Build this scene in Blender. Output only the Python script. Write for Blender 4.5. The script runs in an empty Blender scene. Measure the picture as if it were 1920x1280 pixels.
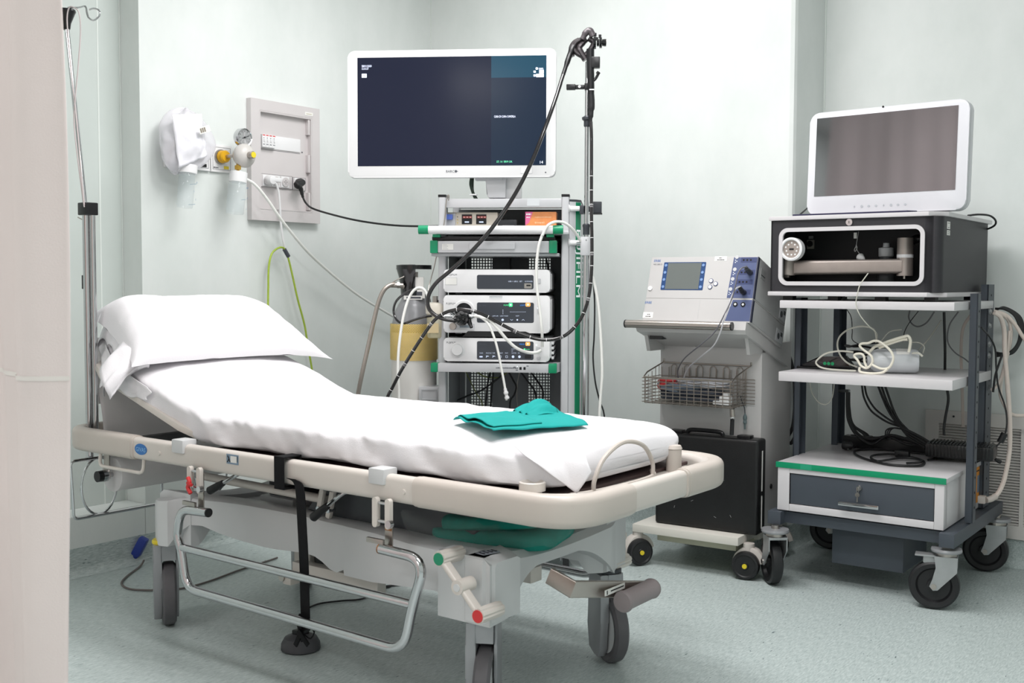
import bpy, bmesh, math, random
from mathutils import Vector, Matrix, noise
random.seed(7)
SC = bpy.context.scene
COL = SC.collection
R = math.radians
PI = math.pi

# ------------------------------------------------------------------ camera
CH, CF, CPITCH, CROLL = 1.05, 2060.0, math.atan(110/2060), R(.2)
cam_d = bpy.data.cameras.new('camera')
cam_d.sensor_width = 36.0
cam_d.lens = CF/1920*36.0
cam_d.clip_start = .02
cam_d.dof.use_dof = True
cam_d.dof.focus_distance = 3.6
cam_d.dof.aperture_fstop = 8.0
cam = bpy.data.objects.new('camera', cam_d)
COL.objects.link(cam)
cam.matrix_world = Matrix.Translation((0, 0, CH)) @ Matrix.Rotation(PI/2-CPITCH, 4, 'X') @ Matrix.Rotation(CROLL, 4, 'Z')
SC.camera = cam

# ------------------------------------------------------------------ world, lamps, exposure
w = bpy.data.worlds.new('world'); SC.world = w; w.use_nodes = True
w.node_tree.nodes['Background'].inputs[0].default_value = (.9, .95, 1, 1)
w.node_tree.nodes['Background'].inputs[1].default_value = .3
SC.view_settings.view_transform = 'Standard'
SC.view_settings.look = 'None'
SC.view_settings.gamma = 1
SC.view_settings.use_curve_mapping = False
SC.view_settings.exposure = -0.12
ROOM = R(-37.1)
MR = Matrix.Rotation(ROOM, 4, 'Z')
CEIL = 2.75
def lamp(x, y, sx, sy, watts, col=(1, .98, .98)):
    l = bpy.data.lights.new('ceiling_lamp', 'AREA'); l.shape = 'RECTANGLE'
    l.size = sx; l.size_y = sy; l.energy = watts; l.color = col
    o = bpy.data.objects.new('ceiling_lamp', l); COL.objects.link(o)
    o.matrix_world = MR @ Matrix.Translation((x, y, CEIL-.02))
lamp(-1.8, 2.5, 1.1, .5, 37)
lamp(-.6, 1.5, 1.1, .5, 38)
lamp(-2.4, 3.0, .6, .6, 17)  # extra unseen lamp, added to brighten the left wall
lamp(-2.9, -.6, .6, .6, 24)
lamp(-.5, -1.75, 1.2, .6, 42)
lamp(.8, 2.6, .6, 1.2, 3)

# ------------------------------------------------------------------ frames (a local ground frame: origin x, y and yaw)
class Fr:
    def __init__(s, ox, oy, deg):
        s.ox, s.oy, s.deg = ox, oy, deg
        s.M = Matrix.Translation((ox, oy, 0)) @ Matrix.Rotation(R(deg), 4, 'Z')
        s.I = s.M.inverted()
    def W(s, p): return s.M @ Vector(p)
    def L(s, p): return s.I @ Vector(p)
CMI = cam.matrix_world.copy()
def sight(u, v):
    return (CMI.to_3x3() @ Vector(((u-960)/CF, -(v-640)/CF, -1))).normalized()
def at(fr, u, v, **k):
    """local point of frame fr seen at u, v and lying on the local plane x=, y= or z="""
    ax, val = list(k.items())[0]; i = 'xyz'.index(ax)
    o = fr.L((0, 0, CH)); d = fr.I.to_3x3() @ sight(u, v)
    return o + d*((val-o[i])/d[i])
RM = Fr(0, 0, -37.1)          # room: y runs along the left wall, x along the back wall
BED = Fr(-1.06, 3.332, -37.1)
EC = Fr(-.25, 4.0, -5)        # endoscopy cart
ES = Fr(.836, 3.849, -33)     # electrosurgery cart
TR = Fr(1.384, 3.528, -36)    # right trolley

# ------------------------------------------------------------------ materials
MATS = {}
def hexc(h):
    if not isinstance(h, str): return tuple(h)
    h = h.lstrip('#'); o = []
    for i in (0, 2, 4):
        c = int(h[i:i+2], 16)/255
        o.append(c/12.92 if c <= .04045 else ((c+.055)/1.055)**2.4)
    return tuple(o)
def mat(name, col='#808080', rough=.5, metal=0., spec=.5, var=.04, vs=8., bump=0., bs=60., trans=0., alpha=1., emit=None, es=1., coat=0., ior=1.45):
    if name in MATS: return MATS[name]
    m = bpy.data.materials.new(name); m.use_nodes = True
    nt = m.node_tree; b = nt.nodes['Principled BSDF']; c = hexc(col)
    tc = nt.nodes.new('ShaderNodeTexCoord')
    if var > 0:
        n = nt.nodes.new('ShaderNodeTexNoise'); n.inputs['Scale'].default_value = vs; n.inputs['Detail'].default_value = 3
        nt.links.new(tc.outputs['Object'], n.inputs['Vector'])
        r = nt.nodes.new('ShaderNodeMapRange')
        r.inputs[1].default_value = .25; r.inputs[2].default_value = .75
        r.inputs[3].default_value = 1-var; r.inputs[4].default_value = 1+var
        nt.links.new(n.outputs[0], r.inputs[0])
        h = nt.nodes.new('ShaderNodeHueSaturation'); h.inputs['Color'].default_value = (*c, 1)
        nt.links.new(r.outputs[0], h.inputs['Value'])
        nt.links.new(h.outputs[0], b.inputs['Base Color'])
    else:
        b.inputs['Base Color'].default_value = (*c, 1)
    b.inputs['Roughness'].default_value = rough
    b.inputs['Metallic'].default_value = metal
    b.inputs['Specular IOR Level'].default_value = spec
    b.inputs['IOR'].default_value = ior
    b.inputs['Transmission Weight'].default_value = trans
    b.inputs['Alpha'].default_value = alpha
    b.inputs['Coat Weight'].default_value = coat
    if emit:
        b.inputs['Emission Color'].default_value = (*hexc(emit), 1); b.inputs['Emission Strength'].default_value = es
    if bump > 0:
        n2 = nt.nodes.new('ShaderNodeTexNoise'); n2.inputs['Scale'].default_value = bs; n2.inputs['Detail'].default_value = 4
        nt.links.new(tc.outputs['Object'], n2.inputs['Vector'])
        bp = nt.nodes.new('ShaderNodeBump'); bp.inputs['Strength'].default_value = bump; bp.inputs['Distance'].default_value = .01
        nt.links.new(n2.outputs[0], bp.inputs['Height']); nt.links.new(bp.outputs[0], b.inputs['Normal'])
    MATS[name] = m
    return m
CHROME = mat('chrome', '#c9c9cb', .12, 1, var=.02)
STEEL = mat('brushed_steel', '#b3aca6', .3, 1, var=.04)
ZINC = mat('zinc', '#b5b8b8', .38, .85, var=.05)
RUST = mat('rusty_steel', '#9b6f4c', .6, .6, var=.25, vs=90)
BEIGE = mat('warm_white_enamel', '#d3ccc5', .32, 0, var=.02)
BEIGE2 = mat('bumper_plastic', '#c6bdb5', .38, 0, var=.03)
BODY = mat('base_grey_plastic', '#cfd0d1', .35, 0, var=.02)
GREYP = mat('caster_grey', '#9c9da0', .35, .3, var=.03)
TYRE = mat('tyre_grey', '#5c5a5d', .5, 0, var=.08, vs=30)
BLACKR = mat('black_rubber', '#1f1f21', .45, 0, var=.15, vs=20)
BLACKP = mat('black_plastic', '#19191b', .3, 0, var=.08)
BLACKG = mat('black_gloss', '#121214', .12, 0, var=.03, coat=.4)
DARK = mat('dark_grey_plastic', '#3a3d42', .4, 0, var=.05)
WHITEP = mat('white_plastic', '#e9e9ea', .3, 0, var=.01)
WHITEL = mat('white_laminate', '#cfccce', .3, 0, var=.015)
WARMW = mat('cream_paint', '#dcd8cf', .38, 0, var=.03)
CARTG = mat('cart_light_grey', '#c9cacd', .35, .15, var=.02)
TEAL = mat('green_plastic', '#0f8e63', .32, 0, var=.03)
SLATE = mat('slate_enamel', '#454b53', .42, 0, var=.05)
RED = mat('red_plastic', '#d2383a', .4)
GREEN = mat('green_cap', '#1d8a66', .4)
YELLOW = mat('yellow_plastic', '#e6cf2f', .4)
BLUE = mat('blue_plastic', '#2a3f96', .4)
PRINT = mat('dark_print', '#4d5058', .6, var=0)
PRINTB = mat('black_print', '#15161a', .6, var=0)
WPRINT = mat('white_print', '#e8ecef', .5, var=0, emit='#e8ecef', es=.35)
PAPERL = mat('paper_label', '#e9e8e4', .6, var=.01)
SILIC = mat('milky_silicone', '#eeeeea', .3, 0, var=.02)
TUBEW = mat('clear_tubing', '#dddcd0', .2, 0, var=.02, alpha=.7)
CLEAR = mat('clear_plastic', '#c9d6da', .06, 0, var=0, alpha=.22, spec=.8)

# ------------------------------------------------------------------ mesh builder
RX90 = Matrix.Rotation(PI/2, 4, 'X')
def frontM(x, y, z, ang=0):      # text plane standing upright, facing local -y
    return Matrix.Translation((x, y, z)) @ Matrix.Rotation(ang, 4, 'Y') @ RX90
def sideM(x, y, z, ang=0):       # upright, facing local +x
    return Matrix.Translation((x, y, z)) @ Matrix.Rotation(PI/2, 4, 'Z') @ RX90 @ Matrix.Rotation(ang, 4, 'Z')
GLYPH = {}
def glyph(s):
    if s not in GLYPH:
        c = bpy.data.curves.new('t', 'FONT'); c.body = s; c.size = 1; c.resolution_u = 2
        o = bpy.data.objects.new('t', c); COL.objects.link(o)
        dg = bpy.context.evaluated_depsgraph_get(); dg.update()
        me = bpy.data.meshes.new_from_object(o.evaluated_get(dg))
        GLYPH[s] = ([v.co.copy() for v in me.vertices], [tuple(p.vertices) for p in me.polygons])
        bpy.data.objects.remove(o); bpy.data.curves.remove(c); bpy.data.meshes.remove(me)
    return GLYPH[s]
def spline(pts, n=6, closed=False):
    P = [Vector(p) for p in pts]
    if len(P) < 3: return P
    out = []; N = len(P)
    rng = range(N) if closed else range(N-1)
    for i in rng:
        if closed: a, b, c, d = P[(i-1) % N], P[i], P[(i+1) % N], P[(i+2) % N]
        else: a, b, c, d = P[max(i-1, 0)], P[i], P[i+1], P[min(i+2, N-1)]
        if not closed and i == 0: a = b*2-c
        if not closed and i == N-2: d = c*2-b
        for k in range(n):
            t = k/n; t2 = t*t; t3 = t2*t
            out.append(.5*((2*b)+(c-a)*t+(2*a-5*b+4*c-d)*t2+(3*b-a-3*c+d)*t3))
    if not closed: out.append(P[-1])
    return out
def round_corners(pts, r, n=6, closed=False):
    P = [Vector(p) for p in pts]; N = len(P); out = []
    for i in range(N):
        if not closed and i in (0, N-1): out.append(P[i]); continue
        a, b, c = P[i-1], P[i], P[(i+1) % N]
        u = (a-b); v = (c-b); rr = r[i] if isinstance(r, (list, tuple)) else r
        if rr <= 0: out.append(b); continue
        d = min(rr, u.length*.49, v.length*.49)
        p, q = b+u.normalized()*d, b+v.normalized()*d
        for k in range(n+1):
            t = k/n; out.append(p*(1-t)**2+b*2*t*(1-t)+q*t*t)
    return out
def rrpoly(x0, x1, z0, z1, r, n=5):
    o = []
    for cx, cz, a in ((x1-r, z1-r, 0), (x0+r, z1-r, 90), (x0+r, z0+r, 180), (x1-r, z0+r, 270)):
        for k in range(n+1):
            t = R(a+90*k/n); o.append((cx+r*math.cos(t), cz+r*math.sin(t)))
    return o
class Fr3:
    def __init__(s, M): s.M = M; s.I = M.inverted()
    def W(s, p): return s.M @ Vector(p)
    def L(s, p): return s.I @ Vector(p)
class MB:
    def __init__(s): s.v = []; s.f = []; s.m = []; s.mats = []; s.T = Matrix()
    def mi(s, m):
        if m not in s.mats: s.mats.append(m)
        return s.mats.index(m)
    def add(s, vs, fs, m, T=None):
        b = len(s.v); TT = s.T @ T if T else s.T; k = s.mi(m)
        s.v += [TT @ Vector(p) for p in vs]
        for f in fs: s.f.append(tuple(b+i for i in f)); s.m.append(k)
        return s
    def box(s, x0, x1, y0, y1, z0, z1, m, bev=0, T=None, seg=2):
        vs = [(x, y, z) for x in (x0, x1) for y in (y0, y1) for z in (z0, z1)]
        fs = [(0, 1, 3, 2), (4, 6, 7, 5), (0, 4, 5, 1), (2, 3, 7, 6), (0, 2, 6, 4), (1, 5, 7, 3)]
        if bev <= 0: return s.add(vs, fs, m, T)
        bm = bmesh.new(); V = [bm.verts.new(p) for p in vs]
        for f in fs: bm.faces.new([V[i] for i in f])
        bev = min(bev, .49*min(abs(x1-x0), abs(y1-y0), abs(z1-z0)))
        bmesh.ops.bevel(bm, geom=bm.edges[:], offset=bev, segments=seg, profile=.6, affect='EDGES')
        bm.verts.index_update()
        r = s.add([v.co.copy() for v in bm.verts], [[v.index for v in f.verts] for f in bm.faces], m, T)
        bm.free(); return r
    def cyl(s, p0, p1, r, m, r2=None, n=24, caps=True, T=None):
        p0, p1 = Vector(p0), Vector(p1); r2 = r if r2 is None else r2
        q = (p1-p0).to_track_quat('Z', 'Y').to_matrix()
        vs = []
        for p, rr in ((p0, r), (p1, r2)):
            for k in range(n):
                t = 2*PI*k/n; vs.append(p+q @ Vector((rr*math.cos(t), rr*math.sin(t), 0)))
        fs = [(k, (k+1) % n, n+(k+1) % n, n+k) for k in range(n)]
        if caps: fs += [tuple(range(n))[::-1], tuple(range(n, 2*n))]
        return s.add(vs, fs, m, T)
    def lathe(s, prof, m, n=28, T=None, a0=0, a1=360):
        vs = []; full = abs(a1-a0) >= 360; cnt = n if full else n+1
        for k in range(cnt):
            t = R(a0+(a1-a0)*k/n)
            for r, z in prof: vs.append((r*math.cos(t), r*math.sin(t), z))
        L = len(prof); fs = []
        for k in range(n if full else n):
            k2 = (k+1) % cnt
            for j in range(L-1):
                fs.append((k*L+j, k2*L+j, k2*L+j+1, k*L+j+1))
        if full:
            if prof[0][0] > 1e-5: fs.append(tuple(k*L for k in range(cnt))[::-1])
            if prof[-1][0] > 1e-5: fs.append(tuple(k*L+L-1 for k in range(cnt)))
        return s.add(vs, fs, m, T)
    def tube(s, pts, r, m, n=10, sm=5, closed=False, T=None, flat=None):
        P = spline(pts, sm, closed) if sm > 1 else [Vector(p) for p in pts]
        q = [P[0]]
        for p in P[1:]:
            if (p-q[-1]).length > 1e-5: q.append(p)
        if closed and (q[-1]-q[0]).length < 1e-5: q.pop()
        P = q; N = len(P); vs = []; up = None
        for i, p in enumerate(P):
            if closed: t = P[(i+1) % N]-P[i-1]
            else: t = P[min(i+1, N-1)]-P[max(i-1, 0)]
            t.normalize()
            if up is None:
                up = Vector((0, 0, 1)) if abs(t.z) < .9 else Vector((1, 0, 0))
            up = (up-t*up.dot(t)); up.normalize(); b = t.cross(up)
            rr = r[min(int(i*len(r)/N), len(r)-1)] if isinstance(r, (list, tuple)) else r
            for k in range(n):
                a = 2*PI*k/n
                ru, rb = (rr, rr) if flat is None else (rr, rr*flat)
                vs.append(p+up*ru*math.cos(a)+b*rb*math.sin(a))
        fs = []
        for i in range(N if closed else N-1):
            j = (i+1) % N
            for k in range(n): fs.append((i*n+k, i*n+(k+1) % n, j*n+(k+1) % n, j*n+k))
        if not closed: fs += [tuple(range(n))[::-1], tuple((N-1)*n+k for k in range(n))]
        return s.add(vs, fs, m, T)
    def sweep(s, pts, prof, m, closed=False, up=(0, 0, 1), T=None):
        """profile (across, up) swept along pts, kept upright"""
        P = [Vector(p) for p in pts]; N = len(P); up = Vector(up); vs = []; K = len(prof)
        for i, p in enumerate(P):
            if closed: a, b = (P[i]-P[i-1]).normalized(), (P[(i+1) % N]-P[i]).normalized()
            else: a, b = (P[i]-P[max(i-1, 0)]), (P[min(i+1, N-1)]-P[i])
            if a.length < 1e-9: a = b
            if b.length < 1e-9: b = a
            a = a.normalized(); b = b.normalized()
            t = (a+b).normalized(); sd = t.cross(up).normalized(); u2 = sd.cross(t)
            k = 1/max(.3, t.dot(a))
            for x, z in prof: vs.append(p+sd*x*k+u2*z)
        fs = []
        for i in range(N if closed else N-1):
            j = (i+1) % N
            for k in range(K): fs.append((i*K+k, i*K+(k+1) % K, j*K+(k+1) % K, j*K+k))
        if not closed: fs += [tuple(range(K))[::-1], tuple((N-1)*K+k for k in range(K))]
        return s.add(vs, fs, m, T)
    def prism(s, poly, a, b, m, axis='y', T=None, bev=0):
        """2D polygon extruded from a to b along axis (poly in the other two axes, in x,y,z order)"""
        def P(p, t):
            return {'x': (t, p[0], p[1]), 'y': (p[0], t, p[1]), 'z': (p[0], p[1], t)}[axis]
        n = len(poly)
        vs = [P(p, a) for p in poly]+[P(p, b) for p in poly]
        fs = [tuple(range(n)), tuple(range(2*n-1, n-1, -1))]+[(k, n+k, n+(k+1) % n, (k+1) % n) for k in range(n)]
        if bev <= 0: return s.add(vs, fs, m, T)
        bm = bmesh.new(); V = [bm.verts.new(p) for p in vs]
        for f in fs: bm.faces.new([V[i] for i in f])
        ed = [e for f in list(bm.faces) if len(f.verts) == n and n > 4 or f.index < 2 for e in f.edges]
        ed = list({e for e in bm.edges if abs((e.verts[0].co-e.verts[1].co)['xyz'.index(axis)]) < 1e-7})
        bmesh.ops.bevel(bm, geom=ed, offset=bev, segments=2, profile=.6, affect='EDGES')
        bm.verts.index_update()
        s.add([v.co.copy() for v in bm.verts], [[v.index for v in f.verts] for f in bm.faces], m, T)
        bm.free(); return s
    def frame(s, x0, x1, z0, z1, w, y0, y1, m, r=0, T=None, n=5):
        """picture-frame ring in the xz plane, width w, between y0 and y1"""
        ri = max(r-w, .0005)
        o = rrpoly(x0, x1, z0, z1, max(r, .0006), n); i = rrpoly(x0+w, x1-w, z0+w, z1-w, ri, n)
        K = len(o); vs = [(p[0], y0, p[1]) for p in o]+[(p[0], y0, p[1]) for p in i]+[(p[0], y1, p[1]) for p in o]+[(p[0], y1, p[1]) for p in i]
        fs = []
        for k in range(K):
            j = (k+1) % K
            fs += [(k, j, K+j, K+k), (2*K+j, 2*K+k, 3*K+k, 3*K+j), (j, k, 2*K+k, 2*K+j), (K+k, K+j, 3*K+j, 3*K+k)]
        return s.add(vs, fs, m, T)
    def grid(s, nu, nv, fn, m, T=None, closeu=False):
        vs = [fn(i/(nu if closeu else nu-1), j/(nv-1)) for i in range(nu) for j in range(nv)]
        fs = [(i*nv+j, ((i+1) % nu)*nv+j, ((i+1) % nu)*nv+j+1, i*nv+j+1) for i in range(nu if closeu else nu-1) for j in range(nv-1)]
        return s.add(vs, fs, m, T)
    def text(s, t, size, m, T, center=False, sx=1.):
        v, f = glyph(t)
        if not v: return s
        cx = (min(p.x for p in v)+max(p.x for p in v))/2 if center else 0
        return s.add([((p.x-cx)*size*sx, p.y*size, 0) for p in v], f, m, T)
    def build(s, name, parent=None, frame=None, smooth=35, mods=None, origin=None):
        vs = s.v; loc = Vector((0, 0, 0)); M = None
        if parent is None:
            if frame is not None: vs = [frame.M @ p for p in vs]
            xs = [p.x for p in vs]; ys = [p.y for p in vs]; zs = [p.z for p in vs]
            loc = Vector(origin) if origin else Vector(((min(xs)+max(xs))/2, (min(ys)+max(ys))/2, min(zs)))
            vs = [p-loc for p in vs]
        me = bpy.data.meshes.new(name); me.from_pydata([tuple(p) for p in vs], [], s.f)
        for m in s.mats: me.materials.append(m)
        me.polygons.foreach_set('material_index', s.m)
        bm = bmesh.new(); bm.from_mesh(me)
        bmesh.ops.remove_doubles(bm, verts=bm.verts, dist=1e-6)
        bmesh.ops.recalc_face_normals(bm, faces=bm.faces); bm.to_mesh(me); bm.free()
        me.polygons.foreach_set('use_smooth', [smooth > 0]*len(me.polygons))
        if smooth > 0: me.set_sharp_from_angle(angle=R(smooth))
        me.update()
        o = bpy.data.objects.new(name, me); COL.objects.link(o); o.location = loc
        if parent is not None: o.parent = parent
        if mods: mods(o)
        return o
def thing(name, label, cat, frame=None, loc=(0, 0, 0), yaw=0, group=None):
    o = bpy.data.objects.new(name, None); o.empty_display_size = .05; COL.objects.link(o)
    M = (frame.M if frame else Matrix()) @ Matrix.Translation(loc) @ Matrix.Rotation(R(yaw), 4, 'Z')
    o.matrix_world = M
    o['label'] = label; o['category'] = cat
    if group: o['group'] = group
    return o
def tag(o, label, cat, group=None, kind=None):
    o['label'] = label; o['category'] = cat
    if group: o['group'] = group
    if kind: o['kind'] = kind
    return o
def structure(o): o['kind'] = 'structure'; return o
def subsurf(n):
    def f(o):
        m = o.modifiers.new('sub', 'SUBSURF'); m.levels = n; m.render_levels = n
    return f

def cable(name, label, cat, fr, pts, r, m, y=None, n=10, group=None, parent=None, sm=6, drop=None, drop0=None):
    """pts: (u, v, y) sightings on the plane y of frame fr, or Vectors already in fr"""
    P = []
    for p in pts:
        if isinstance(p, Vector): P.append(p)
        else: P.append(at(fr, p[0], p[1], y=(p[2] if len(p) > 2 else y)))
    if drop is not None: P.append(Vector((P[-1].x+.004, P[-1].y, (P[-1].z+drop)/2))); P.append(Vector((P[-1].x, P[-1].y, drop)))
    if drop0 is not None: P.insert(0, Vector((P[0].x, P[0].y, drop0)))
    mb = MB(); mb.tube(P, r, m, n=n, sm=sm)
    if parent is not None: return mb.build(name, parent)
    o = mb.build(name, frame=fr); tag(o, label, cat, group); return o

def scribble(mb, x, y, z, w, h, m=None, seed=1):
    """a line of worn, unreadable small print"""
    rnd = random.Random(seed); m = m or PRINTB; u = 0
    while u < w:
        k = h*(.4+.9*rnd.random()); e = min(w, u+k); mb.box(x+u, x+e, y, y+.0003, z+h*.1*rnd.random(), z+h*(.75+.25*rnd.random()), m); u = e+h*.28
# ================================================================== THE SETTING
def wall_mat():
    m = bpy.data.materials.new('mint_wall_vinyl'); m.use_nodes = True; nt = m.node_tree; b = nt.nodes['Principled BSDF']
    tc = nt.nodes.new('ShaderNodeTexCoord')
    n = nt.nodes.new('ShaderNodeTexNoise'); n.inputs['Scale'].default_value = 3.2; n.inputs['Detail'].default_value = 6; n.inputs['Roughness'].default_value = .62
    mp = nt.nodes.new('ShaderNodeMapping'); mp.inputs['Scale'].default_value = (1, 1, .6)
    nt.links.new(tc.outputs['Object'], mp.inputs[0]); nt.links.new(mp.outputs[0], n.inputs['Vector'])
    r = nt.nodes.new('ShaderNodeValToRGB')
    r.color_ramp.elements[0].position = .3; r.color_ramp.elements[0].color = (*hexc('#d8dedb'), 1)
    r.color_ramp.elements[1].position = .7; r.color_ramp.elements[1].color = (*hexc('#e5e9e7'), 1)
    nt.links.new(n.outputs[0], r.inputs[0]); nt.links.new(r.outputs[0], b.inputs['Base Color'])
    b.inputs['Roughness'].default_value = .42; b.inputs['Specular IOR Level'].default_value = .35
    n2 = nt.nodes.new('ShaderNodeTexNoise'); n2.inputs['Scale'].default_value = 160
    nt.links.new(tc.outputs['Object'], n2.inputs['Vector'])
    bp = nt.nodes.new('ShaderNodeBump'); bp.inputs['Strength'].default_value = .05; bp.inputs['Distance'].default_value = .002
    nt.links.new(n2.outputs[0], bp.inputs['Height']); nt.links.new(bp.outputs[0], b.inputs['Normal'])
    return m
def floor_mat(name, dark=1.):
    m = bpy.data.materials.new(name); m.use_nodes = True; nt = m.node_tree; b = nt.nodes['Principled BSDF']
    tc = nt.nodes.new('ShaderNodeTexCoord')
    def noi(sc, scl, det=3, rough=.6):
        mp = nt.nodes.new('ShaderNodeMapping'); mp.inputs['Scale'].default_value = sc
        n = nt.nodes.new('ShaderNodeTexNoise'); n.inputs['Scale'].default_value = scl; n.inputs['Detail'].default_value = det; n.inputs['Roughness'].default_value = rough
        nt.links.new(tc.outputs['Object'], mp.inputs[0]); nt.links.new(mp.outputs[0], n.inputs['Vector']); return n
    base = noi((1, .16, 1), 230, 5, .75)
    r = nt.nodes.new('ShaderNodeValToRGB'); e = r.color_ramp.elements
    e[0].position = .32; e[0].color = (*hexc('#97a5a4'), 1); e[1].position = .66; e[1].color = (*hexc('#ccd5d3'), 1)
    nt.links.new(base.outputs[0], r.inputs[0])
    sp = noi((1, .25, 1), 120, 2, .5)
    r2 = nt.nodes.new('ShaderNodeValToRGB'); e = r2.color_ramp.elements
    e[0].position = .70; e[0].color = (0, 0, 0, 1); e[1].position = .735; e[1].color = (1, 1, 1, 1)
    nt.links.new(sp.outputs[0], r2.inputs[0])
    mx = nt.nodes.new('ShaderNodeMix'); mx.data_type = 'RGBA'
    nt.links.new(r2.outputs[0], mx.inputs[0]); nt.links.new(r.outputs[0], mx.inputs[6]); mx.inputs[7].default_value = (*hexc('#56666b'), 1)
    nt.links.new(mx.outputs[2], b.inputs['Base Color'])
    b.inputs['Roughness'].default_value = .38; b.inputs['Specular IOR Level'].default_value = .4
    return m
WALLM = wall_mat(); FLOORM = floor_mat('speckled_vinyl')
CEILM = mat('ceiling_white', '#e4e6e4', .7)
X0, X1, Y0, YB, YR = -3.572, 1.7, -2.3, 4.063, 4.36
XC = -1.712       # where the back wall steps back
def setting(name, mb, kind=True):
    me_o = mb.build(name, frame=RM, smooth=(35 if 'base' in name else 0)); structure(me_o)
    # keep the pattern aligned with the room
    me = me_o.data; M = Matrix.Translation(me_o.location)
    inv = RM.I @ M
    for v in me.vertices: v.co = inv @ v.co
    me_o.location = (0, 0, 0); me_o.rotation_euler = (0, 0, ROOM)
    return me_o
mb = MB(); mb.box(X0-.6, X1+.3, Y0-.3, YR+.3, -.1, 0, FLOORM); setting('floor', mb)
mb = MB(); mb.box(X0-.6, X1+.3, Y0-.3, YR+.3, CEIL, CEIL+.1, CEILM); setting('ceiling', mb)
# left wall: main face, recess with its ledge towards the camera
YE = 2.438; XN = X0-.12; LZ = .215
mb = MB()
mb.prism([(X0, YE), (X0, YB+.15), (X0-.35, YB+.15), (X0-.35, YE), (XN, YE)], 0, CEIL, WALLM, 'z')
mb.box(XN-.2, XN, Y0-.15, YE-.0005, 0, CEIL, mat('recess_shade_vinyl', '#c8d0cc', .45, var=.03, vs=5))  # same vinyl, with the shade of the recess painted in as a darker tone
mb.box(XN, X0, Y0-.15, YE-.0005, 0, LZ, WALLM, bev=.004)
# vertical welds of the wall vinyl
SEAM = mat('vinyl_weld', '#dfe5e1', .4)
for y in (2.345, 1.2, .1):
    mb.box(XN-.001, XN+.0012, y-.003, y+.003, LZ, CEIL, SEAM)
mb.box(XN-.002, XN+.003, YE-.004, YE-.0006, LZ, CEIL, SEAM)
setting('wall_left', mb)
mb = MB()
mb.prism([(X0-.3, YB), (XC-.02, YB), (XC-.006, YB+.006), (XC, YB+.02), (XC, YR), (XC, YR+.1), (X0-.3, YR+.1)][::-1], 0, CEIL, WALLM, 'z')
mb.box(XC, X1+.2, YR, YR+.1, 0, CEIL, WALLM)
mb.box(X0, X0+.004, YB-.004, YB+.001, .1, CEIL, SEAM)
mb.box(XC-.0005, XC+.005, YR-.005, YR+.001, .1, CEIL, SEAM)
setting('wall_back', mb)
mb = MB(); mb.box(X1, X1+.12, Y0-.15, YR+.1, 0, CEIL, WALLM); setting('wall_right', mb)
mb = MB(); mb.box(X0-.35, X1+.15, Y0-.15, Y0, 0, CEIL, WALLM); setting('wall_front', mb)
DOORM = mat('brown_door', '#8a6248', .45, var=.08, vs=3)
mb = MB(); mb.box(-2.6, -1.1, Y0+.001, Y0+.045, 0.01, 2.15, DOORM, bev=.004); mb.box(-1.86, -1.84, Y0+.04, Y0+.048, .02, 2.1, DARK)
d = mb.build('door_1', frame=RM); structure(d)
# coved vinyl skirting
def cove(path, name):
    prof = [(0, .10)]+[(-.035+.035*math.cos(R(a)), .035-.035*math.sin(R(a))) for a in range(0, 91, 15)]
    mb = MB(); P = [Vector(p) for p in path]
    vs = []; K = len(prof)
    for i, p in enumerate(P):
        a = (P[i]-P[i-1]).normalized() if i else (P[1]-P[0]).normalized()
        b = (P[i+1]-P[i]).normalized() if i < len(P)-1 else a
        t = (a+b).normalized(); n = Vector((t.y, -t.x, 0)); k = 1/max(.3, t.dot(a))
        for d_, z in prof: vs.append(p+n*(.003-d_)*k+Vector((0, 0, z)))
        vs.append(p+Vector((0, 0, 0))); vs.append(p+Vector((0, 0, .10)))
    KK = K+2; fs = [(i*KK+k, i*KK+(k+1) % KK, (i+1)*KK+(k+1) % KK, (i+1)*KK+k) for i in range(len(P)-1) for k in range(KK)]
    mb.add(vs, fs, FLOORM)
    return setting(name, mb)
cove([(X0, Y0+.02, .0005), (X0, YB, .0005)], 'baseboard_left')
cove([(X0+.0035, YB, .0005), (XC+.0, YB, .0005), (XC, YR, .0005), (X1, YR, .0005)], 'baseboard_back')

# ------------------------------------------------------------------ wall vent
t = thing('wall_vent', 'white louvred metal vent low on the wall behind the right trolley', 'vent', RM, (-1.276, YR, .106))
VENT = mat('vent_white', '#d8d4d0', .4, var=.02)
VW, VH = .62, .461
mb = MB()
cols = [(.05, .19), (.205, .345), (.36, .50), (.515, .60)]
zs0, zs1 = .05, VH-.05
xs = [0]+[q for c in cols for q in c]+[VW]
for i in range(0, len(xs), 2): mb.box(xs[i], xs[i+1], -.016, -.002, 0, VH, VENT)
for a, b in cols:
    mb.box(a, b, -.016, -.002, 0, zs0, VENT); mb.box(a, b, -.016, -.002, zs1, VH, VENT)
mb.cyl((.105, -.016, VH-.02), (.105, -.019, VH-.02), .004, DARK, n=10)
mb.build('frame', t)
mb = MB(); mb.box(.03, VW-.02, -.0019, -.0012, .03, VH-.03, BLACKP); mb.build('dark_duct', t)
mb = MB(); n = 34
for a, b in cols:
    for k in range(n):
        z = zs0+(zs1-zs0)*(k+.5)/n; T = Matrix.Translation((0, -.009, z)) @ Matrix.Rotation(R(35), 4, 'X')
        mb.box(a, b, -.006, .006, -.0009, .0009, VENT, T=T)
mb.build('louvre', t)

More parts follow.
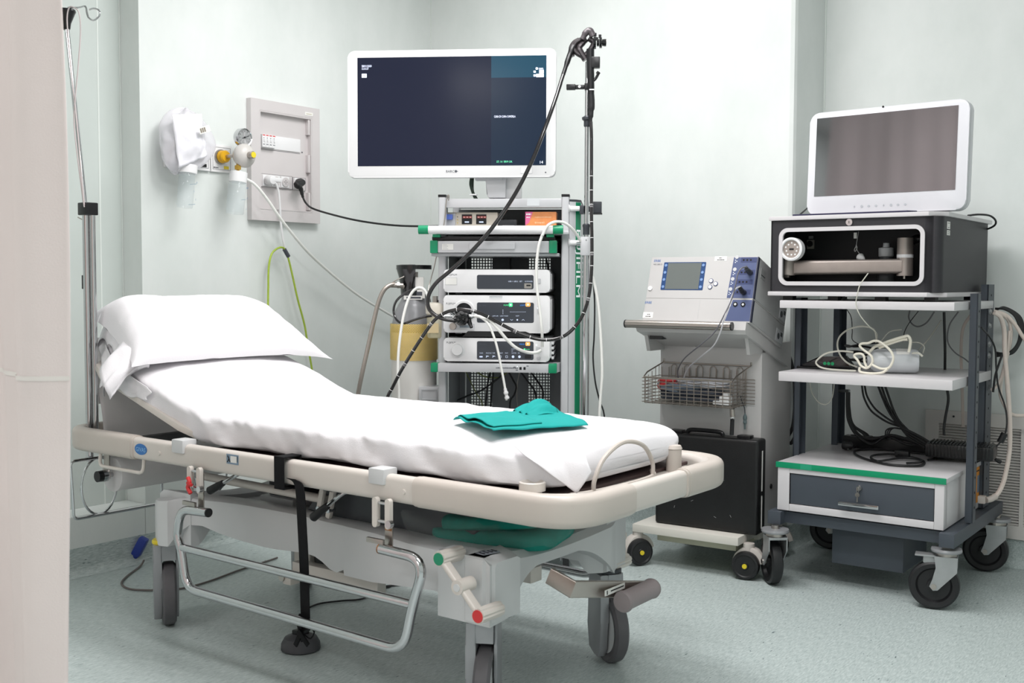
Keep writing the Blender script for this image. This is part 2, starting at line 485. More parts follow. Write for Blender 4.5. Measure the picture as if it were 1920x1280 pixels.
# ------------------------------------------------------------------ curtain
def fabric(name, col, sc=420, bump=.08, rough=.85, trans=0, var=.03):
    m = mat(name, col, rough, 0, .2, var, 4, bump, sc)
    if trans: m.node_tree.nodes['Principled BSDF'].inputs['Transmission Weight'].default_value = 0
    return m
CURT = fabric('curtain_cloth', '#ecdedb')
def curtain_fn(x0, x1, y, z0, z1, seed):
    L = x1-x0
    def fn(i, j):
        s = i*L; z = z1+(z0-z1)*j; k = .4+.6*j
        f = .035*k*math.sin(s/.060+1.1*math.sin(s/.21+seed)+.35*math.sin(z*1.7))+.012*math.sin(s/.023+z*1.3+seed)*k
        dx = .012*math.sin(z*2.1+seed)*(1-i)
        e = (-.018*math.cos(2.6*(z-.2))-.012+.02*(1-z)) if i > .9 else 0
        return (x0+s+dx+e*(i-.9)*10, y+f, z)
    return fn
mb = MB(); mb.grid(260, 40, curtain_fn(-2.75, -1.612, .957, .06, 2.62, .6), CURT)
def sol(th):
    def f(o):
        m = o.modifiers.new('sol', 'SOLIDIFY'); m.thickness = th; m.offset = 0
    return f
t = thing('privacy_curtain', 'pale pink-white privacy curtain hanging at the left edge of the cubicle', 'curtain', RM, (-2.2, .957, .06))
M0 = RM.M @ Matrix.Translation((-2.2, .957, .06)); 
def shifted(mb, d):
    mb.v = [p-Vector(d) for p in mb.v]; return mb
shifted(mb, (-2.2, .957, .06)).build('cloth', t, mods=sol(.0015))
mb = MB()
fnc = curtain_fn(-2.75, -1.612, .957, .06, 2.62, .6)
for zc in (.895,):
    jj = (2.62-zc)/(2.62-.06)
    mb.grid(260, 2, lambda i, j: Vector(fnc(i, jj+(j-.5)*.003))+Vector((0, -.0018, 0)), mat('hem_stitch', '#efe7e2', .9))
shifted(mb, (-2.2, .957, .06)).build('hem_seam', t)
mb = MB(); mb.box(-3.5, -1.3, .94, .975, 2.63, CEIL-.001, WHITEP, bev=.003)
tag(mb.build('curtain_track', frame=RM), 'white ceiling track the pale curtain hangs from', 'curtain track')
# ================================================================== STRETCHER
BT = thing('hospital_stretcher', 'cream wheeled hospital stretcher with chrome drop-down side rails under the white bedding', 'stretcher', BED)
YN, YF, XH, XF = -.09, .66, -.375, 1.56      # rail centre lines
loop = round_corners([(XH, YN, .555), (XF, YN, .555), (XF, YF, .555), (XH, YF, .555)], [.10, .2, .2, .10], 10, closed=True)
def rr(w, h, r, n=4): return [(p[0], p[1]) for p in rrpoly(-w/2, w/2, -h/2, h/2, r, n)]
mb = MB(); mb.sweep(loop, rr(.036, .066, .014), BEIGE, closed=True); mb.build('rail', BT)
def bump(pts, rads):
    mb = MB(); P = round_corners(pts, rads, 12)
    mb.sweep(P, rr(.047, .073, .018), BEIGE2)
    for e, d in ((P[0], (P[0]-P[1]).normalized()), (P[-1], (P[-1]-P[-2]).normalized())):
        mb.sweep([e, e+d*.004, e+d*.010], rr(.045, .071, .018), BEIGE2)
    mb.build('corner_bumper', BT)
bump([(1.13, YN, .555), (XF, YN, .555), (XF, .13, .555)], .2)
bump([(XF, .40, .555), (XF, YF, .555), (1.13, YF, .555)], .2)
bump([(XH, .13, .555), (XH, YN, .555), (-.01, YN, .555)], .10)
bump([(-.01, YF, .555), (XH, YF, .555), (XH, .44, .555)], .10)
# clip blocks, push buttons, stickers
for x in (.222, 1.005):
    for y in (YN, YF):
        mb = MB(); mb.box(x-.026, x+.026, y-.026, y+.024, .562, .601, BODY, bev=.005); mb.build('rail_clip', BT)
for x in (at(BED, 299, 843, y=-.108).x, 1.09):
    mb = MB(); mb.cyl((x, -.1075, .553), (x, -.1115, .553), .007, BEIGE, r2=.006, n=16); mb.build('rail_button', BT)
OVALB = mat('oval_sticker_blue', '#2f6fb4', .35, var=.1)
mb = MB(); n = 28
c = at(BED, 264, 835, y=-.1085); c.z = .5555
poly = [(c.x+.030*math.cos(2*PI*k/n), c.z+.0165*math.sin(2*PI*k/n)) for k in range(n)]
mb.prism(poly, -.1092, -.1085, OVALB, 'y')
mb.text('GIVAS', .018, mat('sticker_pale', '#8fc1ea', .4, var=0), frontM(c.x, -.1095, c.z-.007), True)
mb.build('maker_sticker', BT)['label'] = 'small blue oval sticker'
c = at(BED, 436, 861, y=-.1085)
mb = MB(); mb.box(c.x-.025, c.x+.025, -.1091, -.1085, c.z-.0135, c.z+.0135, mat('sticker_grey_blue', '#7d93a8', .4))
mb.box(c.x-.008, c.x+.018, -.1094, -.109, c.z-.009, c.z+.009, PAPERL)
mb.tube([(c.x-.021, -.1096, c.z-.009), (c.x-.014, -.1096, c.z), (c.x-.019, -.1096, c.z+.009)], .0015, PRINTB, n=6, sm=1)
mb.tube([(c.x-.016, -.1096, c.z+.005), (c.x-.009, -.1096, c.z-.008)], .0015, PRINTB, n=6, sm=1)
mb.box(c.x+.020, c.x+.022, -.1097, -.109, c.z-.006, c.z+.010, PRINTB)
mb.build('instruction_sticker', BT)
# lifting handle under the head corner of the rail
mb = MB(); mb.tube(round_corners([(-.19, -.095, .53), (-.19, -.1, .482), (.035, -.1, .482), (.035, -.095, .53)], .02, 5), .0055, BEIGE, n=8, sm=1)
mb.build('wire_handle', BT)
# backrest + platform
BA = R(18.2); HX, HZ = .235, .585
def slope(s, y, d=0):        # point s along the raised backrest, d above its underside
    return (HX-s*math.cos(BA)-d*math.sin(BA)*-1*-1, y, HZ+s*math.sin(BA)+d*math.cos(BA))
mb = MB()
TB = Matrix.Translation((HX, 0, HZ)) @ Matrix.Rotation(BA, 4, 'Y')
mb.prism([(-.003, -.03), (-.10, -.052), (-.52, -.052), (-.60, -.02), (-.66, .06), (-.66, .59), (-.60, .622), (-.1, .622), (-.003, .60)], -.004, .016, BEIGE, 'z', T=TB, bev=.004)
mb.build('backrest', BT)
BROWN = mat('dark_brown_edge', '#4b3a3a', .5)
mb = MB(); mb.box(.27, 1.46, -.045, .615, .562, .572, BROWN, bev=.003)
mb.box(.25, 1.5, -.03, .60, .545, .562, BEIGE, bev=.004); mb.build('platform', BT)
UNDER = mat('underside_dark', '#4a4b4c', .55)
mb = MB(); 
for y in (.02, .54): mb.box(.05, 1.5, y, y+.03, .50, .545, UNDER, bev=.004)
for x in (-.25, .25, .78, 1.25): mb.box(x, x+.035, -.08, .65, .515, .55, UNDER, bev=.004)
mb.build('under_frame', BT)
# foot loop, cup socket
mb = MB()
P = [(1.5, .085, .572), (1.5, .09, .60), (1.5, .13, .645), (1.5, .215, .672), (1.5, .305, .655), (1.5, .352, .61), (1.5, .357, .572)]
mb.tube(P, .0055, BEIGE2, n=8); mb.tube([(1.48, .02, .572), (1.5, .085, .572), (1.52, .22, .575), (1.5, .357, .572), (1.46, .42, .572)], .006, BEIGE2, n=8)
mb.build('foot_loop', BT)
for y in (-.035,):
    mb = MB(); mb.lathe([(.012, .545), (.022, .55), (.022, .585), (.030, .588), (.030, .606), (.026, .608), (.020, .60), (.018, .57)], BEIGE, T=Matrix.Translation((1.425, -.05, 0))); mb.build('pole_socket', BT)
mb = MB(); mb.lathe([(.012, .545), (.020, .55), (.020, .62), (.022, .622), (.018, .63)], BEIGE2, T=Matrix.Translation((1.48, .50, 0))); mb.build('pole_socket', BT)
# ---- base
def base_body():
    mb = MB()
    # near beam as loft: stations x, outer y, inner y, ztop, zbot
    S = [(-.045, -.002, .05, .375, .262), (-.035, -.012, .06, .385, .256), (.035, -.050, .075, .395, .256), (.075, -.046, .08, .40, .258), (.095, -.02, .085, .405, .30), (.12, .0, .09, .405, .322), (.16, .015, .10, .404, .322), (.22, .03, .115, .404, .305), (.3, .045, .13, .403, .292), (.4, .05, .13, .403, .287), (.45, .05, .13, .403, .288), (.54, .05, .13, .403, .294), (.575, .05, .13, .402, .296), (.61, .05, .13, .401, .292), (.64, .048, .13, .40, .283), (.675, .045, .13, .40, .268), (.70, .045, .13, .40, .263), (.73, .042, .13, .40, .276), (.735, .040, .13, .40, .262), (.85, .03, .125, .40, .265), (1.0, .0, .11, .40, .285), (1.10, -.015, .10, .402, .297), (1.218, -.03, .09, .405, .295), (1.232, -.055, .085, .41, .272), (1.244, -.066, .08, .415, .262), (1.295, -.066, .05, .415, .262), (1.318, -.046, .05, .405, .266)]
    for side in (0, 1):
        vs = []; r = .022
        for x, y0, y1, zt, zb in S:
            r = .012 if x < .15 or x > 1.15 else .02
            pr = [(y0, zb), (y0, zt-r), (y0+r*.3, zt-r*.3), (y0+r, zt), (y1-r, zt), (y1, zt-r*.5), (y1, zb)]
            for y, z in pr: vs.append((x if side == 0 or x < 1.25 else 1.25+(x-1.25)*.5, y if side == 0 else (.56-y if x < 1 else .54-y), z))
        K = 7; fs = [(i*K+k, i*K+(k+1) % K, (i+1)*K+(k+1) % K, (i+1)*K+k) for i in range(len(S)-1) for k in range(K)]
        fs += [tuple(range(K)), tuple((len(S)-1)*K+k for k in range(K))]
        mb.add(vs, fs, BODY)
    # arched foot and head ends
    for xe, sg in ((1.325, -1), (-.045, 1)):
        vs = []; N = 40; W = []
        for i in range(N+1):
            y = (-.06+.65*i/N) if sg < 0 else (.0+.56*i/N)
            t = abs((y-.275)/.335)
            zb = .256 if t > .72 else .352-.096*(t/.72)**3.2
            zt = .415-.03*(1-min(1, t/.8)**2)
            bow = -.055*(1-min(1, t)**2)+(-.012*max(0, t-.8)/.2)-(.05*max(0, (y-.5)/.09) if sg < 0 else 0)
            for dx, z in ((bow, zb), (bow, zt-.015), (bow-.02, zt), (-.17, zt+.0), (-.17, zb+.0)):
                vs.append((xe-sg*-1*0+(dx if sg < 0 else -dx), y, z))
        K = 5; fs = [(i*K+k, i*K+(k+1) % K, (i+1)*K+(k+1) % K, (i+1)*K+k) for i in range(N) for k in range(K)]
        fs += [tuple(range(K)), tuple(N*K+k for k in range(K))]
        mb.add(vs, fs, BODY)
    mb.box(.0, 1.25, .08, .48, .335, .372, BODY, bev=.004)
    return mb.build('base', BT)
base_body()
STK = mat('pictogram_sticker', '#8b9099', .45)
def pictos(mb, T):
    mb.box(-.026, .026, -.015, .015, 0, .0012, STK, T=T)
    for k in range(4):
        x = -.020+.0125*k
        mb.box(x, x+.005, -.009, .006, .0012, .0016, PRINTB, T=T); mb.cyl((x+.003, .009, .0012), (x+.003, .009, .0017), .003, PRINTB, n=8, T=T)
        mb.box(x+.003, x+.008, -.004, -.0015, .0012, .0017, PRINTB, T=T)
for y in (-.02, .55):
    mb = MB(); pictos(mb, Matrix.Translation((1.275, y, .4182)) @ Matrix.Rotation(R(80), 4, 'Z')); mb.build('pictogram_sticker', BT)
# lift columns
for x in (.3, .93):
    mb = MB(); mb.box(x-.06, x+.06, .20, .36, .37, .50, DARK, bev=.012); mb.box(x-.075, x+.075, .18, .38, .372, .40, BODY, bev=.006)
    mb.lathe([(.05, .40), (.058, .42), (.05, .44), (.058, .46), (.05, .48), (.058, .5)], DARK, T=Matrix.Translation((x, .28, 0)))
    mb.build('lift_column', BT)
mb = MB(); mb.prism([(.52, .40), (.60, .50), (1.18, .50), (1.12, .385), (.9, .375)], .10, .50, DARK, 'y', bev=.008); mb.build('lift_cover', BT)
mb = MB(); mb.cyl((.05, .09, .452), (.62, .09, .445), .0125, BEIGE, n=16); mb.build('tilt_bar', BT)
for x in (.62, .66):
    mb = MB(); mb.box(x-.008, x+.010, .06, .075, .40, .52, BEIGE, bev=.006, T=Matrix.Translation((x, 0, .46)) @ Matrix.Rotation(R(14), 4, 'Y') @ Matrix.Translation((-x, 0, -.46)))
    mb.cyl((x-.004, .055, .425), (x-.004, .08, .425), .007, CHROME, n=12); mb.build('tilt_link', BT)
# cranks
for (a, b, c_) in (((.43, -.03, .515), (.395, -.045, .508), (.285, -.055, .452)), ((.85, -.03, .51), (.815, -.045, .505), (.715, -.055, .431))):
    a, b, c_ = Vector(a), Vector(b), Vector(c_); m_ = b.lerp(c_, .45)
    mb = MB(); mb.tube([a, a.lerp(b, .6)+Vector((0, 0, .004)), b, m_], .0055, CHROME, n=10); mb.cyl(a+Vector((0, .03, 0)), a, .008, CHROME, n=12)
    cr = mb.build('crank', BT)
    mb = MB(); d = (c_-m_).normalized(); mb.lathe([(.006, 0), (.009, .003), (.011, .03), (.012, (c_-m_).length-.004), (.009, (c_-m_).length)], BLACKR, n=16, T=Matrix.Translation(m_) @ d.to_track_quat('Z', 'Y').to_matrix().to_4x4()); mb.build('grip', cr)
# central steering mechanism under the base
mb = MB(); mb.box(.40, .47, .16, .40, .20, .30, BEIGE, bev=.004); mb.box(.475, .60, .17, .39, .22, .29, BLACKP, bev=.006)
mb.box(.46, .80, .10, .135, .205, .245, BEIGE, bev=.003)
mb.box(.44, .475, .08, .14, .18, .215, BEIGE, bev=.004); mb.cyl((.44, .075, .20), (.44, .09, .20), .012, STEEL, n=14)
mb.box(.3, 1.2, .255, .305, .27, .31, BEIGE, bev=.004)
mb.build('steering_beam', BT)
# ---- casters
def caster(cx, cy, yaw):
    T = Matrix.Translation((cx, cy, 0)) @ Matrix.Rotation(yaw, 4, 'Z')   # local -y is where the wheel shows
    mb = MB()
    poly = [(-.043, .252), (.040, .252), (.040, .19), (.050, .10), (.036, .035), (.0, .022), (-.025, .022), (-.040, .045), (-.046, .12), (-.046, .2)]
    mb.prism(poly, -.038, -.0135, GREYP, 'x', T=T, bev=.005)
    mb.prism([(q[0]*.8+.004, q[1]) for q in poly], .0285, .036, GREYP, 'x', T=T, bev=.003)
    mb.prism([(-.043, .252), (.040, .252), (.040, .205), (-.043, .205)], -.014, .028, GREYP, 'x', T=T)
    mb.cyl((0, 0, .24), (0, 0, .262), .036, GREYP, n=24, T=T)
    c = mb.build('caster', BT)
    mb = MB(); Y = Matrix.Translation((0, -.004, .096)) @ Matrix.Rotation(PI/2, 4, 'Y')
    prof = [(.03, -.012), (.070, -.016), (.076, -.0195), (.088, -.0205), (.0955, -.014), (.0975, 0), (.0955, .014), (.088, .0205), (.076, .0195), (.070, .016), (.03, .012)]
    mb.lathe([(r, z+.007) for r, z in prof], TYRE, n=48, T=T @ Y)
    mb.lathe([(.002, -.0172+.007), (.07, -.0165+.007), (.07, .0165+.007), (.002, .0172+.007)], BODY, n=32, T=T @ Y)
    mb.build('wheel', c); return c
cl = BED.L((0, 0, 0))
for cx, cy, tw in ((0, 0, 2), (1.25, 0, -10), (1.25, .545, 24), (0, .56, 8)):
    ang = math.atan2(cl.y-cy, cl.x-cx)+PI/2+R(tw)
    caster(cx, cy, ang)
    mb = MB(); mb.lathe([(.038, .254), (.0405, .257), (.0405, .264), (.038, .267)], YELLOW if cx == 0 else DARK, T=Matrix.Translation((cx, cy, -.004))); mb.build('caster_ring', BT)
# ---- foot end pedal
mb = MB(); P = [(1.33, .10, .385), (1.37, .12, .37), (1.44, .04, .0)]
mb.sweep([at(BED, 1030, 1078, x=1.38), at(BED, 1073, 1104, x=1.44), at(BED, 1215, 1104, x=1.47)], rr(.012, .042, .003), STEEL)
mb.build('pedal_arm', BT)
mb = MB(); a, b = at(BED, 1172, 1128, x=1.47), at(BED, 1222, 1104, x=1.47)
a = Vector((1.50, .235, .262)); b = Vector((1.50, .40, .262)); 
a = at(BED, 1170, 1127, x=1.49); b = at(BED, 1221, 1103, x=1.49); d = (b-a).normalized()
mb.lathe([(.002, -.012), (.024, -.010), (.027, -.004), (.027, .0), (.024, .004), (.024, (b-a).length-.004), (.026, (b-a).length), (.024, (b-a).length+.008), (.002, (b-a).length+.010)], TYRE2 if 0 else mat('pedal_rubber', '#8a8182', .5, var=.06), n=24, T=Matrix.Translation(a) @ d.to_track_quat('Z', 'Y').to_matrix().to_4x4())
mb.build('foot_pedal', BT)
mb = MB(); c = at(BED, 1150, 1104, x=1.462); T = Matrix.Translation(c+Vector((.004, 0, 0)))
mb.box(-.0005, .0012, -.045, .045, -.007, .007, PAPERL, T=T); mb.box(.0012, .0016, -.02, .04, -.001, .002, PRINTB, T=T); mb.box(.0012, .0016, -.038, -.034, -.005, .005, PRINTB, T=T)
mb.build('pedal_sticker', BT)
# ---- brake bars on both sides of the foot end
def brake_bar(y, sgn, A, Bp):
    A, Bp = Vector(A), Vector(Bp); d = (Bp-A).normalized()
    mb = MB(); mb.sweep([A, A.lerp(Bp, .5), Bp], rr(.013, .026, .005), BEIGE, up=(0, 1, 0))
    m_ = A.lerp(Bp, .5); mb.cyl(m_+Vector((0, -.016*sgn, 0)), m_+Vector((0, .035*sgn, 0)), .017, BEIGE, n=20); mb.cyl(m_+Vector((0, -.018*sgn, 0)), m_+Vector((0, -.015*sgn, 0)), .009, BODY, n=16)
    o = mb.build('brake_bar', BT)
    for p, mt, nm in ((A, GREEN, 'green'), (Bp, RED, 'red')):
        mb = MB(); q = p+Vector((0, -.012*sgn, 0)); e = p+Vector((0, .066*sgn, 0)); N = 28
        vs = []; 
        for pt in (q, e):
            for k in range(N):
                r_ = .018 if k % 4 else .0155; a_ = 2*PI*k/N; vs.append(pt+Vector((r_*math.cos(a_), 0, r_*math.sin(a_))))
        mb.add(vs, [(k, (k+1) % N, N+(k+1) % N, N+k) for k in range(N)]+[tuple(range(N)), tuple(range(N, 2*N))], BEIGE)
        t_ = mb.build('brake_pedal', o)
        mb = MB(); mb.cyl(q, q+Vector((0, -.002*sgn, 0)), .0145, mt, n=20); mb.build('coloured_cap', o)['label'] = nm+' end cap'
brake_bar(-.12, 1, at(BED, 829, 1046, y=-.12), at(BED, 902, 1153, y=-.12))
brake_bar(.645, -1, (1.20, .66, .39), at(BED, 1171, 1050, y=.61))
# ---- side rails with their hangers
def side_rail(y, sg):
    mb = MB()
    def P(l): return [(x, y, z) for x, z in l]
    mb.tube(round_corners(P([(.385, .416), (.262, .41), (.245, .33), (.262, .30), (.286, .188), (1.115, .18), (1.14, .29), (1.185, .41), (1.04, .414)]), [0, .05, .03, .02, .045, .06, .05, .07, 0], 7), .0125, CHROME, n=14, sm=1)
    mb.tube(P([(.258, .302), (1.142, .297)]), .011, CHROME, n=14, sm=1)
    o = mb.build('side_rail', BT)
    mb = MB()
    mb.cyl((.385, y, .416), (.389, y, .416), .0125, BLACKR, n=16); mb.build('end_cap', o)
    mb = MB(); mb.cyl((1.04, y, .414), (1.036, y, .414), .0125, RUST, n=16); mb.build('end_cap', o)
    for x, xb, red in ((.325, .35, True), (1.045, 1.045, False)):
        mb = MB(); yy = y+sg*.022
        mb.box(x-.011, x+.013, yy-.002, yy+.002, .405, .515, STEEL, bev=.001)
        if not red: mb.box(x-.010, x+.012, yy-.0026, yy+.0026, .455, .468, RUST); mb.box(x-.010, x+.012, yy-.0027, yy+.0027, .405, .420, RUST)
        mb.box(x-.05, x+.005, y-.004, y+.004, .425, .437, STEEL, bev=.001)
        mb.build('hanger_strip', o)
        mb = MB()
        for dx in (-.03, .012): mb.prism(rrpoly(x+dx-.008, x+dx+.008, .462, .535, .008, 4), yy-sg*.012-.006, yy-sg*.012+.006, BEIGE, 'y')
        mb.cyl((x-.035, yy-sg*.012, .478), (x+.018, yy-sg*.012, .478), .0045, CHROME, n=12); mb.cyl((x-.035, yy-sg*.012, .522), (x+.018, yy-sg*.012, .522), .0035, CHROME, n=10)
        mb.cyl((x+.02, yy-sg*.012, .476), (x+.02, yy-sg*.024, .476), .009, CHROME, n=14)
        mb.build('hinge_bracket', BT)
        if red:
            mb = MB(); mb.tube([(x-.022, yy-sg*.026, .505), (x-.012, yy-sg*.028, .492), (x-.020, yy-sg*.028, .478), (x-.008, yy-sg*.028, .462)], .006, RED, n=8); mb.tube([(x-.024, yy-sg*.026, .49), (x-.004, yy-sg*.028, .486)], .005, RED, n=8)
            mb.build('release_lever', o)['label'] = 'red release lever'
side_rail(-.135, 1)
side_rail(.705, -1)
# ---- wire bottle holder at the head
mb = MB(); X = -.33
c4 = [at(BED, 138, 868, x=X), at(BED, 212, 850, x=X), at(BED, 285, 937, x=X), at(BED, 153, 974, x=X)]
y0_, y1_ = -.115, .22
mb.tube(round_corners([(X, y0_, .482), (X, y1_, .482), (X, y1_, .296), (X, y0_+.01, .296)], .018, 5, closed=True), .005, CHROME, n=8, closed=True, sm=1)
n = 30
for yc in (-.012, ):
    mb.tube([(X-.004, yc+.0635*math.cos(2*PI*k/n), .39+.092*math.sin(2*PI*k/n)) for k in range(n)], .0042, CHROME, n=8, closed=True, sm=1)
mb.tube([(-.30+.05*0, .40+.07*math.cos(PI+PI*k/12), .375+.075*math.sin(PI+PI*k/12)) for k in range(13)], .0035, CHROME, n=8, sm=1)
mb.tube([(-.30, .33, .375), (-.30, .33, .46)], .0035, CHROME, n=8, sm=1); mb.tube([(-.30, .47, .375), (-.30, .47, .46)], .0035, CHROME, n=8, sm=1)
mb.build('bottle_holder', BT)
# paper roll rod
mb = MB(); mb.cyl((-.26, -.035, .435), (-.26, .62, .435), .008, CHROME, n=14)
for y in (-.03, .60): mb.box(-.275, -.245, y-.002, y+.002, .425, .56, STEEL, bev=.001)
mb.cyl((-.26, -.05, .435), (-.26, -.032, .435), .019, CHROME, n=20)
rd = mb.build('roll_rod', BT)
mb = MB(); mb.cyl((-.26, -.066, .435), (-.26, -.05, .435), .0175, BLACKP, n=20); mb.build('rod_knob', rd)

# ================================================================== PAPER ROLL
PAPER = mat('tissue_paper', '#f1eff0', .8, 0, .2, .01, 6, .12, 260)
_nt = PAPER.node_tree; _tr = _nt.nodes.new('ShaderNodeBsdfTranslucent'); _tr.inputs[0].default_value = (*hexc('#f3f0ef'), 1)
_mx = _nt.nodes.new('ShaderNodeMixShader'); _mx.inputs[0].default_value = .5; _out = _nt.nodes['Material Output']
_nt.links.new(_nt.nodes['Principled BSDF'].outputs[0], _mx.inputs[1]); _nt.links.new(_tr.outputs[0], _mx.inputs[2]); _nt.links.new(_mx.outputs[0], _out.inputs['Surface'])
t = thing('examination_paper_roll', 'white examination paper roll slung under the head end of the stretcher', 'paper roll', BED, (-.26, .28, .38))
mb = MB(); n = 48
def prl(r, z0, z1): return 0
mb.lathe([(.012, -.012-.28), (.055, -.012-.28), (.055, .57-.28), (.012, .57-.28)], PAPER, n=48, T=Matrix.Translation((0, 0, .055)) @ Matrix.Rotation(-PI/2, 4, 'X'))
mb.build('roll', t)
mb = MB()
def pf(i, j):
    y = -.008-.28+.578*i; s = j
    x = .052*math.cos(R(200))*(1-s) + (-.135)*s+.03*math.sin(PI*s)-.01*s*s; z = .055-.0*(1-s)+.43*s
    x += .006*math.sin(9*i+5*s)*s+.02*s*math.sin(i*2.5)
    return (x, y, z)
mb.grid(40, 24, pf, PAPER)
# strip in front, sagging from the backrest underside
def pf2(i, j):
    y = -.008-.28+.578*i; s = j
    x = .05*(1-s)+.42*s-.02*math.sin(PI*s); z = .04+.155*s**1.2-.012*math.sin(PI*s)
    return (x, y, z)
mb.build('hanging_sheet', t, mods=sol(.001))

# ================================================================== BEDDING
LINEN = mat('white_linen', '#e9e7ea', .85, 0, .2, .012, 5, .10, 330)
MW, MH = .333, .098
def mpath(s):      # s = distance from foot end, gives underside point, direction
    L1 = 1.475-.25
    if s < L1: return Vector((1.475-s, 0, .575)), Vector((-1, 0, 0)), Vector((0, 0, 1))
    k = s-L1; rad = .22; a = min(k/rad, R(18.5)); 
    x = .25-rad*math.sin(a); z = .575+rad*(1-math.cos(a)); r = max(0, k-rad*R(18.5))
    d = Vector((-math.cos(a), 0, math.sin(a))); return Vector((x, 0, z))+d*r, d, Vector((d.z, 0, -d.x))
LT = 1.225+.68
NS, NR = 240, 96
def wrinkle(x, y, z, side):
    v = .0022*noise.noise(Vector((x*9, y*9, z*9)))
    v += side*(.0080*noise.noise(Vector((x*7+z*12, y*3, z*7+3)))+.0030*noise.noise(Vector((x*24+z*36, 1, z*9)))+.0012*abs(noise.noise(Vector((x*60+z*50, 5, z*20)))))
    v += (1-side)*.0016*noise.noise(Vector((x*26+y*10, y*14, 2)))
    return v
def bed_ring(i, j):
    s = LT*i; p, d, n = mpath(s)
    e0, e1 = s/.16, (LT-s)/.09
    sq = 1.
    if e0 < 1: sq = math.sqrt(max(0, 1-(1-e0)**2.4))
    hq = 1.
    if e0 < .6: hq = math.sqrt(max(0, 1-(1-e0/.6)**2))
    if e1 < 1: hq = math.sqrt(max(0, 1-(1-e1)**2)); 
    th = 2*PI*j
    c, sn = math.cos(th), math.sin(th)
    ex = .34
    yy = (1 if c > 0 else -1)*abs(c)**ex; zz = (1 if sn > 0 else -1)*abs(sn)**ex
    w_ = MW*(.66+.34*sq) if e0 < 1 else MW
    y = .285+w_*yy*(1 if e1 >= 1 else .9+.1*hq)
    if yy < 0: y += .085*max(0, 1-(LT-s)/.18)*(-yy)
    h = MH
    crown = .024*(1-yy*yy)*(1 if zz > 0 else 0)
    z = (h*(zz+1)/2)
    zc = h*.42
    z = zc+(z-zc)*(.25+.75*hq)+crown*hq
    side = max(0, abs(yy)-.72)/.28
    if e0 < 1: side = max(side, 1-e0)
    P = p+n*z; P.y = y
    # ragged lower hem
    if zz < -.6 and abs(yy) > .9: P.z -= .012*noise.noise(Vector((P.x*7, yy, 4)))
    wv = wrinkle(P.x, P.y, P.z, side)
    out = Vector((0, yy*side, 0))+n*(1-side)+(Vector((1, 0, 0))*(1-e0) if e0 < 1 else Vector((0, 0, 0)))
    return P+out.normalized()*wv*(2.2 if side > .5 else 1.6)
mb = MB()
vs = [bed_ring(i/(NS-1), j/NR) for i in range(NS) for j in range(NR)]
fs = [(i*NR+j, i*NR+(j+1) % NR, (i+1)*NR+(j+1) % NR, (i+1)*NR+j) for i in range(NS-1) for j in range(NR)]
fs += [tuple(range(NR)), tuple((NS-1)*NR+j for j in range(NR))]
mb.add(vs, fs, LINEN)
t = thing('bed_sheet', 'white linen sheet pulled over the whole stretcher mattress', 'sheet', BED, (.6, .285, .575))
shifted(mb, (.6, .285, .575)).build('sheet_top', t, smooth=80)
# folded corner at the near foot end
mb = MB()
pc = [(930, 832, -.055), (985, 846, -.062), (1012, 866, -.078), (1045, 900, -.10), (1082, 926, -.085), (1104, 884, -.03), (1060, 850, -.03)]
CFR = Fr3(BED.M @ Matrix.Translation((1.40, -.058, 0)) @ Matrix.Rotation(R(30), 4, 'Z'))
def flap(i, j):
    A, B_, C_, D_ = (at(CFR, u, v, y=0) for u, v in ((958, 838), (1090, 838), (1110, 884), (1082, 924)))
    E2 = at(CFR, 1008, 868, y=0)
    top = A.lerp(B_, i); bot = E2.lerp(D_, min(1, i*1.6)) if i < .625 else D_.lerp(C_, (i-.625)/.375)
    P = top.lerp(bot, j); P.y = -.012*j-.006*math.sin(PI*j)-.004*math.sin(9*i)*j+.035*(1-j)**2+.01*abs(i-.5)
    return BED.L(CFR.W(P))
mb.grid(28, 16, flap, LINEN)
shifted(mb, (.6, .285, .575)).build('folded_corner', t, mods=sol(.0012)); mb = MB()
# head end overhang hanging off the near side
def hang(i, j):
    # i along the mattress edge from head to the hinge, j downwards
    s = LT-.03-.37*i; p, d, n = mpath(s); yn = -.045+.085*max(0, 1-(LT-s)/.18)
    q = p+n*.085; dn = .125+.02*math.sin(i*9)+.05*noise.noise(Vector((i*5, 1, 0))); dn *= (1-.72*i)
    off = .010+.045*j*(1-i)**1.5*(.6+.4*math.sin(i*22+j*3))+.006*math.sin(i*21)*j
    return Vector((q.x-.01*j*(1-i)+.012*math.sin(j*7+i*5), yn-off*(.4+.6*min(1, (LT-s)/.2)), q.z-dn*j))
mb.grid(60, 22, hang, LINEN)
shifted(mb, (.6, .285, .575)).build('hanging_edge', t, mods=sol(.0012)); mb = MB()
def hang2(i, j):
    y = .045+.535*i; s = LT-.002; p, d, n = mpath(s); q = p+n*.06
    return Vector((q.x-.012-.03*j-.02*abs(math.sin(i*11))*j, y-.05*(1-i)*j, q.z-.22*j*(1-.35*i)+.02*math.sin(i*17)*j))
mb.grid(50, 18, hang2, LINEN)
shifted(mb, (.6, .285, .575)).build('head_overhang', t, mods=sol(.0012))

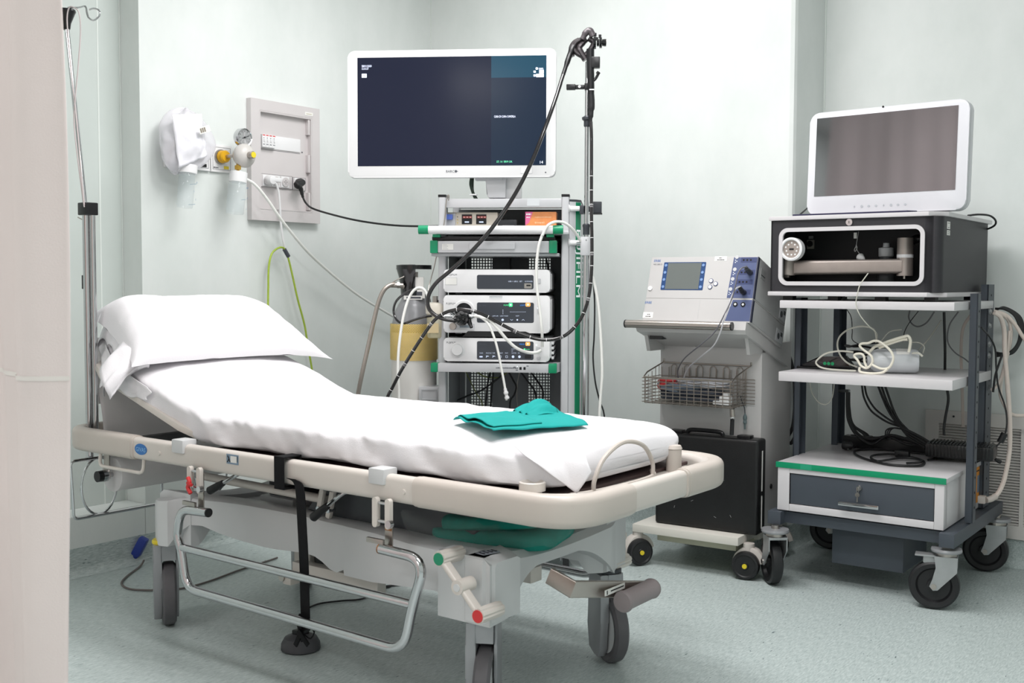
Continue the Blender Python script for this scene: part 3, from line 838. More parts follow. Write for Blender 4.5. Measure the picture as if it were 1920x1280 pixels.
# pillow
t = thing('pillow', 'plump white pillow in a loose case on the raised head end', 'pillow', BED, (-.2, .28, .87))
F0, B0 = Vector((-.035, 0, .80)), Vector((-.385, 0, .93))
PN = (B0-F0).cross(Vector((0, -1, 0))).normalized(); 
if PN.z < 0: PN = -PN
def pil(u, v, top):
    pin = 1+.075*(abs(u)*abs(v))**5
    a = (abs(u)**6+abs(v)**6)
    hgt = max(0, (1-abs(u)**(5 if u > 0 else 10)))**.55*max(0, (1-abs(v)**3.2))**.55
    bend = .0
    y = .305+.372*u*pin-.012*(1-v*v)*u
    if u < 0: y += .09*(-u)*((v+1)/2)**1.5
    q = F0.lerp(B0, .5+.5*v*pin*(1-.05*(1-u*u)))
    th = (.105+.03*v)*hgt*(1+.05*noise.noise(Vector((u*2.2, v*2, 3)))) if top else -.012*hgt
    P = q+PN*th; P.y = y
    cor = (abs(u)*abs(v))**4
    if u > 0: P.z -= .02*cor; P.y += .02*cor*(1 if v < 0 else -1)
    P += PN*(.0035*noise.noise(Vector((u*6, v*5, 1)))+.003*noise.noise(Vector((u*17, v*3, 7)))*(1-abs(v)))*(1 if top else 0)
    return P
def warp(t): return math.sin(t*PI/2)*.35+t*.65
mb = MB(); N = 70
for top in (1, 0):
    mb.grid(N, N, lambda i, j: pil(warp(2*i-1), warp(2*j-1), top), LINEN)
shifted(mb, (-.2, .28, .87)).build('cushion', t, smooth=180)
mb = MB()
def sleeve(i, j):
    th = 2*PI*i; c, s_ = math.cos(th), math.sin(th)
    v = c; top = s_ > 0
    base = F0.lerp(B0, .5+.46*c)+PN*((.062*abs(s_)**.7+.02*c) if top else -.010*abs(s_)); base.y = -.012+.03*(1-abs(c))+.09*((c+1)/2)**1.5
    l = .145*j*(1-.68*(c+1)/2)*(1+.15*math.sin(3*th+1)+.05*math.sin(7*th))
    r = 1+.06*j*math.sin(4*th+2*j)
    P = Vector((base.x, base.y-l, base.z))
    cen = (F0+B0)/2+PN*.03
    P.x = cen.x+(P.x-cen.x)*r-.02*j; P.z = cen.z+(P.z-cen.z)*(r-.15*j)-.075*j*j-.02*j
    P += Vector((0, 0, .006*math.sin(8*th+4*j)*j+.008*noise.noise(Vector((c*4, s_*4, j*4)))))
    return P
vsn, vn = 90, 18
mb.grid(vsn, vn, sleeve, LINEN, closeu=True)
shifted(mb, (-.2, .28, .87)).build('open_case_end', t, mods=sol(.001), smooth=180)

# folded green drape on the sheet
GREENC = mat('surgical_green_cloth', '#1d9b97', .75, 0, .2, .05, 14, .12, 300)
t_ = MB()
def dr(i, j):
    A, B_, C_, D_ = (Vector(at(BED, u, v, z=.703)) for u, v in ((850, 787), (925, 809), (1103, 797), (1022, 766)))
    P = (A*(1-i)+B_*i)*(1-j)+(D_*(1-i)+C_*i)*j
    P.z = .7035+.007*(1-((2*i-1)**8))*1+.018*max(0, 1-((i-.25)**2+(j-.85)**2)/.035)+.003*noise.noise(Vector((i*5, j*5, 0)))
    P.z += .0025*math.sin(14*i+3*j)*(1-j)
    return P
t_.grid(40, 40, dr, GREENC)
t_.grid(40, 40, lambda i, j: dr(.04+.9*i, .03+.5*j)+Vector((0, 0, .003+.006*math.sin(i*3)*(1-j))), GREENC)
def fold(i, j): 
    P = dr(.02+.45*i, .62+.34*j); return P+Vector((0, 0, .014*math.sin(PI*j)*(1-.5*i)+.005*math.sin(i*18)))
t_.grid(30, 16, fold, GREENC)
tag(t_.build('surgical_drape', frame=BED, mods=sol(.002), smooth=60), 'folded turquoise surgical drape lying on the foot of the white bed', 'cloth')

# wrapped green packets under the mattress
FILM = mat('packet_film', '#e8f2f0', .1, 0, .6, 0, alpha=.07)
GRN2 = mat('deep_green_cloth', '#128274', .7, 0, .3, .15, 20, .15, 90)
t = thing('wrapped_green_drapes', 'green drape pack in clear film on the stretcher base', 'packet', BED, (1.12, .25, .374))
mb = MB()
def pack(w, d, h, seed, m, rough=.012):
    def fn(i, j):
        th = 2*PI*i; ph = -PI/2+PI*j
        c = math.cos(ph); x = w*(1 if math.cos(th) > 0 else -1)*abs(math.cos(th))**.5*c**.5; y = d*(1 if math.sin(th) > 0 else -1)*abs(math.sin(th))**.5*c**.5; z = h*(1 if ph > 0 else -1)*abs(math.sin(ph))**.6+h
        k = noise.noise(Vector((x*14+seed, y*14, z*22)))*rough
        return (x*(1+k*4), y*(1+k*4), max(0, z+k*(1 if z > .01 else 0)))
    mb.grid(48, 20, fn, m, T=Matrix.Translation((.0, 0, .001)) @ Matrix.Rotation(.3, 4, 'Z'), closeu=True)
pack(.17, .15, .030, 1, GRN2); mb.T = Matrix.Translation((.02, -.03, .05)) @ Matrix.Rotation(-.1, 4, 'Y'); pack(.15, .13, .022, 4, GRN2)
mb.build('green_cloth', t, smooth=60)
mb = MB(); mb.T = Matrix.Translation((-.03, -.01, 0)); pack(.21, .17, .05, 9, FILM, .03); mb.build('clear_film', t, smooth=25)
# ================================================================== LEFT WALL FITTINGS
_o = RM.W((X0, 0, 0))
WL = Fr(_o.x, _o.y, -37.1+90)       # x along the wall to the right, y into the wall
SHEETM = mat('grey_white_steel', '#d2cdcd', .35, .1, var=.02)
t = thing('electrical_cabinet', 'open grey-white electrical wall cabinet with sockets and breakers', 'electrical cabinet', WL, (2.933, 0, 1.302))
W_, H_ = .374, .491
mb = MB()
mb.frame(0, W_, 0, H_, .046, -.028, -.001, SHEETM)
mb.frame(.044, W_-.044, .044, H_-.044, .006, -.028, -.001, SHEETM)
mb.build('frame', t)
mb = MB(); mb.box(.04, W_-.04, -.006, -.0012, .035, H_-.04, SHEETM); mb.box(.057, .28, -.010, -.006, .298, .353, WHITEP, bev=.001)
mb.box(.057, .28, -.0065, -.006, .292, .2935, PRINT); mb.cyl((.292, -.008, .30), (.292, -.006, .30), .003, PRINT, n=10); mb.cyl((.30, -.008, .155), (.30, -.006, .155), .003, PRINT, n=10)
mb.build('back_panel', t)
for z in (.375, .215, .055):
    mb = MB(); mb.box(.312, .323, -.024, -.006, z, z+.075, SHEETM, bev=.001); mb.build('hinge', t)
mb = MB(); mb.box(.29, .335, -.0292, -.028, .455, .47, PAPERL); mb.box(.297, .328, -.0295, -.0292, .461, .4635, mat('tan_print', '#b9b096', .6)); mb.build('label_sticker', t)
for k in range(4):
    mb = MB(); x = .060+.0178*k; mb.box(x, x+.0172, -.026, -.010, .30, .352, WHITEP, bev=.001)
    mb.box(x+.002, x+.015, -.0264, -.026, .346, .350, RED); mb.box(x+.006, x+.011, -.031, -.026, .322, .334, WHITEP, bev=.001)
    mb.box(x+.004, x+.008, -.0264, -.026, .309, .313, PRINT); mb.box(x+.010, x+.013, -.0264, -.026, .309, .313, PRINT); mb.box(x+.006, x+.010, -.0264, -.026, .336, .339, PRINT)
    b_ = mb.build('circuit_breaker', t)
mb = MB(); mb.box(.059, .232, -.012, -.006, .139, .193, SHEETM, bev=.001); mb.box(.234, .306, -.012, -.006, .137, .191, SHEETM, bev=.001)
mb.frame(.059, .232, .139, .193, .001, -.0125, -.0115, PRINT); mb.frame(.234, .306, .137, .191, .001, -.0125, -.0115, PRINT)
sp = mb.build('socket_plate', t)
for cx in (.092, .140, .190, .262):
    mb = MB(); mb.box(cx-.022, cx+.022, -.015, -.0122, .143, .189, WHITEP, bev=.001)
    mb.lathe([(.0005, 0), (.016, 0), (.017, .003), (.019, .0035)], SHEETM, T=Matrix.Translation((cx, -.015, .166)) @ RX90)
    for dx, dz in ((-.008, 0), (.008, 0), (0, .007), (0, 0), (0, -.007)): mb.cyl((cx+dx, -.0185, .166+dz), (cx+dx, -.017, .166+dz), .0022, PRINTB, n=8)
    mb.build('socket', sp)
# plugs
def W2(x, y, z): return Vector((2.933+x, y, 1.302+z))
t = thing('white_plug', 'white angled mains plug in the left socket of the wall cabinet', 'plug', WL, (3.025, -.03, 1.448))
mb = MB(); mb.lathe([(.002, 0), (.019, 0), (.021, .006), (.021, .022), (.017, .034), (.002, .038)], WHITEP, T=Matrix.Translation((0, .011, .02)) @ RX90)
mb.box(.0, .045, -.028, -.008, .012, .032, WHITEP, bev=.008); mb.build('plug_body', t)
b0 = Vector((3.025, -.03, 1.448))
L_ = [at(WL, u, v, y=-.05)-b0 for u, v in ((512, 336), (520, 350), (524, 375), (526, 410), (529, 440), (534, 465))]
mb = MB(); mb.tube([Vector((.03, -.018, .022))]+L_, .0048, WHITEP, n=10); mb.build('lead', t)
t = thing('green_yellow_hose', 'green and yellow earth lead arching beside the white pillow', 'cable', WL, (3.05, -.05, .7))
GY = mat('green_yellow_sheath', '#a8c045', .45, var=.12, vs=60)
b0 = Vector((3.05, -.05, .7))
mb = MB(); mb.tube([Vector((-.02, .03, -.5))]+[at(WL, u, v, y=-.05)-b0 for u, v in ((503, 620), (503, 540), (504, 500), (510, 475), (524, 464), (534, 467), (540, 482), (548, 515), (558, 560), (570, 605), (576, 640))]+[Vector((.20, .0, -.15)), Vector((.21, .03, -.5))], .0042, GY, n=10); mb.build('lead', t)
mb = MB(); a, b = at(WL, 533, 467, y=-.05)-b0, at(WL, 541, 481, y=-.05)-b0; mb.cyl(a, b, .0085, PRINT, n=12); mb.build('black_sleeve', t)
# black mains lead to the endoscopy cart
t = thing('black_mains_lead', 'black mains plug and lead running from the wall cabinet to the left cart', 'cable', WL, (3.195, -.03, 1.44))
b0 = Vector((3.195, -.03, 1.44))
mb = MB(); mb.lathe([(.002, 0), (.016, 0), (.018, .008), (.018, .02), (.012, .034), (.002, .036)], BLACKR, T=Matrix.Translation((-.005, .012, .03)) @ RX90)
q = [at(WL, u, v, y=-.055)-b0 for u, v in ((556, 346), (563, 352), (566, 362), (568, 370))]
mb.tube([Vector((-.005, -.015, .03))]+q, [.014, .013, .010, .008, .006], BLACKR, n=12); mb.build('plug_body', t)
mb = MB(); Lw = lambda p: WL.L(EC.W(p))-b0
P = q[-2:]+[at(WL, 575, 382, y=-.08)-b0, at(WL, 592, 393, y=-.12)-b0, Lw(at(EC, 650, 409, y=.45)), Lw(at(EC, 700, 418, y=.4)), Lw(at(EC, 750, 423, y=.35)), Lw(at(EC, 800, 424, y=.3)), Lw(at(EC, 840, 423, y=.28))]
mb.tube(P, .0042, BLACKR, n=8); mb.build('lead', t)

# medical gas terminals
for x0, lab in ((2.535, 'pale gas terminal plate partly hidden behind the plastic bag'), (2.640, 'gas terminal plate left of the yellow connector, with a black ring'), (2.747, 'gas terminal plate that the yellow connector plugs into')):
    t = thing('gas_terminal', lab, 'gas terminal', WL, (x0, 0, 1.482), group=None)
    mb = MB(); mb.box(0, .103, -.012, -.0005, 0, .108, WHITEP, bev=.002); mb.frame(.008, .095, .010, .098, .0012, -.0125, -.0118, PRINT)
    scribble(mb, .012, -.0125, .014, .024, .006, PRINT, int(x0*10)); mb.build('plate', t)
    mb = MB(); mb.lathe([(.012, 0), (.030, 0), (.030, .006), (.027, .010), (.012, .010)], STEEL, T=Matrix.Translation((.045, -.012, .060)) @ RX90)
    mb.lathe([(.002, .0), (.018, 0), (.018, .013), (.002, .013)], BLACKP, T=Matrix.Translation((.045, -.012, .060)) @ RX90); mb.build('terminal_ring', t)
    mb = MB(); mb.box(.062, .085, -.0135, -.012, .014, .026, YELLOW if x0 > 2.7 else PRINTB); mb.build('colour_mark', t)

# flow regulator with gauge and humidifier
BR = mat('brass', '#c6a14a', .35, .8)
t = thing('oxygen_regulator', 'round grey gas regulator with dial gauge on a yellow wall connector', 'regulator', WL, (2.792, -.02, 1.542))
mb = MB(); TY = Matrix.Translation((0, .006, 0)) @ RX90
mb.lathe([(.01, -.001), (.021, 0), (.025, .010), (.021, .022), (.024, .030), (.020, .036), (.004, .038)], mat('yellow_knob', '#dda81e', .35), T=TY); mb.build('yellow_connector', t)
mb = MB(); mb.cyl((0, -.03, 0), (0, -.075, 0), .007, STEEL, n=14); mb.cyl((0, -.07, 0), (.035, -.085, 0), .0075, STEEL, n=14); mb.build('stem', t)
b0 = Vector((2.792, -.02, 1.542)); c = at(WL, 457, 292, y=-.115)-b0
GB = mat('grey_cast_body', '#c8c5c1', .35)
mb = MB(); mb.lathe([(.002, -.034), (.02, -.033), (.036, -.024), (.045, -.008), (.047, .002), (.047, .010), (.040, .022), (.024, .032), (.012, .036)], GB, T=Matrix.Translation(c) @ RX90); mb.build('dome_body', t)
mb = MB(); mb.lathe([(.010, .030), (.014, .034), (.014, .056), (.012, .058)], STEEL, T=Matrix.Translation(c) @ RX90)
kn = mb.build('adjusting_knob', t)
mb = MB(); mb.lathe([(.0005, .0), (.0115, 0), (.0115, .004), (.0005, .0045)], YELLOW, T=Matrix.Translation(c+Vector((0, -.056, 0))) @ RX90); mb.build('yellow_cap', kn)
g = at(WL, 455, 258, y=-.10)-b0
mb = MB(); mb.lathe([(.002, -.016), (.033, -.016), (.036, -.010), (.036, .012), (.034, .016), (.031, .014), (.0305, .012)], CHROME, T=Matrix.Translation(g) @ RX90); mb.cyl(g+Vector((0, 0, -.03)), g+Vector((.003, 0, -.055)), .008, STEEL, n=12)
ga = mb.build('gauge', t)
mb = MB(); mb.lathe([(.0005, .012), (.0305, .012), (.0305, .0115), (.0005, .0115)], WHITEP, T=Matrix.Translation(g) @ RX90)
for k in range(9):
    a = R(-40+k*32.5); mb.box(-.0006, .0006, -.0128, -.0122, .022, .027, PRINTB, T=Matrix.Translation(g) @ Matrix.Rotation(a-PI/2, 4, 'Y'))
mb.box(-.001, .001, -.0134, -.0126, -.008, .022, PRINTB, T=Matrix.Translation(g) @ Matrix.Rotation(R(70), 4, 'Y')); mb.cyl(g+Vector((0, -.012, 0)), g+Vector((0, -.015, 0)), .003, PRINTB, n=10)
mb.text('bar', .007, PRINT, frontM(g.x-.012, g.y-.0126, g.z-.006)); mb.build('dial', ga)
mb = MB(); d_ = at(WL, 446, 316, y=-.11)-b0
mb.cyl(d_+Vector((0, 0, -.012)), d_+Vector((0, 0, .03)), .006, BR, n=12); mb.cyl(d_+Vector((0, 0, -.004)), d_+Vector((0, 0, .012)), .013, BR, n=6); mb.build('brass_nut', t)
def bottle(name, label, u0, v0, u1, v1, y, r, capr, caph, marks, bot=0):
    a, b = at(WL, u0, v0, y=y), at(WL, u1, v1, y=y); L = (a-b).length
    t = thing(name, label, 'bottle', WL, b); T = ((a-b).normalized()).to_track_quat('Z', 'Y').to_matrix().to_4x4()
    mb = MB(); mb.T = T
    mb.lathe([(.0005, 0), (r*.93, 0), (r, .004), (r*1.02, L*.93), (r*.9, L*.985), (r*.8, L)], CLEAR, n=36)
    for z, w_, tx in marks:
        if tx: mb.text(tx, .009, mat('blue_print', '#4f93c9', .5, var=0), frontM(-w_, -r*1.03, z*L))
        else: mb.box(-w_, w_, -r*1.03, -r*1.025, z*L, z*L+.0012, mat('blue_print', '#4f93c9', .5, var=0))
    mb.build('clear_vessel', t)
    mb = MB(); mb.T = T; mb.lathe([(.002, L-.004), (capr, L-.004), (capr*1.02, L+caph*.3), (capr, L+caph), (capr*.4, L+caph*1.05), (.002, L+caph*1.05)], WHITEP, n=32); mb.build('cap', t)
    return t, T, L
bottle('humidifier_bottle', 'clear humidifier bottle with blue scale under the round regulator', 446, 340, 440, 400, -.115, .035, .034, .036, [(.82, .022, '300'), (.5, .024, '2'), (.15, .024, '1'), (.48, .014, '')])
bt, T, L = bottle('suction_jar', 'slim clear jar with blue marks hanging under the plastic bag', 351, 323, 346, 389, -.09, .030, .036, .028, [(.72, .024, '8'), (.70, .02, ''), (.47, .012, '17'), (.24, .024, '2'), (.12, .02, '')])
mb = MB(); mb.T = T; mb.cyl((.02, -.01, L+.03), (.045, -.02, L+.034), .008, mat('green_valve', '#1f9150', .4), n=12); mb.cyl((.04, -.018, L+.02), (.04, -.018, L+.045), .007, mat('green_valve', '#1f9150', .4), n=12); mb.build('green_tap', bt)
# crumpled bag
BAG = mat('plastic_bag', '#f1eff5', .16, 0, .8, 0, alpha=.5)
t = thing('plastic_bag', 'crumpled clear plastic bag tied over the wall gas terminal', 'bag', WL, (2.585, -.075, 1.485))
mb = MB(); BS = Matrix.Scale(1.22, 4)
def bag(i, j):
    th = 2*PI*i; ph = PI*j-PI/2; c = math.cos(ph)
    x = .095*c*math.cos(th); y = .045*c*math.sin(th); z = .088*math.sin(ph)
    sc = 1+.20*noise.noise(Vector((math.cos(th)*1.6+3, z*9, math.sin(th)*1.6)))
    k = .010*noise.noise(Vector((x*30, y*30, z*30)))+.012*abs(noise.noise(Vector((x*16+5, y*16, z*22))))
    lo = max(0, -z-.02)*1.2
    return (x*sc*(1+k*6)-lo*.45, y*(1+k*10), z*sc+.085+.01*math.sin(3*th)*c-lo*.25)
mb.grid(96, 56, bag, BAG, T=BS, closeu=True); mb.build('film', t, smooth=20)
mb = MB(); T = BS @ Matrix.Translation((0, -.02, .08)) @ Matrix.Rotation(R(-8), 4, 'Y')
def tray(i, j): 
    x = -.07+.11*i; z = -.055+.13*j; return (x, -.02-.02*math.sin(PI*i)*math.sin(PI*j)+.006*noise.noise(Vector((i*5, j*5, 2))), z-.03*(1-i)*(1-j))
mb.grid(20, 20, tray, mat('mask_white', '#f3f2f8', .35), T=T); mb.build('folded_mask', t, mods=sol(.002))
mb = MB(); mb.T = Matrix.Translation((.014, -.088, .13)) @ Matrix.Rotation(R(-20), 4, 'Y')
mb.box(-.022, .03, 0, .001, -.012, .012, PAPERL)
for k in range(3): mb.box(-.016+.009*k, -.010+.009*k, -.001, 0, -.008, .008, mat('tan_print2', '#8d8578', .6))
mb.build('printed_label', t)
# white delivery hose
def HL(u, v, fr, y): return fr.W(at(fr, u, v, y=y))
P = [WL.W(at(WL, 452, 334, y=-.115)), HL(462, 336, WL, -.115), HL(478, 346, WL, -.12), HL(500, 372, WL, -.12), HL(530, 415, WL, -.12), HL(575, 470, WL, -.10), HL(620, 512, WL, -.08), HL(670, 552, WL, -.08), HL(715, 580, WL, -.07), HL(745, 597, WL, -.06), HL(790, 620, WL, -.05)]
mb = MB(); mb.tube(P, .0058, SILIC, n=10); tag(mb.build('delivery_hose'), 'long translucent white hose sloping down the left wall from the regulator', 'hose')

# ================================================================== DRIP POLE
t = thing('drip_pole', 'chrome drip pole with black collar standing at the head of the stretcher', 'pole', BED, (-.352, -.032, .47))
mb = MB(); mb.cyl((0, 0, 0), (0, 0, .80), .0115, CHROME, n=20); mb.cyl((.018, .012, 0.05), (.018, .012, .80), .009, CHROME, n=16); mb.build('lower_tube', t)
mb = MB(); mb.box(-.018, .03, -.018, .026, .79, .83, BLACKP, bev=.004); mb.build('collar', t)
mb = MB(); mb.cyl((0, 0, .80), (-.092, 0, 1.41), .0075, CHROME, n=16)
ut = mb.build('upper_rod', t)
mb = MB(); T = Matrix.Translation((-.092, 0, 1.385)); mb.lathe([(.010, 0), (.012, .004), (.014, .02), (.026, .05), (.030, .058), (.028, .064), (.002, .066)], BLACKP, T=T); mb.build('head_cap', t)
b0 = Vector((-.352, -.032, .47)); h = [at(BED, u, v, y=-.03)-b0 for u, v in ((128, 14), (148, 14), (160, 12), (163, 24), (167, 34), (176, 38), (186, 30), (186, 20), (176, 16), (168, 18))]
mb = MB(); mb.tube(h, .0028, CHROME, n=8); mb.build('hook', t)
mb = MB(); mb.tube([(-.012, 0, .775), (-.03, 0, .78), (-.045, 0, .785)], .002, STEEL, n=6, sm=1); mb.build('locking_pin', t)
mb = MB(); mb.box(-.022, -.012, -.006, .006, .555, .60, BLACKP, bev=.003); mb.build('black_clip', t)
cable('pole_cord', 'thin pale cord looped over the top of the drip pole', 'cord', BED, [(158, 388), (146, 300), (139, 230), (141, 185), (147, 120), (151, 60), (148, 24), (138, 14), (130, 14), (126, 30), (127, 60), (133, 130), (141, 200), (146, 250), (152, 320), (158, 384)], .0022, mat('pale_cord', '#cfc4c4', .5), y=-.052)  # a plain cord draped over the pole, not an infusion line

# ================================================================== STRAP, FOOT SWITCH, FLOOR CABLES
STRAP = mat('black_webbing', '#161618', .75, 0, .2, .1, 30, .2, 500)
t = thing('black_strap', 'black webbing strap wrapped round the stretcher rail and hanging to the floor', 'strap', BED, (.69, -.12, .06))
b0 = Vector((.69, -.12, .06))
mb = MB()
a = at(BED, 530, 895, y=-.11)-b0
mb.sweep([(x_, y_, z_) for x_, y_, z_ in [(a.x, .058-.0, .495+.0), (a.x, .053, .535), (a.x, .03, .535), (a.x, .006, .533), (a.x, .001, .523), (a.x, .001, .470), (a.x, .006, .458), (a.x, .03, .456), (a.x, .053, .460), (a.x, .058, .49)]], [(-.017, -.0015), (.017, -.0015), (.017, .0015), (-.017, .0015)], STRAP, up=(1, 0, 0)) if 0 else None
for (y0, y1, z0, z1) in ((-.003, .0, .452, .536), (.056, .059, .452, .536), (-.003, .059, .533, .537), (-.003, .059, .451, .455)):
    mb.box(a.x-.019, a.x+.019, y0, y1, z0, z1, STRAP, bev=.001)
mb.build('rail_loop', t)
mb = MB()
q = [at(BED, u, v, y=yy)-b0 for u, v, yy in ((545, 897, -.115), (558, 905, -.115), (563, 925, -.12), (566, 980, -.12), (570, 1060, -.115), (572, 1140, -.11), (573, 1165, -.11))]
P = spline(q, 5); vs = []
for p in P: vs += [p+Vector((-.0165, -.001, 0)), p+Vector((.0165, -.001, 0)), p+Vector((.0165, .0015, 0)), p+Vector((-.0165, .0015, 0))]
K = len(P); mb.add(vs, [(i*4+k, i*4+(k+1) % 4, i*4+4+(k+1) % 4, i*4+4+k) for i in range(K-1) for k in range(4)]+[(0, 1, 2, 3), (K*4-1, K*4-2, K*4-3, K*4-4)], STRAP); mb.build('webbing', t)
mb = MB(); e = q[-1]
for k, (dx, dz, an, wd, ln) in enumerate(((0, .0, 20, .022, .05), (.008, -.01, -25, .018, .05), (-.004, -.028, 70, .016, .045), (-.01, -.042, 120, .014, .05), (.012, -.035, 40, .014, .05))):
    mb.box(-ln/2, ln/2, -.006-.004*k, -.001-.004*k, -wd/2, wd/2, STRAP, bev=.002, T=Matrix.Translation(e+Vector((dx, 0, dz))) @ Matrix.Rotation(R(an), 4, 'Y'))
mb.tube([e+Vector((.02, -.01, -.005)), e+Vector((.045, -.012, -.015)), e+Vector((.03, -.012, -.035)), e+Vector((.01, -.012, -.03))], .002, STRAP, n=6); mb.build('buckle', t)
fs = at(BED, 549, 1222, z=0)
t = thing('foot_switch', 'round dark grey foot switch on the floor under the hanging strap', 'foot switch', BED, (fs.x, fs.y+.03, 0))
mb = MB(); mb.lathe([(.002, 0), (.050, 0), (.056, .004), (.055, .020), (.046, .036), (.025, .045), (.002, .047)], mat('foot_switch_grey', '#4a4a4e', .5), n=40); mb.build('dome', t)
mb = MB(); mb.box(-.018, .018, -.018, .018, .044, .058, BLACKP, bev=.004); mb.build('cap', t)
def floor_cable(name, label, pts, r, m, z=None):
    P = []
    for p in pts:
        w = at(RM, p[0], p[1], z=(p[2] if len(p) > 2 else r+.001)); P.append(RM.W(w))
    mb = MB(); mb.tube(P, r, m, n=8, sm=6); o = mb.build(name); tag(o, label, 'cable'); return o
floor_cable('grey_floor_cable', 'thin grey-brown cable curving over the floor around the head caster', [(270, 1050, .02), (262, 1062), (238, 1080), (228, 1094), (245, 1104), (290, 1106), (340, 1103), (390, 1090), (450, 1068), (500, 1052), (520, 1045)], .0035, mat('grey_brown_cable', '#6a625f', .5))
floor_cable('black_floor_cable', 'thin black cable with a small loop on the floor under the stretcher', [(575, 1140), (600, 1131), (640, 1126), (680, 1122), (710, 1105), (733, 1098), (722, 1087), (700, 1086), (690, 1094), (702, 1100), (730, 1098), (780, 1094), (830, 1090), (900, 1082), (980, 1070)], .003, BLACKR)
t = thing('blue_plug', 'blue cable connector lying by the skirting behind the head caster', 'connector', RM, RM.L(RM.W(at(RM, 272, 1040, z=.03)))+Vector((0, 0, -.03)))
mb = MB(); mb.T = Matrix.Rotation(R(35), 4, 'Z') @ Matrix.Rotation(R(-62), 4, 'Y')
mb.box(-.045, .03, -.018, .018, .0, .034, BLUE, bev=.009); mb.cyl((-.07, 0, .015), (-.045, 0, .017), .006, BLUE, r2=.012, n=12); mb.v = [p+Vector((0, 0, .06)) for p in mb.v]; mb.build('connector_body', t)
# ================================================================== ENDOSCOPY CART
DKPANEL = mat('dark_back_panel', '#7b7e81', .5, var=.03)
CARTD = mat('cart_darker_grey', '#b9bbbe', .35, .1)  # second, slightly darker grey for ledges, brackets and joint lines
t = thing('endoscopy_cart', 'tall grey equipment cart with green corners and a white push handle, behind the bed', 'equipment cart', EC, (0, 0, 0)); CT = t
xl, xr = -.026, .426
for x, d in ((xl, 0), (xr, 1)):
    mb = MB(); mb.prism(rrpoly(x, x+.028, .045, .105, .006, 4), .10, 1.362, CARTG, 'z')
    c_ = mb.build('front_post', t)
    mb = MB(); mb.box(x-.001, x+.029, .044, .106, 1.362, 1.372, BLACKP, bev=.002); mb.build('post_cap', c_)
    mb = MB(); mb.prism(rrpoly(x, x+.028, .42, .47, .006, 4), .10, 1.362, CARTG, 'z'); mb.build('rear_post', t)
# right side panel with the green strip
mb = MB()
q0, q1, q2, q3 = (.4545, .046), (.477, .058), (.4945, .084), (.498, .46)
mb.prism([q0, q1, q2, q3, (.4545, .46)], .12, 1.345, CARTG, 'z', bev=0)
dv = Vector((q2[0]-q1[0], q2[1]-q1[1], 0)); wl = dv.length; dv.normalize(); nn = Vector((dv.y, -dv.x, 0))
MF = Matrix.Translation(Vector((q1[0], q1[1], 0))+nn*.0006) @ Matrix(((dv.x, nn.x, 0, 0), (dv.y, nn.y, 0, 0), (0, 0, 1, 0), (0, 0, 0, 1)))
mb.box(0, wl, -.0005, 0, .12, 1.343, TEAL, T=MF)
zt, zb = at(EC, 1083, 428, y=.07).z, at(EC, 1083, 557, y=.07).z
v, f = glyph('FUJIFILM'); wd = max(p.x for p in v); sz_ = wl*.80/.7
mb.text('FUJIFILM', sz_, WPRINT, MF @ Matrix.Translation((wl*.14, .0006, zt)) @ Matrix(((0, 1, 0, 0), (0, 0, 1, 0), (-1, 0, 0, 0), (0, 0, 0, 1))), sx=(zt-zb)/wd/sz_)
mb.prism([(q[0]+.001*(k > 0), q[1]) for k, q in enumerate((q0, q1, q2, q3, (.4545, .46)))], 1.345, 1.353, DARK, 'z')
mb.build('side_panel', t)
mb = MB(); mb.box(xl+.028, xr, .05, .062, 1.324, 1.357, CARTG, bev=.003); mb.box(xl+.028, xr, .062, .44, 1.345, 1.357, CARTG, bev=.002); mb.box(.30, .345, .0488, .0500, 1.330, 1.357, mat('tape', '#d5d9dc', .3)); mb.build('top_rail', t)
mb = MB(); mb.box(xl, xr+.028, .02, .45, 1.225, 1.238, CARTG, bev=.003); mb.build('top_shelf', t)
# push handle
mb = MB(); mb.cyl((-.075, -.045, 1.239), (.425, -.045, 1.239), .0145, WHITEP, n=24)
for x in (-.02, .37): mb.box(x, x+.03, -.045, .05, 1.224, 1.240, CARTG, bev=.002)
h_ = mb.build('push_handle', t)
for x in (-.083, .40):
    mb = MB(); mb.cyl((x, -.045, 1.239), (x+.036, -.045, 1.239), .0158, TEAL, n=24); mb.build('end_sleeve', h_)['label'] = 'green end sleeve of the handle'
for x in (-.035, .375):
    mb = MB(); mb.box(x, x+.028, -.035, -.01, 1.213, 1.224, TEAL, bev=.003); mb.build('green_bracket', h_)
# drawer
mb = MB(); mb.box(-.040, .405, -.012, .42, 1.203, 1.216, BLACKP, bev=.002); mb.build('dark_slot', t)
mb = MB(); mb.box(-.018, .385, -.02, .40, 1.158, 1.200, CARTG, bev=.003)
mb.box(-.045, .42, .0, .42, 1.146, 1.157, CARTD, bev=.002)
a, b = at(EC, 880, 455, y=-.02), at(EC, 966, 467, y=-.02)
dw = mb.build('drawer', t)
mb = MB(); mb.box(a.x, b.x, -.028, -.02, b.z, a.z, CARTG, bev=.002); mb.build('drawer_pull', dw)
mb = MB(); a, b = at(EC, 829, 457, y=-.021), at(EC, 850, 468, y=-.021); mb.box(a.x, b.x, -.0212, -.0203, b.z, a.z, PAPERL)
for k in range(4): mb.box(a.x+.003, a.x+.018+.004*(k % 2), -.0215, -.0212, a.z-.004-.005*k, a.z-.003-.005*k, mat('faint_print', '#9aa0a6', .6))
mb.build('drawer_label', dw)
for x0, x1 in ((-.046, -.018), (.385, .413)):
    mb = MB(); mb.box(x0, x1, -.024, .02, 1.156, 1.202, TEAL, bev=.004); mb.build('green_corner', dw)
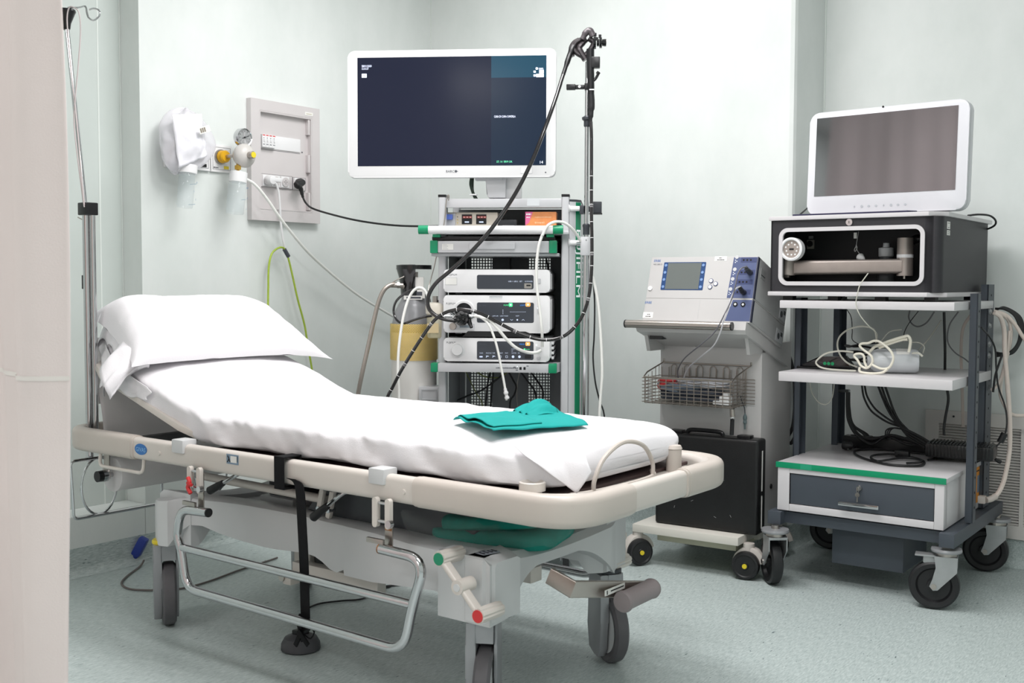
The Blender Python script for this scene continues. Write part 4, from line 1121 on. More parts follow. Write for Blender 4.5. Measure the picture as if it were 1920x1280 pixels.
# device shelves
def shelf(z0, z1, prn=False):
    mb = MB(); mb.box(-.018, .385, -.02, .0, z0, z1, CARTG, bev=.002); mb.box(-.018, .385, -.0, .42, z1-.012, z1, CARTG, bev=.002)
    mb.prism([(.385, -.02), (.385, .10), (.43, .10), (.413, -.01)], z0, z1, CARTG, 'z')
    if prn:
        p = at(EC, 932, 691, y=-.0205); scribble(mb, p.x-.004, -.0206, p.z+.001, .072, .0042, PRINT, 4)
        for u in (976, 983.5):
            q = at(EC, u, 690.5, y=-.0205); mb.box(q.x-.004, q.x+.004, -.0208, -.02, q.z-.005, q.z+.005, PRINTB)
        for u, v in ((969, 690), (969, 693.5), (965, 688), (989, 686)):
            q = at(EC, u, v, y=-.0205); mb.box(q.x-.004, q.x+.004, -.0208, -.02, q.z-.0012, q.z+.0012, PRINT)
        q = at(EC, 970, 687, y=-.0205); mb.cyl((q.x, -.021, q.z), (q.x, -.02, q.z), .0025, WPRINT, n=10)
    s_ = mb.build('shelf', t)
    for x0, x1 in ((-.044, -.018), (.385, .415)):
        mb = MB(); mb.box(x0, x1, -.024, .03, z0-.001, z1+.001, TEAL, bev=.004); mb.build('green_corner', s_)
shelf(.726, .757, True)
mb = MB(); mb.box(xl, xr+.028, .02, .45, .30, .33, CARTG, bev=.004); mb.build('lower_shelf', t)
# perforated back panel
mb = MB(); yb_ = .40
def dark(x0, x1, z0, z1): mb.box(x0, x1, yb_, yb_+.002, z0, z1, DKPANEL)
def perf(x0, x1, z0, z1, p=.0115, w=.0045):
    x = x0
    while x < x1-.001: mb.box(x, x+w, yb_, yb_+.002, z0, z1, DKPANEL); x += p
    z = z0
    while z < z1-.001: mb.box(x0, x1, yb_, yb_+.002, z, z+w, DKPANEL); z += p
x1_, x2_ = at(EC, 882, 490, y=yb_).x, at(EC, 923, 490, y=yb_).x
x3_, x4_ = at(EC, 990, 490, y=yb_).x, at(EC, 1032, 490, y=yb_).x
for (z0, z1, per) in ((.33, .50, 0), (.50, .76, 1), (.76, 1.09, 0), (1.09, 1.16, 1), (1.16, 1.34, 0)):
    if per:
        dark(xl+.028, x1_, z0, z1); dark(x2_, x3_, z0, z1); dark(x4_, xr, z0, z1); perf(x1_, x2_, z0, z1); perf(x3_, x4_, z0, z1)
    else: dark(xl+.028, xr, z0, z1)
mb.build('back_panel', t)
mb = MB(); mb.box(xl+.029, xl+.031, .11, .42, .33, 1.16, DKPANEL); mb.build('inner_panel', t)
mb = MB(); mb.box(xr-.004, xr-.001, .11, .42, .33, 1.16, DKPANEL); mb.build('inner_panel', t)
mb = MB(); mb.cyl((.035, .36, .34), (.035, .36, 1.15), .003, WHITEP, n=8); mb.build('cable_channel', t)
# base and casters
mb = MB(); mb.box(-.06, .49, .0, .52, .10, .15, CARTG, bev=.012); mb.build('base', t)
for x in (-.02, .45):
    for y in (.05, .47):
        mb = MB(); mb.cyl((x, y, .075), (x, y, .10), .018, STEEL, n=14); mb.box(x-.022, x-.014, y-.02, y+.02, .03, .085, GREYP, bev=.003); mb.box(x+.014, x+.022, y-.02, y+.02, .03, .085, GREYP, bev=.003); c_ = mb.build('caster', t)
        mb = MB(); mb.cyl((x-.011, y, .04), (x+.011, y, .04), .04, BLACKR, n=28); mb.build('wheel', c_)
# scope hanger pole with its brackets
PX = .516
mb = MB(); mb.cyl((PX, .05, .15), (PX, .05, 1.20), .0135, CHROME, n=24); mb.cyl((PX, .05, 1.20), (PX, .05, 1.845), .0085, CHROME, n=20)
pl = mb.build('hanger_pole', t)
mb = MB(); mb.lathe([(.0125, 0), (.0125, .026), (.014, .03), (.014, .036), (.009, .04)], DARK, T=Matrix.Translation((PX, .05, 1.225))); mb.build('pole_collar', pl)
mb = MB(); z = at(EC, 1098, 236, y=.05).z; mb.lathe([(.0095, -.004), (.012, 0), (.012, .018), (.018, .022), (.019, .030), (.012, .034), (.0095, .036)], DARK, T=Matrix.Translation((PX, .05, z))); mb.build('pole_collar', pl)
mb = MB(); z1, z0 = at(EC, 1095, 444, y=.05).z, at(EC, 1095, 479, y=.05).z; mb.box(PX-.021, PX+.021, .028, .07, z0, z1, CARTG, bev=.003); mb.cyl((PX, .0278, z1-.012), (PX, .027, z1-.012), .002, PRINT, n=8); mb.cyl((PX-.035, .05, (z0+z1)/2+.012), (PX-.02, .05, (z0+z1)/2+.012), .012, CHROME, n=16); mb.build('pole_clamp', pl)
for v in (455, 391):
    z = at(EC, 1075, v, y=.05).z; mb = MB(); mb.lathe([(.016, 0), (.010, .006), (.009, .05), (.002, .05)], WHITEP, T=Matrix.Translation((.452, .05, z)) @ Matrix.Rotation(PI/2, 4, 'Y')); mb.build('pole_arm', pl)
z = at(EC, 1098, 391, y=.05).z
mb = MB(); mb.box(PX-.025, PX-.009, .04, .07, z-.02, z+.012, DARK, bev=.003); mb.box(PX+.012, PX+.055, .08, .12, z-.014, z+.028, DARK, bev=.003); mb.box(PX-.012, PX+.02, .07, .085, z-.01, z+.01, DARK)
mb.box(PX+.01, PX+.057, .078, .122, z-.018, z-.014, BLACKP); mb.build('grey_holder', pl)
z = at(EC, 1098, 163, y=.05).z
mb = MB(); mb.box(PX-.010, PX+.010, .035, .065, z-.012, z+.012, BLACKP, bev=.003); mb.box(PX-.045, PX-.01, .04, .052, z-.009, z+.007, BLACKP, bev=.003); mb.box(PX-.075, PX-.042, .03, .05, z-.012, z+.008, BLACKP, bev=.003); mb.cyl((PX-.028, .04, z), (PX-.028, .0385, z), .005, WHITEP, n=12)
mb.build('side_clip', pl)
# hanger head
mb = MB(); b_ = lambda u, v, y=.05: at(EC, u, v, y=y)
for (p, rr_) in (([(1098, 112), (1090, 100), (1086, 90), (1092, 82), (1100, 74)], [.012, .012, .011, .010, .009]), ([(1098, 108), (1082, 100), (1076, 90), (1080, 80), (1094, 72)], .009), ([(1074, 106), (1070, 92), (1076, 80), (1086, 74)], .008), ([(1098, 104), (1108, 92), (1113, 80), (1104, 72)], .010)):
    mb.tube([b_(*q) for q in p], rr_, mat('hanger_grey', '#4a4648', .3, .5), n=10, flat=1.4)
mb.build('hanger_hook', pl)

# ------------------------------------------------------------------ monitor
MT = thing('surgical_monitor', 'large white-framed monitor with a dark navy screen above the cart', 'monitor', EC, (.024, .06, 1.36))
mw, mh, z0 = .380, .4585, .0715
mb = MB(); poly = rrpoly(-mw, mw, z0, z0+mh, .022, 6); mb.prism(poly, -.04, -.005, WHITEP, 'y', bev=.006); mb.frame(-mw-.001, mw+.001, z0-.001, z0+mh+.001, .004, -.020, -.014, CARTG, r=.022)
mb.prism(rrpoly(-mw+.06, mw-.06, z0+.05, z0+mh-.05, .03, 5), -.005, .03, WHITEP, 'y', bev=.006); mb.build('housing', MT)
fM = MT.matrix_world.inverted() @ EC.M
def mon(u, v): p = fM @ at(EC, u, v, y=.02); return p
SCN = mat('screen_navy', '#0b0d14', .16, 0, .2, .02, 6, emit='#262d45', es=.72)
SCN2 = mat('screen_navy_right', '#0b0d14', .16, 0, .2, .02, 6, emit='#28384e', es=.8)
SCT = mat('screen_teal', '#0b0d14', .16, 0, .2, .02, 6, emit='#2c5c74', es=.9)
TXT = mat('screen_text', '#dfe6ff', .4, var=0, emit='#e4eaff', es=1.1)
TXG = mat('screen_text_green', '#5fd6a0', .4, var=0, emit='#63d9a4', es=.9)
sx0, sx1, sz0, sz1 = -.343, .346, z0+.042, z0+.0415+.392
xs_ = mon(921, 200).x
mb = MB(); Y = -.0405
mb.box(sx0, xs_, Y-.0004, Y+.001, sz0, sz1, SCN); mb.box(xs_, sx1, Y-.0004, Y+.001, sz0, sz1-.078, SCN2); mb.box(xs_, sx1, Y-.0004, Y+.001, sz1-.078, sz1, SCT)
YT = Y-.0008
def stx(s, u, v, size, m=TXT, sx=1.): p = mon(u, v); mb.text(s, size, m, frontM(p.x, YT, p.z), sx=sx)
stx('28/01/2020', 678, 126, .0105, sx=.78); stx('12:31:27', 678, 131, .0105, sx=.72)
p = mon(683, 142); mb.box(p.x-.009, p.x+.009, YT, YT+.0003, p.z-.007, p.z+.007, TXT); mb.tube([(p.x-.005, YT-.0002, p.z+.005), (p.x+.006, YT-.0002, p.z-.005)], .0008, SCN, n=6, sm=1)
stx('100%', 1009.5, 131, .0105, sx=.8); p = mon(1006.5, 128.5); mb.cyl((p.x, YT, p.z), (p.x, YT+.0003, p.z), .0045, TXT, n=16)
for v, x0, x1 in ((134.5, 1011, 1019.5), (141.5, 1005.5, 1019.5)):
    a, b = mon(x0, v-3), mon(x1, v+3); mb.box(a.x, b.x, YT, YT+.0003, b.z, a.z, TXT); q = mon(1002.5, v); mb.box(q.x-.004, q.x+.004, YT, YT+.0003, q.z-.0035, q.z+.0035, TXT)
stx('CASA DI CURA CANDELA', 926.5, 220.5, .0108, sx=.62); stx('ST: 14  RRM OK', 931, 305, .0105, TXG, sx=.8); stx('14', 1011, 306.5, .014)
mb.build('screen', MT)
mb = MB(); p = mon(836, 323.5); v_, f_ = glyph('BARC'); wq = max(q_.x for q_ in v_)*.0125; mb.text('BARC', .0125, PRINT, frontM(p.x, -.0407, p.z)); mb.cyl((p.x+wq+.0055, -.0408, p.z+.0044), (p.x+wq+.0055, -.0402, p.z+.0044), .0046, PRINT, n=14); mb.box(p.x+wq+.009, p.x+wq+.0135, -.0408, -.0402, p.z+.0037, p.z+.0051, PRINT); mb.build('maker_name', MT)
mb = MB(); a, b = mon(976, 312), mon(998, 325); mb.box(a.x, b.x, -.0406, -.04, b.z, a.z, mat('pale_sticker', '#dcdcdc', .5)); mb.frame(a.x, b.x, b.z, a.z, .0006, -.0409, -.0405, mat('faint_print', '#9aa0a6', .6)); mb.cyl((mon(1023, 323).x, -.041, mon(1023, 323).z), (mon(1023, 323).x, -.04, mon(1023, 323).z), .0025, PRINT, n=10); mb.build('sticker', MT)
mb = MB(); a, b = mon(904, 332), mon(946, 366)
mb.prism([(a.x+.012, .012), (a.x+.02, .0), (b.x, .0), (b.x, z0+.05), (a.x, z0+.05), (a.x+.012, z0-.01)], .0, .06, CARTG, 'y', bev=.004); mb.box(b.x-.005, b.x+.055, .03, .08, -.0, z0+.1, WHITEP, bev=.004)
mb.cyl((a.x+.055, .03, -.003), (a.x+.055, .03, .012), .022, BLACKP, n=20); mb.box(a.x-.03, b.x-.01, -.01, .03, z0-.008, z0+.004, CARTD, bev=.003); mb.build('neck', MT)
mb = MB(); mb.tube([fM @ at(EC, u, v, y=.07) for u, v in ((884, 330), (882, 345), (886, 360), (891, 373))], .0045, mat('dark_green_cable', '#1f2f24', .5), n=8)
mb.tube([fM @ at(EC, u, v, y=.085) for u, v in ((887, 330), (886, 345), (887, 360), (894, 373))], .0045, mat('dark_green_cable', '#1f2f24', .5), n=8); mb.box((fM @ at(EC, 884, 366, y=.07)).x-.006, (fM @ at(EC, 892, 366, y=.07)).x+.004, .0, .03, .010, .015, WHITEP); mb.build('cable_pair', MT)

# ------------------------------------------------------------------ processors
PW = .388
LBL = mat('panel_slate', '#3b3f47', .3, var=.02)
IC = mat('panel_icon', '#c8d3e6', .5, var=0, emit='#c8d6f5', es=.45)
IBL = mat('panel_blue', '#2f7fd0', .5, var=0, emit='#2f7fd0', es=.8); IGR = mat('panel_green', '#3fdc86', .5, var=0, emit='#43e08b', es=.9); IOR = mat('panel_orange', '#f4a45b', .5, var=0, emit='#f5a55c', es=.9)
def processor(name, label, z0, z1, panel, feet=True):
    t = thing(name, label, 'medical device', EC, (0, 0, z0)); h = z1-z0
    mb = MB(); f_ = .006 if feet else 0
    mb.prism(rrpoly(0, PW, f_, h, .014, 5), .0, .37, WHITEP, 'y', bev=.006)
    mb.box(PW-.002, PW+.003, .05, .36, f_+.012, h-.014, WHITEP, bev=.002)
    mb.build('housing', t)
    for x in (.04, PW-.06):
        mb = MB(); mb.box(x, x+.025, .03, .33, 0, f_+.002, DARK); mb.build('foot_strip', t)
    u0, v0, u1, v1 = panel; a, b = at(EC, u0, v0, y=0), at(EC, u1, v1, y=0)
    mb = MB(); mb.prism(rrpoly(a.x, b.x, b.z-z0, a.z-z0, .006, 4), -.0008, .001, LBL, 'y')
    return t, mb, z0
def ptx(mb, z0, s, u, v, size, m=IC, sx=1., y=-.0011): p = at(EC, u, v, y=0); mb.text(s, size, m, frontM(p.x, y, p.z-z0), sx=sx)
def pbox(mb, z0, u0, v0, u1, v1, m, y=-.0011, th=.0004, r=0):
    a, b = at(EC, u0, v0, y=0), at(EC, u1, v1, y=0)
    if r: mb.prism(rrpoly(a.x, b.x, b.z-z0, a.z-z0, r, 3), y, y+th, m, 'y')
    else: mb.box(a.x, b.x, y, y+th, b.z-z0, a.z-z0, m)
def maker(t, z0, u, v, mirror=False):
    mb = MB(); ptx(mb, z0, 'FUJIFILM', u, v, .0095, PRINT, y=-.0004); mb.build('maker_name', t)
# top: recorder-like unit with small slot
t, mb, z0 = processor('endoscopy_processor', 'topmost white device on the left cart, with a slim dark panel and small port', 1.0085, 1.098, (894.3, 515.1, 1000.4, 542.1))
ptx(mb, z0, 'EX-1', 899, 521, .006, PRINT, 1.2)
for k, u in enumerate((953, 963, 974)): ptx(mb, z0, ('USB 1', 'USB 2', 'SET')[k], u, 528.5, .0065)
ptx(mb, z0, 'O POWER', 984, 528.5, .0062)
pbox(mb, z0, 983, 531, 997, 540.5, STEEL, r=.002); pbox(mb, z0, 987, 533.5, 995, 536.5, BLACKP, y=-.0016, th=.0006)
mb.build('control_panel', t); maker(t, z0, 839, 516.5)
mb = MB(); pbox(mb, z0, 834.5, 520, 857, 534, PAPERL, y=-.0006, th=.0004); a = at(EC, 846, 527, y=0); mb.frame(a.x-.0215, a.x+.0215, a.z-z0-.013, a.z-z0+.013, .0006, -.0008, -.0004, mat('faint_print', '#9aa0a6', .6)); mb.build('paper_sticker', t)
mb = MB(); pbox(mb, z0, 1008, 522, 1014, 531, CARTG, y=-.003, th=.003, r=.003); mb.build('power_switch', t)
# middle: light source
t, mb, z0 = processor('endoscopy_processor', 'middle white device on the left cart, holding the black scope connector', .862, 1.0045, (894.3, 566.7, 1000.9, 605.2))
LS = t
ptx(mb, z0, 'BL-7000', 899, 573.5, .0065, PRINT, 1.1); ptx(mb, z0, 'PUMP', 944.5, 573.3, .0075, IGR, .95); ptx(mb, z0, 'LIGHT', 975, 573.3, .0075, IBL, .95)
for k in range(3): ptx(mb, z0, 'LMH'[k], 931+3.6*k, 573, .005, PRINT)
pbox(mb, z0, 954, 567.8, 961, 574.8, IGR, r=.003); pbox(mb, z0, 985.5, 567.5, 994.5, 574.5, IOR, r=.003); ptx(mb, z0, 'II', 967, 573, .006, PRINT)
pbox(mb, z0, 956, 569.8, 959, 572.8, WPRINT, y=-.0015); pbox(mb, z0, 988.5, 569.5, 991.5, 572.5, WPRINT, y=-.0015)
for k in range(11): pbox(mb, z0, 956.5+2.8*k, 584, 957.5+2.8*k, 585, IC)
for k in range(4): pbox(mb, z0, 942.5, 580.5+2.3*k, 943.5, 581.5+2.3*k, IC)
ptx(mb, z0, 'LAMP LIFE', 923, 593, .005); ptx(mb, z0, 'LIGHT MODE', 937.5, 593, .005); ptx(mb, z0, 'SHIFT', 967, 593, .005)
for u, s_ in ((942.5, 'o'), (970, 'o')):
    p = at(EC, u, 599.5, y=0); mb.cyl((p.x, -.0014, p.z-z0), (p.x, -.0009, p.z-z0), .0045 if u < 950 else .003, IC, n=14)
for u, sg in ((959.5, -1), (981, 1)):
    p = at(EC, u, 599.5, y=0); mb.tube([(p.x-.0045, -.0012, p.z-z0-.002*sg), (p.x, -.0012, p.z-z0+.002*sg), (p.x+.0045, -.0012, p.z-z0-.002*sg)], .0007, IC, n=6, sm=1)
mb.build('control_panel', t); maker(t, z0, 836, 570.5)
mb = MB(); p = at(EC, 870, 583, y=0); T = Matrix.Translation((p.x, 0, p.z-z0)) @ RX90
mb.lathe([(.041, -.001), (.041, .003), (.037, .006), (.030, .006), (.030, .0)], WHITEP, T=T, n=36); mb.lathe([(.002, .002), (.030, .002)], DARK, T=T); pbox(mb, z0, 847, 606.5, 890, 618, CARTG, y=-.004, th=.004, r=.002); mb.build('scope_socket', t)
mb = MB(); p = at(EC, 849.5, 611.5, y=0); T = Matrix.Translation((p.x, 0, p.z-z0)) @ RX90; mb.lathe([(.0135, .0), (.0135, .006), (.0115, .010), (.008, .010), (.008, .007), (.002, .007)], STEEL, T=T); mb.build('round_button', t)
mb = MB(); pbox(mb, z0, 862, 609, 884, 614, mat('slot_label', '#7e8a93', .4), y=-.0048, th=.0008); mb.build('lock_slot', t)
mb = MB(); pbox(mb, z0, 1008, 574, 1014, 587, CARTG, y=-.003, th=.003, r=.003); pbox(mb, z0, 1007, 576, 1009.5, 579, WPRINT, y=-.0036, th=.0006); mb.build('power_switch', t)
mb = MB(); pbox(mb, z0, 918, 554.5, 942, 559, CLEAR, y=-.004, th=.004); mb.build('tape_tab', t)
mb = MB(); mb.prism([(.07, -.008), (.09, .012), (.30, .012), (.33, -.0), (.36, -.008)], -.001, .03, BLACKP, 'y'); mb.build('dark_recess', t)
# bottom: video processor
t, mb, z0 = processor('endoscopy_processor', 'lowest white device on the left cart, with a round knob and a row of icons', .758, .849, (894.3, 639.3, 1000.4, 674.6))
ptx(mb, z0, 'VP-7000', 899, 646, .0065, PRINT, 1.1); ptx(mb, z0, 'FREEZE', 974, 646.3, .0068, IBL, .85); pbox(mb, z0, 985.5, 641, 994, 648, IOR, r=.003); pbox(mb, z0, 988.5, 643, 991, 646, WPRINT, y=-.0015)
for k, s_ in enumerate(('COLOR', 'STRUCTURE', 'TONE', 'QUALITY', 'MULTI', 'MONITOR', 'SUB')):
    ptx(mb, z0, s_, 899+12*k, 662.5, .0052, IC, .72)
    p = at(EC, 902+12*k, 668.5, y=0); q = (p.x, p.z-z0)
    if k in (3, 4): mb.frame(q[0]-.004, q[0]+.004, q[1]-.004, q[1]+.004, .001, -.0013, -.0009, IC)
    elif k in (5, 6): mb.lathe([(.0025, 0), (.0048, 0), (.0048, .0004), (.0025, .0004)], IC, n=16, T=Matrix.Translation((q[0], -.0009, q[1])) @ RX90)
    elif k == 0:
        for d in (-.0035, 0, .0035): mb.cyl((q[0]+d, -.0013, q[1]), (q[0]+d, -.0009, q[1]), .0028, IC, n=10)
    else: mb.tube([(q[0]-.005, -.0012, q[1]-.003), (q[0], -.0012, q[1]+.003), (q[0]+.005, -.0012, q[1]+.001)], .0011, IC, n=6, sm=1); mb.tube([(q[0]-.005, -.0012, q[1]+.003), (q[0]+.001, -.0012, q[1]+.001)], .0011, IC, n=6, sm=1)
ptx(mb, z0, 'PHOTO', 959, 655, .0045, IC, .8); ptx(mb, z0, 'EYE', 959, 658.5, .0045, IC, .8); pbox(mb, z0, 982, 653, 985, 655.5, IGR); ptx(mb, z0, 'SPEAKER', 986, 655.5, .0045, IGR, .8); pbox(mb, z0, 984, 665, 996, 672, BLACKP, y=-.0013, r=.001)
mb.build('control_panel', t); maker(t, z0, 837, 643.5)
mb = MB(); p = at(EC, 858, 655.5, y=0); mb.lathe([(.028, .0), (.028, .002), (.021, .004), (.021, .014), (.019, .017), (.002, .0175)], WHITEP, n=40, T=Matrix.Translation((p.x, 0, p.z-z0)) @ RX90); mb.build('round_knob', t)
mb = MB(); pbox(mb, z0, 1005, 650.5, 1013, 660, CARTG, y=-.003, th=.003, r=.003); pbox(mb, z0, 1004.5, 645, 1007.5, 648.5, WPRINT, y=-.0036, th=.0006); mb.build('power_switch', t)
mb = MB(); p = at(EC, 1010, 671, y=0); mb.lathe([(.007, .0), (.007, .003), (.0055, .004), (.002, .004)], CARTG, n=20, T=Matrix.Translation((p.x, 0, p.z-z0)) @ RX90); mb.build('round_button', t)
mb = MB()
for k in range(4): mb.box(PW+.003, PW+.012, .06, .30, .012+.018*k, .022+.018*k, WHITEP, bev=.002)
mb.build('cooling_fin', t)

# ------------------------------------------------------------------ things on the top shelf
t = thing('insufflator', 'beige device with red digit displays on the top shelf of the left cart', 'medical device', EC, (.005, .09, 1.238))
IV = mat('ivory_metal', '#d2cabd', .4)
fI = Matrix.Translation((-.005, -.09, -1.238))
def ib(u0, v0, u1, v1, m, y0, y1, r=0):
    a, b = fI @ at(EC, u0, v0, y=.09), fI @ at(EC, u1, v1, y=.09); return a.x, b.x, b.z, a.z
mb = MB(); x0, x1, z0_, z1_ = ib(834, 398, 933, 424, IV, 0, 0); mb.box(x0, x1, 0, .22, .001, z1_, IV, bev=.003); mb.build('housing', t)
mb = MB(); x0, x1, z0_, z1_ = ib(834, 400, 854, 423, IV, 0, 0); mb.box(x0, x1, -.006, 0, .003, z1_, mat('grey_face', '#b9bbc0', .4), bev=.001); mb.build('side_face', t)
mb = MB(); x0, x1, z0_, z1_ = ib(835, 402, 850, 412, IV, 0, 0); mb.box(x0, x1, -.02, -.006, z0_, z1_, mat('blue_socket', '#4d66b5', .4), bev=.003); mb.build('blue_connector', t)
DG = mat('red_digit', '#e0483f', .5, var=0, emit='#e0483f', es=.8)
for u0, u1 in ((866, 885), (893, 912)):
    mb = MB(); x0, x1, z0_, z1_ = ib(u0, 402, u1, 420, IV, 0, 0); mb.box(x0, x1, -.002, 0, z0_, z1_, PRINTB)
    for k in range(3): xx = x0+.004+.0115*k; mb.box(xx, xx+.010, -.0025, -.002, z1_-.014, z1_-.006, mat('red_window', '#b4544c', .4)); mb.box(xx+.002, xx+.008, -.003, -.0025, z1_-.0108, z1_-.0095, WPRINT)
    mb.box((x0+x1)/2-.008, (x0+x1)/2+.008, -.0026, -.002, z0_+.005, z0_+.010, IC); mb.build('red_display', t)
mb = MB(); x0, x1, z0_, z1_ = ib(857, 405, 859, 419, IV, 0, 0)
for k in range(3): mb.cyl(((x0+x1)/2, -.002, z1_-.003-.011*k), ((x0+x1)/2, 0, z1_-.003-.011*k), .0016, PRINTB if k < 1 else YELLOW, n=8)
mb.build('indicator', t)
t_ = MB(); t_.box(.185, .26, .10, .20, 1.2385, 1.285, DARK, bev=.01); t_.box(.20, .255, .085, .11, 1.239, 1.262, CARTG, bev=.008)
tag(t_.build('grey_adapter', frame=EC), 'grey adapter block beside the beige device on the top shelf', 'adapter')
t = thing('glove_box', 'orange and pink glove box on the top shelf of the left cart', 'box', EC, (.30, .075, 1.2385))
OR = mat('orange_print', '#ee9a5e', .5, var=.12, vs=30); PK = mat('pink_print', '#e76fa2', .5, var=.04)
mb = MB(); a, b = at(EC, 985, 397, y=.075), at(EC, 1043, 421, y=.075); hh = a.z-1.2385; w_ = b.x-a.x; ox = a.x-.30
mb.box(ox, ox+w_, 0, .09, 0, hh, OR, bev=.001); mb.prism([(ox, hh*.3), (ox+.014, hh*.45), (ox+.028, hh), (ox, hh)], -.0006, .0, PK, 'y')
scribble(mb, ox+.003, -.0009, hh-.012, .018, .006, WPRINT, 5); scribble(mb, ox+.004, -.0009, hh-.022, .014, .004, WPRINT, 6); scribble(mb, ox+.035, -.0007, hh*.4, .035, .007, mat('pale_orange', '#f6c69a', .5, var=0), 7); scribble(mb, ox+.035, -.0007, hh*.7, .06, .004, mat('pale_orange', '#f6c69a', .5, var=0), 8); mb.box(-.005, .005, -.0009, 0, -.005, .005, PK, T=Matrix.Translation((ox+.085, 0, hh*.35)) @ Matrix.Rotation(R(45), 4, 'Y'))
mb.build('carton', t)
cable('grey_shelf_wire', 'grey wire hooked over the top left corner of the left cart', 'wire', EC, [(832, 424), (835, 400), (837, 378), (840, 366), (842, 368), (841, 376)], .002, STEEL, y=.035)

# ------------------------------------------------------------------ endoscope
t = thing('endoscope', 'black flexible endoscope hanging from the pole and looping in front of the cart', 'endoscope', EC, (PX+.021, .03, 1.5))
b0 = Vector((PX+.021, .03, 1.5))
SH = mat('scope_black', '#1c191b', .16, 0, .6, .04, coat=.6)
E_ = lambda u, v, y=.03: at(EC, u, v, y=y)-b0
mb = MB(); mb.tube([E_(1107, 92), E_(1107, 130), E_(1108, 160), E_(1108, 178)], [.014, .0135, .0125, .012], BLACKP, n=16); mb.tube([E_(1108, 178), E_(1109, 196), E_(1108, 215), E_(1107, 232)], [.0125, .012, .009, .006], BLACKR, n=14)
a, b = E_(1112, 107), E_(1125, 128); mb.box(a.x-.008, b.x, -.014, .014, b.z, a.z, BLACKP, bev=.004)
mb.tube([E_(1112, 152), E_(1117, 147), E_(1122, 138)], .005, BLACKP, n=8); mb.cyl(E_(1120, 139), E_(1123, 135), .007, BLACKP, n=12); mb.box(E_(1105, 169).x, E_(1114, 169).x, -.0135, -.012, E_(1105, 170).z, E_(1105, 168).z, WPRINT); mb.build('control_body', t)
mb = MB()
for u, r_ in ((1115, .022), (1121, .013), (1126, .019), (1131, .012), (1134, .013)):
    a = E_(u, 80); mb.cyl(a+Vector((-.004, 0, 0)), a+Vector((.005, 0, 0)), r_, BLACKG, n=9)
for u, v in ((1116, 62), (1125, 65), (1119, 70), (1131, 77)): mb.cyl(E_(u, v+6), E_(u, v), .005, BLACKP, n=10)
mb.cyl(E_(1130, 78), E_(1137, 78), .009, STEEL, n=14); mb.build('angulation_knob', t)
mb = MB(); mb.tube([E_(1092, 74), E_(1098, 62), E_(1106, 58), (E_(1112, 68))], [.010, .012, .013, .012], mat('scope_grey', '#575255', .3, .3), n=12); mb.cyl(E_(1103, 60), E_(1104, 53), .006, BLACKP, n=10); mb.build('suction_port', t)
# insertion tube with rings
ip = [(1108, 228, .03), (1109, 260, .025), (1109, 330, .02), (1109, 400, .0), (1110, 460, -.02), (1109, 510, -.04), (1105, 550, -.055), (1096, 583, -.07), (1080, 610, -.08), (1055, 631, -.085), (1020, 637, -.09), (985, 629, -.095), (950, 613, -.10), (915, 594, -.11), (888, 583, -.12), (860, 580, -.12), (835, 586, -.11), (814, 601, -.10), (796, 625, -.09), (775, 657, -.08), (752, 695, -.07), (735, 728, -.06), (726, 746, -.06)]
P_ = [at(EC, *q[:2], y=q[2])-b0 for q in ip]; P = spline(P_+[P_[-1]+Vector((-.03, 0, -.10)), P_[-1]+Vector((-.04, .01, -.22))], 8)
mb = MB(); mb.tube(P, .0062, SH, n=12, sm=1); mb.build('insertion_tube', t)
mb = MB(); acc = 0; nxt = .18; cnt = 0
for i in range(1, len(P)):
    acc += (P[i]-P[i-1]).length
    if acc > nxt and acc > .1:
        d = (P[i]-P[i-1]).normalized(); mb.cyl(P[i]-d*.001, P[i]+d*.001, .0066, WHITEP, n=12); cnt += 1
        nxt += .057
        if cnt % 3 == 0: mb.cyl(P[i]+d*.004, P[i]+d*.0046, .0066, WHITEP, n=12); mb.cyl(P[i]+d*.007, P[i]+d*.0105, .00645, mat('mark_grey', '#8d8a8c', .5), n=12)
mb.build('depth_mark', t)
# universal cord
uc = [(1076, 86, .05), (1068, 104, .04), (1056, 140, .02), (1040, 190, -.02), (1020, 245, -.05), (996, 305, -.07), (965, 365, -.09), (925, 424, -.10), (885, 470, -.10), (845, 507, -.10), (818, 530, -.10), (804, 553, -.10), (803, 575, -.10), (815, 590, -.10), (833, 598, -.10), (852, 601, -.095)]
mb = MB(); mb.tube([at(EC, *q[:2], y=q[2])-b0 for q in uc], .0072, SH, n=14, sm=8); mb.tube([at(EC, *q[:2], y=q[2])-b0 for q in uc[:3]], [.012, .010, .0075], BLACKP, n=12); mb.build('universal_cord', t)
# connector at the light source
mb = MB(); c = at(EC, 866, 597, y=-.06)-b0
mb.lathe([(.002, .022), (.020, .020), (.026, .008), (.027, -.01), (.025, -.035), (.020, -.055)], BLACKG, n=24, T=Matrix.Translation(c) @ Matrix.Rotation(R(12), 4, 'Z') @ Matrix.Rotation(PI/2+.1, 4, 'X'))
mb.tube([at(EC, 850, 601, y=-.095)-b0, at(EC, 858, 598, y=-.085)-b0, at(EC, 866, 596, y=-.07)-b0], [.010, .016, .020], BLACKG, n=14)
mb.tube([at(EC, 878, 590, y=-.05)-b0, at(EC, 880, 603, y=-.06)-b0, at(EC, 884, 614, y=-.07)-b0], [.009, .008, .006], BLACKP, n=12)
for q in ((872, 580), (858, 582)): mb.cyl(at(EC, q[0], q[1]+8, y=-.05)-b0, at(EC, *q, y=-.05)-b0, .010, BLACKG, n=12)
mb.build('light_guide_connector', t)
